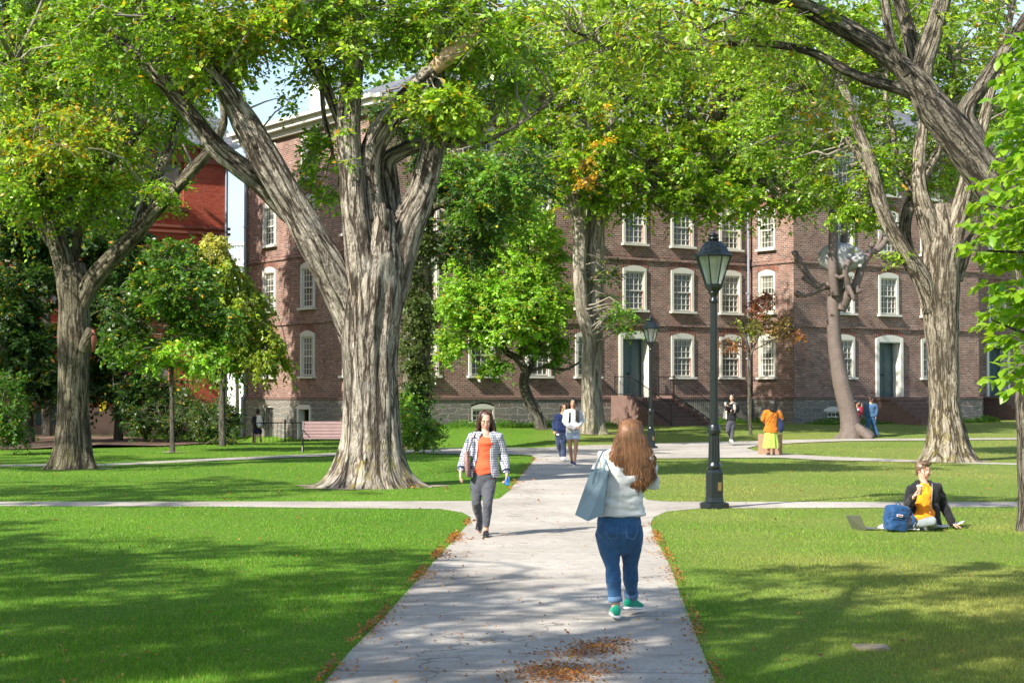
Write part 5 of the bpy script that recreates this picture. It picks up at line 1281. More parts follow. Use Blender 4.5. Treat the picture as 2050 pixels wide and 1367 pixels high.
def lerp(a, b, t): return a+(b-a)*t
def frame(f, upv=Vector((0, 0, 1))):
    f = f.normalized(); s = f.cross(upv).normalized(); u = s.cross(f); return s, f, u
class Person:
    def __init__(s, name_label, Y, J, face=(0, -1, 0), hface=None, sc=1.0, build=1.0, foot=None, group=None, ground_z=None):
        s.Y = Y; s.J = {}
        for k, v in J.items():
            s.J[k] = P(v[0], v[1], Y+(v[2] if len(v) > 2 else 0))
        s.f = Vector(face).normalized(); s.sv = s.f.cross(Vector((0, 0, 1))).normalized()
        if s.sv.x < 0: s.sv = -s.sv
        s.hf = Vector(hface or face).normalized(); s.sc = sc; s.b = build
        px = s.J['pelvis']; s.root = thing('person', name_label, 'person', (px.x, px.y, ground(px.x, px.y) if ground_z is None else ground_z), group)
        s.hs, s.hff, s.hu = frame(s.hf)
    def H(s, x, y, z):      # head frame
        k = s.sc; return s.J['head']+s.hs*x*k+s.hff*y*k+s.hu*z*k
    def HM(s): return Matrix((s.hs, s.hff, s.hu)).transposed()
    def torso(s, mb, inf=0, lo='pelvis', wide=None, top=True, sh=True):
        J = s.J; k = s.sc; b = s.b; W = wide or {}
        pts = [lerp(J['pelvis'], J['waist'], -.35), J['pelvis'], lerp(J['pelvis'], J['waist'], .5), J['waist'], lerp(J['waist'], J['chest'], .5), J['chest'], lerp(J['chest'], J['neck'], .62), lerp(J['chest'], J['neck'], .9)]
        rad = [(.13, .10), (W.get('hip', .165), .115), (.155, .108), (W.get('waist', .128), .092), (.14, .10), (W.get('chest', .155), .112), (W.get('sh', .155), .085), (.075, .06)]
        rad = [((a*b*k+inf), (c*b*k+inf)) for a, c in rad]
        if lo == 'waist': pts = pts[2:]; rad = rad[2:]
        if lo == 'hipcut': pts = pts[1:]; rad = rad[1:]
        mb.tube(pts, rad, 24, side=s.sv, round_ends=False)
    def arm(s, mb, w, inf=0, r=(.052, .043, .036, .028), upto=1.0):
        J = s.J; k = s.sc*(.5+.5*s.b); a, e, h = J['sh'+w], J['el'+w], J['wr'+w]
        pts = [lerp(J['neck'], a, .55)-Vector((0, 0, .02)), a-Vector((0, 0, .015)), lerp(a, e, .5), e, lerp(e, h, .35), lerp(e, h, upto)]
        rr = [r[0]*.9, r[0]*1.12, r[0]*.92, r[1], r[1]*.95, r[2] if upto < 1 else r[3]]
        mb.tube(pts, [x*k+inf for x in rr], 14, round_ends=True)
    def leg(s, mb, w, inf=0, upto=1.0, r=(.092, .058, .056, .036), flare=None):
        J = s.J; k = s.sc*s.b; a, e, h = J['hi'+w], J['kn'+w], J['an'+w]
        up_ = (a-e).normalized()*.05
        if upto <= .5:
            pts = [a+up_, a, lerp(a, e, upto*2)]; rr = [r[0]*.9, r[0], lerp(r[0], r[1], upto*1.4)]
            mb.tube(pts, [x*k+inf for x in rr], 16, round_ends=False); return
        bk = -s.f*.018*k
        cf = lerp(e, h, .32)+bk
        pts = [a+up_, a, lerp(a, e, .45), lerp(a, e, .85), e, cf, lerp(e, h, .7)]; rr = [r[0]*.85, r[0], r[0]*.86, r[1]*1.05, r[1], r[2], r[2]*.8]
        end = lerp(e, h, (upto-.5)*2); 
        if upto > .85: pts.append(end); rr.append(r[3] if not flare else flare)
        if flare: rr = rr[:4]+[max(x, flare) for x in rr[4:]]
        mb.tube(pts, [x*k+inf for x in rr], 16, round_ends=False)
    def hand(s, mb, w, hd, pn, curl=.5, k=None, spread=1):
        """hd: direction wrist->fingers, pn: palm normal (towards palm side)"""
        k = (k or 1)*s.sc; p = s.J['wr'+w]; hd = Vector(hd).normalized(); pn = Vector(pn); pn = (pn-hd*pn.dot(hd)).normalized(); sd = hd.cross(pn)
        if w == 'L': sd = sd
        mb.tube([p-hd*.02*k, p+hd*.03*k, p+hd*.085*k], [(.024*k, .017*k), (.036*k, .016*k), (.040*k, .014*k)], 10, side=sd, round_ends=True)
        for i, (off, L) in enumerate(((-.030, .068), (-.010, .078), (.010, .073), (.029, .058))):
            o = p+hd*.085*k+sd*off*k; c = curl*(1+.12*i); q = [o]; d = hd.copy()
            for j in range(3):
                d = (d*math.cos(c*.7)+pn*math.sin(c*.7)).normalized(); q.append(q[-1]+d*L*k*(.42, .32, .26)[j])
            mb.tube(q, [.0098*k, .0092*k, .0085*k, .0072*k], 7, round_ends=True)
        o = p+hd*.02*k-sd*.028*k; d = (hd*.75-sd*.7+pn*.35).normalized(); q = [o, o+d*.035*k, o+(d*.06+hd*.012+pn*.008*curl)*k, o+(d*.072+hd*.03+pn*.02*curl)*k]
        mb.tube(q, [.014*k, .012*k, .010*k, .008*k], 7, round_ends=True)
    def head(s, mb):
        H = s.H; k = s.sc; MM = s.HM()
        mb.ball(H(0, -.012, .032), (.073*k, .092*k, .088*k), 18, MM)
        mb.ball(H(0, .028, -.035), (.058*k, .060*k, .072*k), 16, MM)
        mb.ball(H(0, .062, -.092), (.026*k, .022*k, .020*k), 10, MM)
        mb.ball(H(0, .074, .028), (.050*k, .014*k, .014*k), 10, MM)
        mb.tube([H(0, .082, .022), H(0, .100, -.010), H(0, .108, -.026), H(0, .088, -.034)], [.008*k, .010*k, .014*k, .009*k], 8, round_ends=True)
        for sg in (-1, 1):
            mb.ball(H(sg*.036, .066, -.02), (.022*k, .020*k, .022*k), 10, MM)
            mb.ball(H(sg*.074, -.004, -.006), (.009*k, .018*k, .030*k), 10, MM)
        mb.ball(H(0, .084, -.058), (.024*k, .010*k, .009*k), 8, MM)
        nb = s.J['neck']; mb.tube([H(0, -.02, -.04), lerp(H(0, -.02, -.07), nb, .5), nb, lerp(nb, s.J['chest'], .2)], [.052*k, .048*k, .055*k, .07*k], 14)
    def face_parts(s, mouth='lip', brow=None):
        H = s.H; k = s.sc; MM = s.HM()
        for sg in (-1, 1):
            b = MB(); b.ball(H(sg*.030, .079, .006), (.0125*k, .006*k, .0065*k), 8, MM); e = b.build('eye', M['eyewhite'], s.root, True)
            b = MB(); b.ball(H(sg*.030, .0845, .006), (.0055*k, .0025*k, .0058*k), 8, MM); b.build('iris', M['hair_black'], e, True)
            b = MB(); b.tube([H(sg*.014, .087, .026), H(sg*.030, .086, .031), H(sg*.046, .078, .026)], .0032*k, 5, round_ends=True); b.build('eyebrow', M[brow or 'hair_black'], s.root, True)
        b = MB(); b.tube([H(-.022, .089, -.058), H(0, .096, -.056), H(.022, .089, -.058)], [(.003*k, .003*k), (.006*k, .005*k), (.003*k, .003*k)], 6, round_ends=True); b.build('mouth', M['lip'], s.root, True)
    def feet_skin(s, mb, w, fd):
        k = s.sc; a = s.J['an'+w]; fd = Vector(fd).normalized()
        mb.tube([a+Vector((0, 0, .06*k)), a, a+fd*.05*k-Vector((0, 0, .035*k)), a+fd*.15*k-Vector((0, 0, .055*k))], [.036*k, .036*k, .035*k, .025*k], 10, round_ends=True)
    def shoe(s, w, fd, upper, sole, low=True, L=.26, raise_heel=0):
        k = s.sc; a = s.J['an'+w]; fd = Vector(fd).normalized(); gz = a.z-.085*k
        def q(t, z): return Vector((a.x, a.y, gz))+fd*t*k+Vector((0, 0, z*k+raise_heel*max(0, (.12-t))*k))
        sd = fd.cross(Vector((0, 0, 1))).normalized()
        b = MB(); b.tube([q(-.075, .055), q(-.04, .06), q(.03, .06), q(.09, .048), q(.15, .036), q(.185, .03)], [(.032*k, .040*k), (.037*k, .046*k), (.038*k, .046*k), (.042*k, .032*k), (.040*k, .024*k), (.026*k, .016*k)], 14, side=sd, round_ends=True)
        o = remesh_obj(b, 'shoe', M[upper], s.root, .007, 2)
        b = MB(); b.tube([q(-.09, .014), q(-.05, .014), (q(.03, .014)), q(.10, .014), q(.16, .014), q(.20, .016)], [(.030*k, .013*k), (.038*k, .014*k), (.040*k, .014*k), (.046*k, .014*k), (.042*k, .013*k), (.026*k, .010*k)], 14, side=sd, round_ends=True)
        b.build('sole', M[sole], o, True)
        return o
    def strands(s, mat, n, length, width=.10, phi0=60, wave=.012, r=.006, seed=1, back=None, hull=True, spread=1.0, part=0.0, shoulder=None, name='hair', vol=1.0):
        """long hair falling from the crown; phi measured from the face direction"""
        k = s.sc; r_ = np.random.default_rng(seed); root = None
        if hull:
            b = MB(); MM = s.HM(); hv = .98 if vol > 1 else 1.0; b.ball(s.H(0, -.028, .040), (.088*k*hv, .100*k*hv, .094*k*hv), 20, MM)
            dn = -s.hff*1.0
            b.tube([s.H(0, -.04, .05), s.H(0, -.065, -.06), s.H(0, -.075, -.06)-Vector((0, 0, (length-.16)*k*.45)), s.H(0, -.07, -.06)-Vector((0, 0, (length-.16)*k*.9))],
                   [(.075*k*vol, .06*k*vol), (.080*k*spread*vol, .045*k*vol), (width*k*spread*.92, .032*k), (width*k*.6, .018*k)], 20, side=s.hs, round_ends=True)
            root = remesh_obj(b, name, M[mat], s.root, .010, 4, .008, 14, .25)
        b = MB(); NL = max(14, n//28); lk = [(r_.uniform(phi0, 360-phi0), r_.uniform(-1, 1), r_.uniform(7, 12), r_.uniform(0, 6), r_.uniform(.74, 1.05)) for _ in range(NL)]
        for i in range(n):
            lo_ = lk[i % NL]; ph = math.radians(min(360-phi0, max(phi0, lo_[0]+r_.normal()*(9 if i % 4 else 40)))); cx, cy = math.sin(ph), math.cos(ph)
            p0 = s.H(part+.01*cx, -.02+.012*cy, .138+.030*(vol-1)); p1 = s.H(.080*cx*vol+part*.4, -.02+.088*cy*vol, .108+.02*(vol-1)); p2 = s.H(.098*cx*vol, -.018+.104*cy*vol, .02)
            q = [p0, p1, p2]; L = length-.12; m = 7; wv = lo_[1]; fr = lo_[2]; phs = lo_[3]+r_.normal()*.25
            LL = L*lo_[4]*r_.uniform(.93, 1.04)*(1-.25*abs(cx)**2)
            for j in range(1, m+1):
                t = j/m; xx = (.092*vol+(width*spread-.092*vol)*min(1, t*1.3))*cx+.006*r_.normal(); yy = -.02+(.104*cy*vol if cy < 0 else .07*cy)*(1-.15*t)
                xx += (math.sin(math.radians(lo_[0]))*.5*width-xx*.5)*.35*t
                p = s.J['head']+s.hs*(xx*k)+s.hff*(yy*k)+Vector((0, 0, (.02-LL*t)*k)); wa = wave*t*math.sin(fr*t+phs)*k
                q.append(p+s.hs*wa+s.hff*wa*.6*math.cos(phs))
            rr = r*k*r_.uniform(.6, 1.3); b.tube(q, [rr*.6, rr, rr]+[rr]*(m-2)+[rr*.8, rr*.3], 5)
        o = b.build(name if root is None else 'hair_strands', M[mat], root or s.root, True)
        return root or o
def skin(name, c): 
    m, nt, out = newmat(name); T = NT(nt); tc = T.n('TexCoord').outputs['Object']; f = T.noise(tc, 12, 3)
    col = T.mix(f, tuple(x*.9 for x in c), tuple(min(1, x*1.08) for x in c)); b = pbsdf(T, out, col, .5, T.noise(tc, 90, 2), .08, .002, spec=.35)
    b.inputs['Subsurface Weight'].default_value = .12; b.inputs['Subsurface Radius'].default_value = (.02, .008, .004); return m
M['skin_fair'] = skin('fair_skin', (.55, .32, .23)); M['skin_tan'] = skin('tan_skin', (.46, .25, .15)); M['skin_brown'] = skin('brown_skin', (.30, .155, .09))
def hairm(name, a, b_, sc=90):
    m, nt, out = newmat(name); T = NT(nt); g = T.n('NewGeometry').outputs['Position']
    v = T.n('VectorMath', {0: g, 1: (1, 1, .06)}, operation='MULTIPLY').outputs[0]; f = T.noise(v, sc, 3, .7)
    c = T.mix(T.ramp(f, [(.3, 0), (.7, 1)]), a, b_); pbsdf(T, out, c, .42, f, .5, .006, spec=.55); return m
M['hair_black'] = hairm('black_hair', (.008, .007, .007), (.025, .02, .018)); M['hair_brown'] = hairm('brown_hair', (.05, .026, .014), (.15, .08, .045)); M['hair_auburn'] = hairm('auburn_hair', (.10, .04, .016), (.42, .20, .085)); M['hair_dark'] = hairm('dark_brown_hair', (.035, .018, .012), (.09, .045, .028))
M['hair_guy'] = hairm('short_brown_hair', (.06, .035, .02), (.20, .12, .07), 60)
M['eyewhite'] = plain('eye_white', (.7, .68, .65), .3, .02); M['lip'] = plain('lip', (.42, .14, .12), .5, .1)
def cloth(name, c, fs=160, rough=.85, var=.08, bs=.25, sheen=.15): return plain(name, c, rough, var, 14, spec=.2, bstr=bs, bdist=.003, sheen=sheen, bscale=fs)
M['sweater'] = cloth('white_knit', (.74, .72, .66), 120); M['denim'] = cloth('blue_denim', (.034, .098, .21), 260, var=.45); M['denim_light'] = cloth('denim_cuff', (.11, .20, .33), 260)
M['green_canvas'] = cloth('green_canvas', (.01, .30, .18)); M['rubber_white'] = plain('white_rubber', (.78, .77, .74), .5, .04)
M['bag_leather'] = plain('pale_blue_leather', (.21, .295, .34), .42, .08, 6, bstr=.2, bdist=.003); M['red_top'] = cloth('orange_red_knit', (.85, .11, .045), 140); M['leggings'] = cloth('grey_leggings', (.075, .08, .095), 300)
M['black_leather'] = plain('black_leather', (.015, .014, .015), .3, .2); M['navy'] = cloth('navy_cloth', (.012, .022, .075)); M['navy_trouser'] = cloth('navy_trousers', (.035, .05, .10))
M['hoodie'] = cloth('grey_fleece', (.60, .60, .61)); M['short_denim'] = cloth('pale_denim', (.42, .48, .60)); M['black_cloth'] = cloth('black_cloth', (.014, .014, .016)); M['grey_cloth'] = cloth('charcoal_cloth', (.06, .06, .075))
M['scarf'] = cloth('grey_brown_scarf', (.36, .31, .27)); M['tote'] = cloth('cream_canvas', (.70, .66, .56)); M['rust'] = cloth('rust_orange_cloth', (.42, .135, .012)); M['lime'] = cloth('lime_skirt', (.33, .46, .08)); M['maroon'] = cloth('maroon_fleece', (.26, .02, .04)); M['grey_yoke'] = cloth('grey_yoke', (.40, .42, .45)); M['blue_coat'] = cloth('faded_blue_jacket', (.045, .10, .19)); M['white_cloth'] = cloth('white_cloth', (.7, .7, .7))
M['orange_tee'] = cloth('orange_tshirt', (.85, .27, .012)); M['grey_pants'] = cloth('grey_sweatpants', (.20, .23, .24)); M['pack_blue'] = cloth('blue_pack_nylon', (.012, .055, .15), 200, rough=.6); M['cardboard'] = plain('cardboard', (.33, .21, .13), .85, .1); M['paper'] = plain('paper', (.78, .77, .74), .7, .03)
M['screen_blue'] = plain('phone_case_blue', (.05, .22, .60), .3, .05); M['alu'] = plain('grey_aluminium', (.30, .30, .30), .35, .04, metal=.6); M['blacks'] = plain('black_plastic', (.012, .012, .013), .3, .1)
def gingham():
    m, nt, out = newmat('navy_white_check'); T = NT(nt); g = T.n('TexCoord').outputs['Object']; s_ = T.n('SeparateXYZ', {0: g}).outputs
    u = T.math('ADD', s_[0], T.math('MULTIPLY', s_[1], .9)); a_ = T.math('LESS_THAN', T.math('FRACT', T.math('DIVIDE', u, .030)), .5); b2 = T.math('LESS_THAN', T.math('FRACT', T.math('DIVIDE', s_[2], .030)), .5)
    c = T.mix(a_, (.62, .62, .64), (.22, .24, .30)); c2 = T.mix(a_, (.30, .32, .37), (.06, .07, .11)); c = T.mix(b2, c, c2); pbsdf(T, out, c, .8, T.noise(g, 150, 2), .2, .003, spec=.2); return m
M['gingham'] = gingham()
M['bagpat'] = plain('patterned_bag_cloth', (.24, .15, .13), .8, .9, 45)
# --- near woman with the tote, seen from behind
w = Person('woman in white sweater and blue jeans walking away with a pale blue tote', 14.25,
    dict(head=(1262, 872), neck=(1257, 905), chest=(1251, 948), waist=(1243, 1003), pelvis=(1240, 1048), shL=(1211, 916), shR=(1296, 914), elL=(1194, 972, .10), wrL=(1215, 990, .33), elR=(1306, 968, .06), wrR=(1288, 946, .33),
         hiL=(1217, 1068), hiR=(1263, 1068), knL=(1226, 1135), knR=(1262, 1130, .14), anL=(1233, 1214, -.02), anR=(1264, 1203, .32)), face=(-.1, 1, 0), sc=1.0, build=1.0)
sk = MB(); w.head(sk); w.torso(sk, -.01)
for q in 'LR': w.arm(sk, q); w.leg(sk, q, -.004)
w.hand(sk, 'L', (.7, .6, .3), (0, .3, 1), .9); w.hand(sk, 'R', (-.5, .5, .5), (-.3, .3, .9), .9)
w.feet_skin(sk, 'L', (-.05, 1, 0)); w.feet_skin(sk, 'R', (.5, .85, 0)); remesh_obj(sk, 'body', M['skin_fair'], w.root, .008, 2)
cl = MB(); J = w.J
cl.tube([P(1243, 1032, 14.25), P(1243, 1020, 14.25), P(1245, 990, 14.25), P(1249, 955, 14.25), P(1254, 920, 14.25), P(1257, 905, 14.25)], [(.200, .150), (.200, .150), (.178, .145), (.185, .145), (.175, .10), (.08, .07)], 28, side=w.sv)
for q in 'LR': w.arm(cl, q, .022, upto=.9)
cl.tube([P(1211, 925, 14.25), P(1198, 950, 14.3), P(1194, 972, 14.35)], [.072, .075, .066], 14, round_ends=True)
sw = remesh_obj(cl, 'sweater', M['sweater'], w.root, .009, 2, .022, 7, 2.0)
hm = MB(); hm.tube([P(1243, 1031, 14.25), P(1243, 1026, 14.25)], [(.206, .156), (.206, .156)], 28, side=w.sv); hm.build('hem', M['sweater'], sw, True)
tr = MB()
tr.tube([P(1241, 1018, 14.25), P(1240, 1040, 14.25), P(1240, 1064, 14.23), P(1240, 1082, 14.25)], [(.155, .12), (.178, .142), (.190, .155), (.16, .12)], 28, side=w.sv, round_ends=True)
for q, sx in (('L', -1), ('R', 1)):
    h, kn, an = J['hi'+q], J['kn'+q], J['an'+q]; c2 = lerp(kn, an, .35)-Vector((0, .02, 0)); cf = lerp(kn, an, .84)
    tr.tube([h+Vector((0, 0, .03)), h, lerp(h, kn, .4), lerp(h, kn, .8), kn, c2, lerp(kn, an, .65), cf], [.096, .103, .092, .070, .062, .066, .054, .047], 20)
    tr.ball(h+Vector((0, -.055, .035)), (.095, .09, .095), 16)
jn = remesh_obj(tr, 'jeans', M['denim'], w.root, .007, 3, .008, 13, .9)
for q in 'LR':
    an, kn = J['an'+q], J['kn'+q]; b = MB(); b.tube([lerp(kn, an, .74), lerp(kn, an, .88)], [.060, .058], 20); b.build('cuff', M['denim_light'], jn, True)
for sx in (-1, 1):                                        # pocket stitching follows the seat
    b = MB(); pts = []
    for (dx, z) in ((-28, 1045), (-30, 1062), (-22, 1075), (-8, 1072), (-6, 1046)):
        X = 1240+(-dx if sx > 0 else dx)+(4 if sx > 0 else 0); p = P(X, z, 14.25); xx = (p.x-P(1240, 1050, 14.25).x); p.y = 14.25-(.158+.01)*math.sqrt(max(.05, 1-(xx/.215)**2))-(.03 if 1055 < z else .012); pts.append(p)
    b.tube(pts, .0018, 4); b.build('pocket_stitching', M['denim_light'], jn)
w.shoe('L', (-.05, 1, 0), 'green_canvas', 'rubber_white'); w.shoe('R', (.5, .85, 0), 'green_canvas', 'rubber_white', raise_heel=.12)
w.strands('hair_auburn', 1800, .60, .190, 30, .024, .0030, 3, spread=1.0, vol=1.12)
# tote on her left shoulder
tb = thing('tote_bag', 'pale blue leather tote hanging from the shoulder of the woman in jeans', 'bag', tuple(P(1183, 1042, 14.15)))
b = MB(); Yb = 14.0
fr_ = [P(1182, 943, Yb), P(1217, 942, Yb+.0), P(1207, 1030, Yb-.02), P(1177, 1043, Yb-.05), P(1151, 1030, Yb-.02)]
bk_ = [p+Vector((.02, .17, .01)) for p in fr_]
mid_ = [p+Vector((0, .08, 0)) for p in fr_]
n5 = len(fr_)
for i in range(n5):
    j = (i+1) % n5
    if i != 0: b.face([fr_[i], fr_[j], bk_[j], bk_[i]])
b.face(fr_); b.face(list(reversed(bk_)))
b.face([fr_[0]-Vector((0, 0, .012)), bk_[0]-Vector((0, 0, .012)), bk_[1]-Vector((0, 0, .012)), fr_[1]-Vector((0, 0, .012))])
bb = b.build('bag_body', M['bag_leather'], tb)
m_ = bb.modifiers.new('b', 'BEVEL'); m_.width = .012; m_.segments = 3; m_.limit_method = 'ANGLE'
b = MB(); b.tube([P(1200, 944, Yb-.004), P(1192, 985, Yb-.006), P(1183, 1040, Yb-.045)], .003, 4); b.build('seam', M['bag_leather'], bb)
b = MB()
for dy in (.0, .15): b.tube([P(1190, 944, Yb+dy), P(1196, 925, Yb+.06+dy*.7), P(1207, 903, 14.2+dy*.4), P(1214, 899, 14.28), P(1212, 915, 14.2+dy*.4), P(1208, 944, Yb+dy)], [(.010, .004)]*6, 6)
b.build('handle', M['bag_leather'], tb)
b = MB(); b.tube([P(1193, 944, Yb-.01), P(1189, 955, Yb-.012), P(1186, 968, Yb-.014)], [.003, .0025, .002], 5); b.build('tie_cord', M['blacks'], tb)
# --- woman in checked blazer
Yw = 22.5
w = Person('woman in checked blazer, orange-red top and grey leggings walking towards the camera', Yw,
    dict(head=(972, 842), neck=(972, 866), chest=(971, 888), waist=(969, 922), pelvis=(967, 952), shL=(946, 873), shR=(997, 873), elL=(932, 908, .05), wrL=(922, 942, -.10), elR=(1008, 910, .05), wrR=(1014, 946, -.05),
         hiL=(957, 960), hiR=(979, 960), knL=(953, 1006, -.02), knR=(976, 1008, -.12), anL=(961, 1046, .25), anR=(973, 1063, -.05)), face=(.05, -1, 0), hface=(.08, -1, -.32), sc=1.0, build=.98)
sk = MB(); w.head(sk); w.torso(sk, -.008)
for q in 'LR': w.arm(sk, q); w.leg(sk, q, -.004)
w.hand(sk, 'L', (-.05, -.25, -1), (.9, .2, -.1), .35); w.hand(sk, 'R', (.02, -.15, -1), (-.9, -.3, 0), .8)
w.feet_skin(sk, 'L', (0, -1, -.35)); w.feet_skin(sk, 'R', (0, -1, 0)); remesh_obj(sk, 'body', M['skin_fair'], w.root, .007, 2); w.face_parts(brow='hair_dark')
J = w.J; H_ = w.H
b = MB()                                                 # glasses
for sg in (-1, 1):
    ring = [H_(sg*.032+.021*math.cos(t), .094, .002+.018*math.sin(t)) for t in np.linspace(0, 2*math.pi, 13)]; b.tube(ring, .0013, 4)
    b.tube([H_(sg*.052, .092, .006), H_(sg*.074, .04, .008), H_(sg*.078, -.01, .004)], .002, 4)
b.tube([H_(-.011, .095, .004), H_(.011, .095, .004)], .002, 4); b.build('glasses', M['brass'], w.root)
b = MB(); ch = P(971, 888, Yw)
b.tube([P(972, 946, Yw-.01), P(970, 935, Yw-.02), P(969, 918, Yw-.01), P(970, 900, Yw-.01), P(971, 886, Yw-.03), P(972, 876, Yw-.02)], [(.150, .125), (.165, .125), (.142, .112), (.145, .118), (.150, .128), (.115, .09)], 24, side=w.sv)
tp = remesh_obj(b, 'red_top', M['red_top'], w.root, .008, 3, .010, 9, 1.2)
b = MB(); b.tube([P(970, 938, Yw), P(968, 952, Yw), P(968, 966, Yw)], [(.155, .115), (.172, .125), (.15, .11)], 24, side=w.sv, round_ends=True)
for q in 'LR':
    h, kn, an = J['hi'+q], J['kn'+q], J['an'+q]; b.tube([h+Vector((0, 0, .04)), h, lerp(h, kn, .4), lerp(h, kn, .8), kn, lerp(kn, an, .3)+Vector((0, .02, 0)), lerp(kn, an, .6), lerp(kn, an, .82)], [.088, .098, .09, .068, .060, .062, .05, .042], 18)
remesh_obj(b, 'leggings', M['leggings'], w.root, .008, 4, .005, 16, 1.4)
def shell(secs, sv, f, g0, g1, th=.012, n=30):
    """open garment: secs = (centre, a, b, gapL, gapR) gap angles in radians from the front"""
    mb = MB(); rows = []
    for (c, a, b_, gl_, gr_) in secs:
        ro = []; ri = []
        for i in range(n+1):
            t = gr_+(2*math.pi-gl_-gr_)*i/n; dx, dy = math.sin(t), math.cos(t)
            ro.append(c+sv*a*dx+f*b_*dy); ri.append(c+sv*(a-th)*dx+f*(b_-th)*dy)
        rows.append((ro, ri))
    for (o1, i1), (o2, i2) in zip(rows, rows[1:]):
        for k in range(n): mb.face([o1[k], o1[k+1], o2[k+1], o2[k]]); mb.face([i1[k+1], i1[k], i2[k], i2[k+1]])
        mb.face([o1[0], o2[0], i2[0], i1[0]]); mb.face([o1[n], i1[n], i2[n], o2[n]])
    for rr in (rows[0], rows[-1]):
        for k in range(n): mb.face([rr[0][k], rr[1][k], rr[1][k+1], rr[0][k+1]])
    return mb
b = shell([(P(968, 955, Yw), .215, .165, .75, .55), (P(968, 940, Yw), .205, .16, .7, .45), (P(969, 918, Yw), .172, .14, .62, .42), (P(970, 898, Yw), .178, .145, .55, .42), (P(971, 884, Yw), .185, .15, .5, .42), (P(972, 872, Yw), .165, .12, .45, .4), (P(972, 864, Yw), .09, .085, .5, .5)], w.sv, w.f, 0, 0)
for q in 'LR': w.arm(b, q, .019, upto=.86)
jk = remesh_obj(b, 'blazer', M['gingham'], w.root, .0085, 2, .008, 9, 1.0)
for q in 'LR':
    b = MB(); e, h = J['el'+q], J['wr'+q]; b.tube([lerp(e, h, .80), lerp(e, h, .92)], [.052, .056], 14); b.build('cuff', M['navy'], jk, True)
w.shoe('R', (0.02, -1, 0), 'black_leather', 'blacks'); w.shoe('L', (-.1, -1, -.0), 'black_leather', 'blacks', raise_heel=.55)
w.strands('hair_dark', 420, .40, .125, 58, .012, .0038, 5, spread=1.0)
def phone(label, p, d, upv, mat='blacks', s=(.072, .009, .145)):
    o = thing('phone', label, 'phone', tuple(p)); f = Vector(d).normalized(); u_ = Vector(upv).normalized(); sd = u_.cross(f).normalized(); u_ = f.cross(sd)
    MM = Matrix.Translation(p) @ Matrix((sd, f, u_)).transposed().to_4x4()
    b = MB(); b.box((0, 0, 0), s, MM); b.build('case', M['blacks'], o); b = MB(); b.box((0, -s[1]/2-.001, 0), (s[0]*.9, .002, s[2]*.92), MM); b.build('screen', M[mat], o); return o
phone('phone held low in the hand of the woman in the checked blazer', P(1015, 962, Yw-.11), (-.3, 1, 0), (.1, 0, 1), 'screen_blue', (.062, .009, .115))
sb = thing('shoulder_bag', 'patterned shoulder bag under the arm of the woman in the checked blazer', 'bag', tuple(P(936, 945, Yw)))
b = MB(); b.tube([P(934, 908, Yw-.08), P(935, 928, Yw-.12), P(937, 948, Yw-.08)], [(.03, .09), (.038, .12), (.032, .11)], 14, side=(1, 0, 0), round_ends=True); b.build('bag_body', M['bagpat'], sb, True)
b = MB(); b.tube([P(936, 908, Yw-.16), P(944, 885, Yw-.15), P(952, 868, Yw-.05), P(950, 885, Yw+.12), P(938, 908, Yw+.05)], .009, 6); b.build('strap', M['hair_brown'], sb, True)
# --- generic walkers
def walker(label, Y, J, face, top, bottom, shoes, skinm, hair, hl, sc=1, build=1, hface=None, shorts=False, skirt=None, voxel=.013, flare=None, sleeves=.95, feet=None, gz=None, hw=.11, hphi=60, binf=.018, hair_n=90, hands=None, tw=.0, tophem=.3):
    p = Person(label, Y, J, face, hface, sc, build, ground_z=gz); J = p.J
    sk = MB(); p.head(sk); p.torso(sk, -.008)
    for q in 'LR':
        p.arm(sk, q); p.leg(sk, q, -.003)
        hd = (J['wr'+q]-J['el'+q]).normalized(); p.hand(sk, q, (hands or {}).get(q, hd), p.f if True else hd, .5)
    remesh_obj(sk, 'body', M[skinm], p.root, max(.009, voxel*.75), 2)
    if p.hf.y < .3: p.face_parts()
    t = MB(); a = lerp(J['pelvis'], J['waist'], tophem)
    t.tube([a, lerp(a, J['waist'], .6), J['waist'], J['chest'], lerp(J['chest'], J['neck'], .62), lerp(J['chest'], J['neck'], .92)], [((.165+tw)*build+binf, .13+binf), ((.16+tw)*build+binf, .125+binf), (.14*build+binf, .108+binf), (.155*build+binf, .12+binf), (.155*build+binf*.7, .09+binf*.6), (.08, .07)], 22, side=p.sv)
    for q in 'LR': p.arm(t, q, .016+binf*.4, upto=sleeves)
    to = remesh_obj(t, 'top', M[top], p.root, voxel, 3, .014, 8, 1.2)
    if not skirt:
        b = MB(); b.tube([lerp(J['pelvis'], J['waist'], .6), J['pelvis'], lerp(J['pelvis'], J['waist'], -.35)], [(.15*build, .12), (.175*build, .135), (.155*build, .12)], 20, side=p.sv, round_ends=True)
        for q in 'LR': p.leg(b, q, .016, upto=(.22 if shorts else .97), flare=flare)
        remesh_obj(b, 'shorts' if shorts else 'trousers', M[bottom], p.root, voxel, 3, .010, 12, 1.0)
    for q in 'LR': p.shoe(q, (feet or {}).get(q, p.f), shoes[0], shoes[1])
    if hair: p.strands(hair, hair_n, hl, hw, hphi, .008, .007, 7)
    return p
Yh = 44
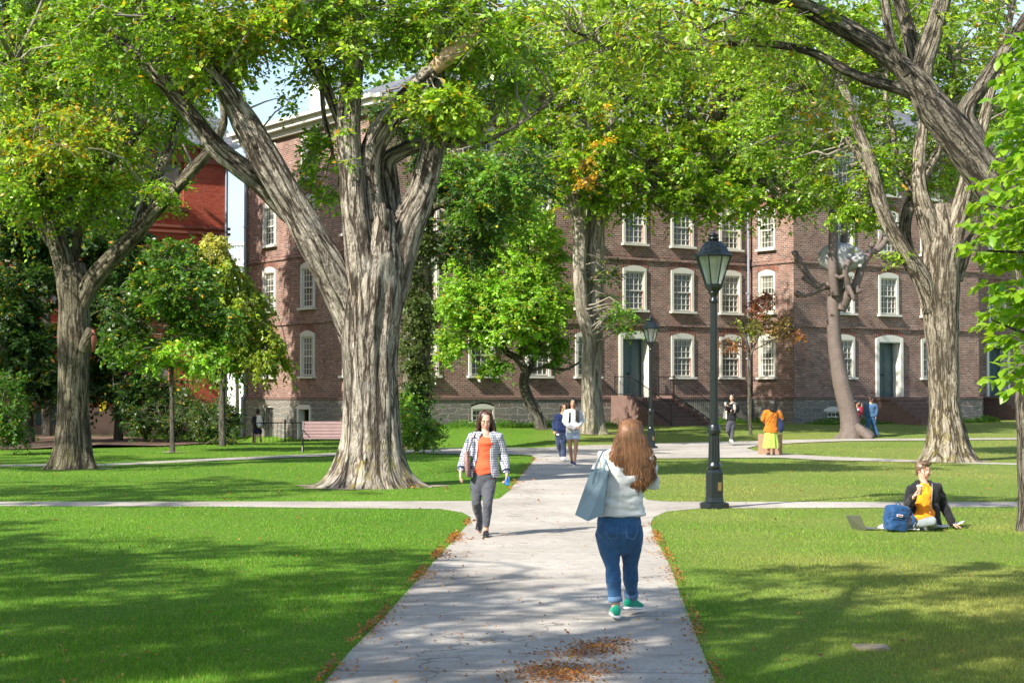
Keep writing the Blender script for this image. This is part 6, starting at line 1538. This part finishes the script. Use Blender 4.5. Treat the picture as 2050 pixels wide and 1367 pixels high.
w = walker('young woman in grey hoodie, denim shorts and long braids walking on the path', Yh, dict(head=(1146.5, 807), neck=(1147, 819), chest=(1147, 832), waist=(1147, 852), pelvis=(1147, 865), shL=(1134, 824), shR=(1160, 824), elL=(1130, 843, .03), wrL=(1138, 854, -.16), elR=(1165, 842, .03), wrR=(1157, 853, -.16),
    hiL=(1140.5, 868), hiR=(1153.5, 868), knL=(1141, 894, 0), knR=(1153, 895, -.08), anL=(1145, 923, .15), anR=(1150, 925.5, -.08)), (0, -1, 0), 'hoodie', 'short_denim', ('navy', 'rubber_white'), 'skin_tan', 'hair_black', .50, shorts=True, build=.93, sleeves=1.0, hw=.13, binf=.03, hface=(0, -1, -.15), tophem=-.1)
b = MB(); b.tube([P(1141, 856, Yh-.19), P(1147, 857, Yh-.21), P(1154, 856, Yh-.19)], [(.05, .03), (.07, .04), (.05, .03)], 12, side=(0, 0, 1), round_ends=True); b.build('front_pocket', M['hoodie'], w.root, True)
b = MB(); b.tube([P(1141, 825, Yh-.13), P(1140, 836, Yh-.17), P(1139, 846, Yh-.14)], [(.02, .01)]*3, 8, side=(1, 0, 0)); b.build('backpack_strap', M['black_cloth'], w.root, True)
for k in range(5):
    x = 1151+k*1.5; b = MB(); b.tube([P(x-1, 806, Yh-.08), P(x+1.5, 822, Yh-.13), P(x+2, 838, Yh-.16), P(x+1.5, 848-abs(k-4), Yh-.15)], [.009, .011, .010, .005], 6); b.build('braid', M['hair_black'], w.root, True)
w = walker('person in navy jacket and trousers half hidden behind the grey hoodie', 47, dict(head=(1128.5, 817), neck=(1126, 828), chest=(1124, 840), waist=(1123, 856), pelvis=(1123, 868), shL=(1113, 833), shR=(1137, 833), elL=(1110, 849, .05), wrL=(1110, 861, -.05), elR=(1139, 850, .05), wrR=(1138, 862, 0),
    hiL=(1118, 870), hiR=(1128, 870), knL=(1119, 892, .05), knR=(1128, 893, -.1), anL=(1125, 913, .25), anR=(1128, 914.5, -.1)), (.1, -1, 0), 'navy', 'navy_trouser', ('rubber_white', 'rubber_white'), 'skin_tan', 'hair_dark', .24, build=.95, flare=.062, hw=.10, hair_n=60, hface=(.3, -1, -.35))
b = MB(); b.box(P(1116.5, 869.5, 46.78), (.07, .02, .045)); b.build('id_tag', M['paper'], w.root)
# far woman in black coat
w = walker('woman in black coat, grey scarf and white shoes on the far path', 60, dict(head=(1465, 796), neck=(1466, 806), chest=(1466, 816), waist=(1464, 832), pelvis=(1463, 843), shL=(1456, 810), shR=(1475, 810), elL=(1453, 823, .02), wrL=(1456, 814.5, -.22), elR=(1476, 824, .04), wrR=(1466, 822, -.2),
    hiL=(1459, 845), hiR=(1467.5, 845), knL=(1457, 862, -.05), knR=(1466, 863, .0), anL=(1464, 878, .25), anR=(1465, 881, -.1)), (-.35, -1, 0), 'black_cloth', 'grey_cloth', ('white_cloth', 'rubber_white'), 'skin_fair', 'hair_black', .36, build=.92, hw=.13, hface=(-.55, -1, 0), feet={'L': (-.3, -1, 0), 'R': (0, -1, 0)}, binf=.035, tophem=.2, gz=.1)
b = MB(); b.tube([P(1462, 808, 59.88), P(1466, 806, 59.82), P(1472, 808, 59.95), P(1474, 812, 60.0)], [.035, .05, .045, .03], 10, round_ends=True); b.tube([P(1470, 810, 59.83), P(1471, 818, 59.8), P(1469, 826, 59.82)], [(.05, .02), (.055, .02), (.04, .015)], 10, side=(1, 0, 0), round_ends=True); remesh_obj(b, 'scarf', M['scarf'], w.root, .012, 2)
cp = MB(); cp.lathe([(.03, -.05), (.04, .05), (.042, .052), (.042, .065), (.03, .07)], tuple(P(1452.5, 809.5, 59.68)), 14); o = cp.build('paper_cup', M['paper'], None, True); tag(o, 'white paper cup in the hand of the woman in the black coat', 'cup')
tb = MB(); q = [P(1449, 824, 59.85), P(1455, 822, 59.85), P(1455, 839, 59.85), P(1447, 836, 59.85)]; tb.face(q); tb.face([v_+Vector((.02, .07, 0)) for v_ in reversed(q)])
for i in range(4): j = (i+1) % 4; tb.face([q[j], q[i], q[i]+Vector((.02, .07, 0)), q[j]+Vector((.02, .07, 0))])
tb.tube([q[0], P(1453, 816, 59.9), q[1]], .008, 5); o = tb.build('tote_bag', M['tote']); tag(o, 'cream canvas tote on the arm of the woman in the black coat', 'bag')
# woman in rust top and lime skirt
w = walker('woman in rust-orange top and lime green skirt standing with her back turned', 51, dict(head=(1547, 809), neck=(1546, 821), chest=(1545, 833), waist=(1544, 852), pelvis=(1543, 864), shL=(1533, 825), shR=(1559, 825), elL=(1527, 839, .0), wrL=(1535, 846, .22), elR=(1564, 838, .0), wrR=(1556, 832, .22),
    hiL=(1538, 867), hiR=(1549, 867), knL=(1539, 886), knR=(1549, 886), anL=(1539, 906, 0), anR=(1549, 906, .02)), (.05, 1, 0), 'rust', 'lime', ('black_leather', 'black_leather'), 'skin_tan', 'hair_black', .40, skirt=True, hw=.105, hface=(-.2, 1, 0), binf=.035, tophem=-.15, hair_n=110, tw=.02, feet={'L': (-.1, 1, 0), 'R': (.15, 1, 0)})
b = MB(); rows = []
for (yy, a_, b_) in ((853, .135, .11), (862, .17, .14), (878, .205, .17), (896, .232, .20)):
    c = P(1543.5, yy, 51); rows.append([c+Vector((a_*(1+.07*math.sin(9*t)*(yy-850)/46)*math.cos(t), b_*(1+.10*math.sin(9*t)*(yy-850)/46)*math.sin(t), 0)) for t in np.linspace(0, 2*math.pi, 73)[:-1]])
for r0_, r1_ in zip(rows, rows[1:]):
    for i in range(72): j = (i+1) % 72; b.face([r0_[i], r1_[i], r1_[j], r0_[j]])
sko = b.build('skirt', M['lime'], w.root, True)
sbg = thing('shoulder_bag', 'dark navy bag on the right shoulder of the woman in the lime skirt', 'bag', tuple(P(1562, 860, 51)))
b = MB(); b.tube([P(1561, 840, 50.95), P(1564, 852, 50.92), P(1563, 862, 50.95)], [(.05, .05), (.085, .07), (.07, .06)], 14, side=(1, 0, 0), round_ends=True); b.build('bag_body', M['navy'], sbg, True)
b = MB(); b.tube([P(1558, 841, 50.85), P(1556, 828, 50.84), P(1555, 820, 50.98), P(1560, 828, 51.1), P(1566, 842, 51.0)], .010, 6); b.tube([P(1553, 822, 50.9), P(1543, 832, 50.80), P(1533, 846, 50.82)], .009, 6); b.build('strap', M['black_cloth'], sbg, True)
b = MB(); g1 = P(1520.5, 870, 51.6); g2 = P(1566, 870, 51.6); gz_ = ground(g1.x, 51.6); b.box(((g1.x+g2.x)/2, 51.75, gz_+.31), (g2.x-g1.x, .3, .62)); bx = b.build('cardboard_box', M['cardboard']); tag(bx, 'plain brown cardboard box on the far path behind the lime skirt', 'box')
# pair by the sculpture
w = walker('man in faded blue jacket, jeans and black beret walking past the sculpture', 68.5, dict(head=(1743.5, 799), neck=(1743, 808), chest=(1742.5, 816), waist=(1743, 829), pelvis=(1743, 837), shL=(1733.5, 811), shR=(1753, 811), elL=(1732, 822, .05), wrL=(1734, 833, .1), elR=(1755, 822, -.03), wrR=(1753, 832, -.08),
    hiL=(1738.5, 839), hiR=(1748, 839), knL=(1737, 855, 0), knR=(1750, 855, 0), anL=(1737, 869.5, -.1), anR=(1756, 871.5, -.05)), (.5, .85, 0), 'blue_coat', 'denim', ('black_leather', 'blacks'), 'skin_fair', 'hair_dark', .14, build=1.08, hw=.07, hface=(.8, .5, 0), flare=.07, hair_n=10, binf=.03, gz=.08)
b = MB(); b.ball(w.H(0, -.01, .105), (.115, .125, .04), 18, w.HM()); b.ball(w.H(0, -.02, .08), (.09, .10, .05), 16, w.HM()); b.build('beret', M['black_cloth'], w.root, True)
w = walker('woman in maroon fleece with grey yoke and tied dark hair behind the sculpture root', 69.5, dict(head=(1716, 806), neck=(1715, 815), chest=(1715, 823), waist=(1715, 837), pelvis=(1715, 845), shL=(1707, 818), shR=(1724, 818), elL=(1706, 829, -.03), wrL=(1713, 835, -.1), elR=(1726, 827, -.05), wrR=(1725, 815, -.15),
    hiL=(1711, 847), hiR=(1719, 847), knL=(1710, 862), knR=(1718, 862), anL=(1711, 873), anR=(1719, 873)), (.9, .1, 0), 'maroon', 'navy_trouser', ('black_leather', 'blacks'), 'skin_tan', 'hair_black', .14, build=.95, hw=.07, hface=(1, -.1, 0), hair_n=10, binf=.03, gz=.08)
b = MB(); b.ball(w.H(0, -.12, .05), (.035, .045, .04), 12, w.HM()); b.build('hair_bun', M['hair_black'], w.root, True)
b = MB(); b.tube([P(1714, 817.5, 69.5), P(1714, 821, 69.5), P(1715, 824, 69.5)], [(.115, .20), (.16, .205), (.155, .19)], 16, side=w.f); b.build('yoke', M['grey_yoke'], w.root, True)
# person with pale backpack on the sunken path
w = walker('person in black cap and dark shorts wearing a pale backpack at the hall corner', 73.5, dict(head=(516, 824.5), neck=(515, 833), chest=(514, 841), waist=(515, 853), pelvis=(516, 860), shL=(508, 836), shR=(524, 836), elL=(506, 845), wrL=(507, 853, -.1), elR=(526, 845), wrR=(526, 853, .1),
    hiL=(512, 862), hiR=(520, 862), knL=(510, 876), knR=(521, 876), anL=(510, 891), anR=(524, 890)), (-.1, 1, 0), 'black_cloth', 'navy', ('rubber_white', 'rubber_white'), 'skin_fair', 'hair_black', .14, shorts=True, hw=.07, sleeves=.4, hair_n=10, build=.95, gz=-.45)
b = MB(); b.ball(w.H(0, -.01, .06), (.092, .105, .085), 16, w.HM()); b.build('cap', M['black_cloth'], w.root, True)
bp = thing('backpack', 'pale grey backpack worn by the person in the black cap', 'backpack', tuple(P(519, 852, 73.3)))
b = MB(); b.tube([P(519, 833, 73.25), P(520, 843, 73.2), P(520, 853, 73.22)], [(.10, .05), (.14, .09), (.13, .08)], 16, side=(1, 0, 0), round_ends=True); b.build('pack_body', M['tote'], bp, True)
b = MB(); b.tube([P(520, 846, 73.1), P(520, 853, 73.1)], [(.10, .03), (.10, .03)], 12, side=(1, 0, 0), round_ends=True); b.build('pack_pocket', M['white_cloth'], bp, True)
# --- seated young man
Ys = 23.6
w = Person('young man in black jacket and orange t-shirt sitting on the grass, looking right', Ys,
    dict(head=(1848, 942), neck=(1849, 965), chest=(1850, 990), waist=(1849, 1024), pelvis=(1848, 1044), shL=(1824, 978), shR=(1876, 974), elL=(1817, 1012, -.08), wrL=(1829, 995, -.32), elR=(1889, 1010, .12), wrR=(1905, 1046, .05),
         hiL=(1838, 1049, -.02), hiR=(1860, 1049, -.02), knL=(1808, 1047, -.30), knR=(1868, 1042, -.42), anL=(1785, 1054, -.02), anR=(1826, 1052, -.25)), face=(-.05, -1, 0), hface=(1, -.28, -.03), sc=1.0, build=.98)
sk = MB(); w.head(sk); w.torso(sk, -.008)
for q in 'LR': w.arm(sk, q); w.leg(sk, q, -.004)
w.hand(sk, 'L', (.35, -.2, .62), (.9, -.3, -.3), .75, 1.12); w.hand(sk, 'R', (.75, -.2, -.35), (0, 0, -1), .15)
remesh_obj(sk, 'body', M['skin_fair'], w.root, .007, 2); w.face_parts(brow='hair_guy'); J = w.J
b = MB(); b.tube([P(1848, 1048, Ys), P(1848, 1032, Ys-.02), P(1849, 1010, Ys-.01), P(1850, 988, Ys-.01), P(1849, 974, Ys-.0), P(1849, 966, Ys)], [(.165, .135), (.172, .145), (.150, .12), (.165, .128), (.150, .09), (.07, .07)], 24, side=w.sv); remesh_obj(b, 't_shirt', M['orange_tee'], w.root, .007, 2, .026, 9, .7)
b = MB(); b.tube([P(1849, 1042, Ys), P(1848, 1051, Ys)], [(.16, .13), (.165, .14)], 20, side=w.sv, round_ends=True)
for q in 'LR':
    h, kn, an = J['hi'+q], J['kn'+q], J['an'+q]; b.tube([h, lerp(h, kn, .5), kn, lerp(kn, an, .5), lerp(kn, an, .9)], [.096, .078, .062, .058, .045], 16, round_ends=True)
remesh_obj(b, 'sweatpants', M['grey_pants'], w.root, .009, 3, .012, 9, 1)
w.J['anL'].z = .10; w.shoe('L', (-1, -.3, 0), 'white_cloth', 'rubber_white'); w.J['anR'].z = .10; w.shoe('R', (-.9, .3, 0), 'grey_cloth', 'rubber_white')
b = shell([(P(1850, 1050, Ys+.04), .235, .165, .85, .60), (P(1850, 1030, Ys+.03), .220, .165, .75, .45), (P(1850, 1005, Ys+.02), .195, .155, .68, .40), (P(1850, 988, Ys+.01), .205, .155, .62, .42), (P(1850, 976, Ys), .200, .13, .55, .48), (P(1849, 967, Ys), .125, .10, .6, .55), (P(1849, 960, Ys+.01), .10, .095, .7, .6)], w.sv, w.f, 0, 0)
w.arm(b, 'L', .024, upto=.85); w.arm(b, 'R', .024, upto=.95)
jk = remesh_obj(b, 'jacket', M['grey_cloth2'] if 'grey_cloth2' in M else M['black_cloth'], w.root, .009, 2, .014, 8, 1.1)
b = MB(); q = [P(1866, 968, Ys-.09), P(1867, 980, Ys-.145), P(1865, 1000, Ys-.15), P(1864, 1025, Ys-.155), P(1867, 1050, Ys-.135)]; b.tube(q, [(.008, .004)]*5, 6, side=(1, 0, 0)); b.build('zip', M['alu'], jk)
# short hair
b = MB(); HM_ = w.HM(); b.ball(w.H(0, -.022, .045), (.080, .090, .082), 18, HM_); b.ball(w.H(0, .03, .10), (.062, .062, .034), 16, HM_); b.tube([w.H(0, -.08, .03), w.H(0, -.082, -.05)], [(.062, .022), (.048, .015)], 14, side=w.hs, round_ends=True)
hr = remesh_obj(b, 'hair', M['hair_guy'], w.root, .007, 2, .006, 30, 1)
b = MB(); r_ = np.random.default_rng(4)
for _ in range(260):
    t_ = r_.uniform(0, 6.28); rr = r_.random()**.5; x, y = .068*rr*math.cos(t_), -.01+.085*rr*math.sin(t_)
    z = .122-.05*rr*rr; p0 = w.H(x, y, z-.012); b.tube([p0, w.H(x*1.08+.006*r_.normal(), y+.02, z+.012), w.H(x*1.1+.012*r_.normal(), y+.045, z+.014+.006*r_.normal())], [.004, .0035, .0012], 4)
b.build('hair_strands', M['hair_guy'], hr, True)
b = MB(); b.tube([w.H(.079, .004, -.012), w.H(.082, .010, -.03), w.H(.080, .014, -.045)], [.006, .005, .004], 8, round_ends=True); b.build('earbud', M['rubber_white'], w.root, True)
cpt = P(1841, 979, Ys-.40); cpo = thing('takeaway_cup', 'takeaway cup with pale lid in the raised hand of the seated young man', 'cup', tuple(cpt))
b = MB(); b.lathe([(.028, -.07), (.038, .035)], tuple(cpt), 18); b.build('cup', M['cardboard'], cpo, True); b = MB(); b.lathe([(.041, .034), (.041, .044), (.036, .046), (.034, .058), (.02, .06)], tuple(cpt), 18); b.build('lid', M['rubber_white'], cpo, True)
# backpack, bottle, laptop, notebook beside him
def rb(mb, c, e, Mx=None, k=.3):
    """rounded box from a stack of superellipse rings"""
    rows = []; n = 28
    for t in (-1, -.97, -.85, -.3, .3, .7, .93, 1):
        f = (1-abs(t)**6*.30) if abs(t) < 1 else .6
        row = []
        for i in range(n):
            a = 2*math.pi*i/n; cx, sx = math.cos(a), math.sin(a); x = math.copysign(abs(cx)**.45, cx)*e[0]/2*f; y = math.copysign(abs(sx)**.6, sx)*e[1]/2*f; p = Vector((x, y, t*e[2]/2)); p = (Mx @ p) if Mx else p; row.append(Vector(c)+p)
        rows.append(row)
    for r0_, r1_ in zip(rows, rows[1:]):
        for i in range(n): j = (i+1) % n; mb.face([r0_[i], r0_[j], r1_[j], r1_[i]])
    mb.face(list(reversed(rows[0]))); mb.face(rows[-1])
pc = G(1798, 1065); pk = thing('backpack', 'blue backpack with small white patch standing on the grass beside the seated young man', 'backpack', tuple(pc))
R_ = Matrix.Rotation(math.radians(8), 3, 'Y') @ Matrix.Rotation(math.radians(14), 3, 'Z')
def at(x, y, z): return pc+R_ @ Vector((x, y, z))
b = MB(); rb(b, at(0, .12, .175), (.33, .19, .35), R_); rb(b, at(0, .06, .28), (.29, .17, .15), R_); bd = remesh_obj(b, 'pack_body', M['pack_blue'], pk.parent or pk, .009, 3, .014, 9, 1)
b = MB(); rb(b, at(-.01, .0, .10), (.28, .09, .17), R_); remesh_obj(b, 'front_pocket', M['pack_blue'], pk, .008, 2, .010, 12, 1)
b = MB(); rb(b, at(-.005, .005, .235), (.25, .08, .10), R_); remesh_obj(b, 'upper_pocket', M['pack_blue'], pk, .008, 2, .010, 12, 1)
b = MB(); b.box((0, 0, 0), (.085, .008, .032), Matrix.Translation(at(-.03, -.047, .222)) @ R_.to_4x4()); pt = b.build('patch', M['rubber_white'], pk)
for k in range(7):
    b = MB(); b.box((0, 0, 0), (.006 if k else .009, .004, .014+.004*(k % 2)), Matrix.Translation(at(-.062+.0105*k, -.053, .222)) @ R_.to_4x4()); 
    if k in (0, 3): b.box((0, 0, 0), (.009, .004, .004), Matrix.Translation(at(-.062+.0105*k, -.053, .229)) @ R_.to_4x4())
    b.build('lettering', M['maroon'], pt)
b = MB(); b.tube([at(-.13, -.048, .17), at(0, -.05, .172), at(.12, -.046, .17)], .004, 5); b.tube([at(.075, -.05, .27), at(.085, -.056, .24)], .006, 5); b.tube([at(.1, -.052, .165), at(.105, -.06, .13)], .006, 5); b.build('zip', M['blacks'], pk)
b = MB(); b.tube([at(-.05, .1, .35), at(0, .1, .385), at(.05, .1, .35)], .008, 6); b.build('grab_handle', M['pack_blue'], pk, True)
b = MB(); b.tube([at(.15, .05, .30), at(.2, -.02, .2), at(.17, .0, .08)], [(.022, .006)]*3, 6, side=(1, 0, 0)); b.build('strap', M['pack_blue'], pk, True)
bt = G(1829, 1062); bo = thing('water_bottle', 'dark water bottle with white cap between the blue backpack and the seated young man', 'bottle', tuple(bt))
b = MB(); b.lathe([(.034, 0), (.038, .02), (.038, .11), (.030, .14), (.024, .15)], tuple(bt), 18); b.build('bottle_body', M['grey_cloth'], bo, True); b = MB(); b.lathe([(.027, .145), (.03, .15), (.03, .185), (.02, .195)], tuple(bt), 16); b.build('cap', M['rubber_white'], bo, True)
lt_ = G(1733, 1060); lp = thing('laptop', 'open grey laptop on the grass left of the blue backpack', 'laptop', tuple(lt_))
q = [P(1693, 1031, 23.55), P(1721, 1032, 23.35), P(1734, 1061, 23.45), P(1706, 1060, 23.70)]; nn_ = Vector((.9, .25, .25)).normalized()*.008
b = MB(); b.face(q); b.face([v_+nn_ for v_ in reversed(q)])
for i in range(4): j = (i+1) % 4; b.face([q[j], q[i], q[i]+nn_, q[j]+nn_])
b.build('lid', M['alu'], lp)
b = MB(); c_ = (q[0]+q[1]+q[2]+q[3])/4-nn_*.4; ex = (q[1]-q[0]).normalized(); ez = (q[0]-q[3]).normalized(); ring = [c_+ex*.012*math.cos(t)+ez*.014*math.sin(t) for t in np.linspace(0, 6.28, 12)]; b.face(ring); b.build('emblem', M['blacks'], lp)
b = MB(); q2 = [q[3], q[2], q[2]+Vector((.215, .05, 0)), q[3]+Vector((.215, .05, 0))]; q2 = [Vector((v_.x, v_.y, .035)) for v_ in q2]; b.face(q2); b.face([v_+Vector((0, 0, -.014)) for v_ in reversed(q2)])
for i in range(4): j = (i+1) % 4; b.face([q2[j], q2[i], q2[i]+Vector((0, 0, -.014)), q2[j]+Vector((0, 0, -.014))])
b.build('keyboard_deck', M['alu'], lp)
nb0 = G(1905, 1058); nt_ = thing('notebook', 'open white notebook lying on the grass right of the seated young man', 'notebook', tuple(nb0))
for sg, tilt in ((-1, .0), (1, .05)):
    b = MB(); x0 = nb0.x-.12; q = [Vector((x0, nb0.y-.12, .04)), Vector((x0+sg*.24, nb0.y-.12, .045+tilt)), Vector((x0+sg*.24+.1, nb0.y+.16, .05+tilt)), Vector((x0+.1, nb0.y+.16, .045))]
    b.face(q); b.face([v_-Vector((0, 0, .012)) for v_ in reversed(q)])
    for i in range(4): j = (i+1) % 4; b.face([q[j], q[i], q[i]-Vector((0, 0, .012)), q[j]-Vector((0, 0, .012))])
    b.build('page_block', M['paper'], nt_)
# ------------------------------------------------------------------ camera, light, sky
cam = bpy.data.cameras.new('camera'); co = bpy.data.objects.new('camera', cam); COL.objects.link(co)
co.location = (0, 0, H); co.rotation_euler = (math.pi/2+PITCH, 0, 0); cam.sensor_width = 36; cam.lens = 36*F/2050; cam.clip_end = 3000; cam.clip_start = .1
SC.camera = co
to_sun = Vector((-math.cos(SUN_AZ)*math.cos(SUN_EL), -math.sin(SUN_AZ)*math.cos(SUN_EL), math.sin(SUN_EL)))
sd = bpy.data.lights.new('sun', 'SUN'); so = bpy.data.objects.new('sun', sd); COL.objects.link(so)
sd.energy = 5.0; sd.angle = math.radians(.53); sd.color = (1, .94, .84)
so.rotation_euler = to_sun.to_track_quat('Z', 'Y').to_euler(); so.location = (0, 0, 40)
wd = bpy.data.worlds.new('World'); SC.world = wd; wd.use_nodes = True; nt = wd.node_tree; nt.nodes.clear(); T = NT(nt)
sky = nt.nodes.new('ShaderNodeTexSky'); sky.sky_type = 'NISHITA'; sky.sun_disc = False; sky.sun_elevation = SUN_EL
sky.sun_rotation = math.atan2(to_sun.x, to_sun.y); sky.air_density = 1.0; sky.dust_density = 1.2; sky.ozone_density = 1.2
tc = T.n('TexCoord').outputs['Generated']
cn = T.noise(T.n('VectorMath', {0: tc, 1: (3, 3, 9)}, operation='MULTIPLY').outputs[0], 1.4, 6, .55)
elv = T.n('SeparateXYZ', {0: tc}).outputs[2]
cm = T.math('MULTIPLY', T.ramp(cn, [(.36, 0), (.62, .85)]), T.ramp(elv, [(.22, 1), (.42, 0)]))
colr = T.mix(cm, sky.outputs[0], (3.1, 3.6, 4.3))
bg = T.n('Background', {'Color': colr, 'Strength': .13}); wo = nt.nodes.new('ShaderNodeOutputWorld'); T.l(bg.outputs[0], wo.inputs[0])
SC.view_settings.view_transform = 'Standard'; SC.view_settings.look = 'None'; SC.view_settings.exposure = EXPOSURE; SC.view_settings.gamma = 1
SC.cycles.max_bounces = 6; SC.cycles.diffuse_bounces = 3; SC.cycles.glossy_bounces = 2; SC.cycles.transmission_bounces = 4; SC.cycles.transparent_max_bounces = 6; SC.cycles.use_denoising = True
print('leaves', NLEAF, 'objects', len(bpy.data.objects))
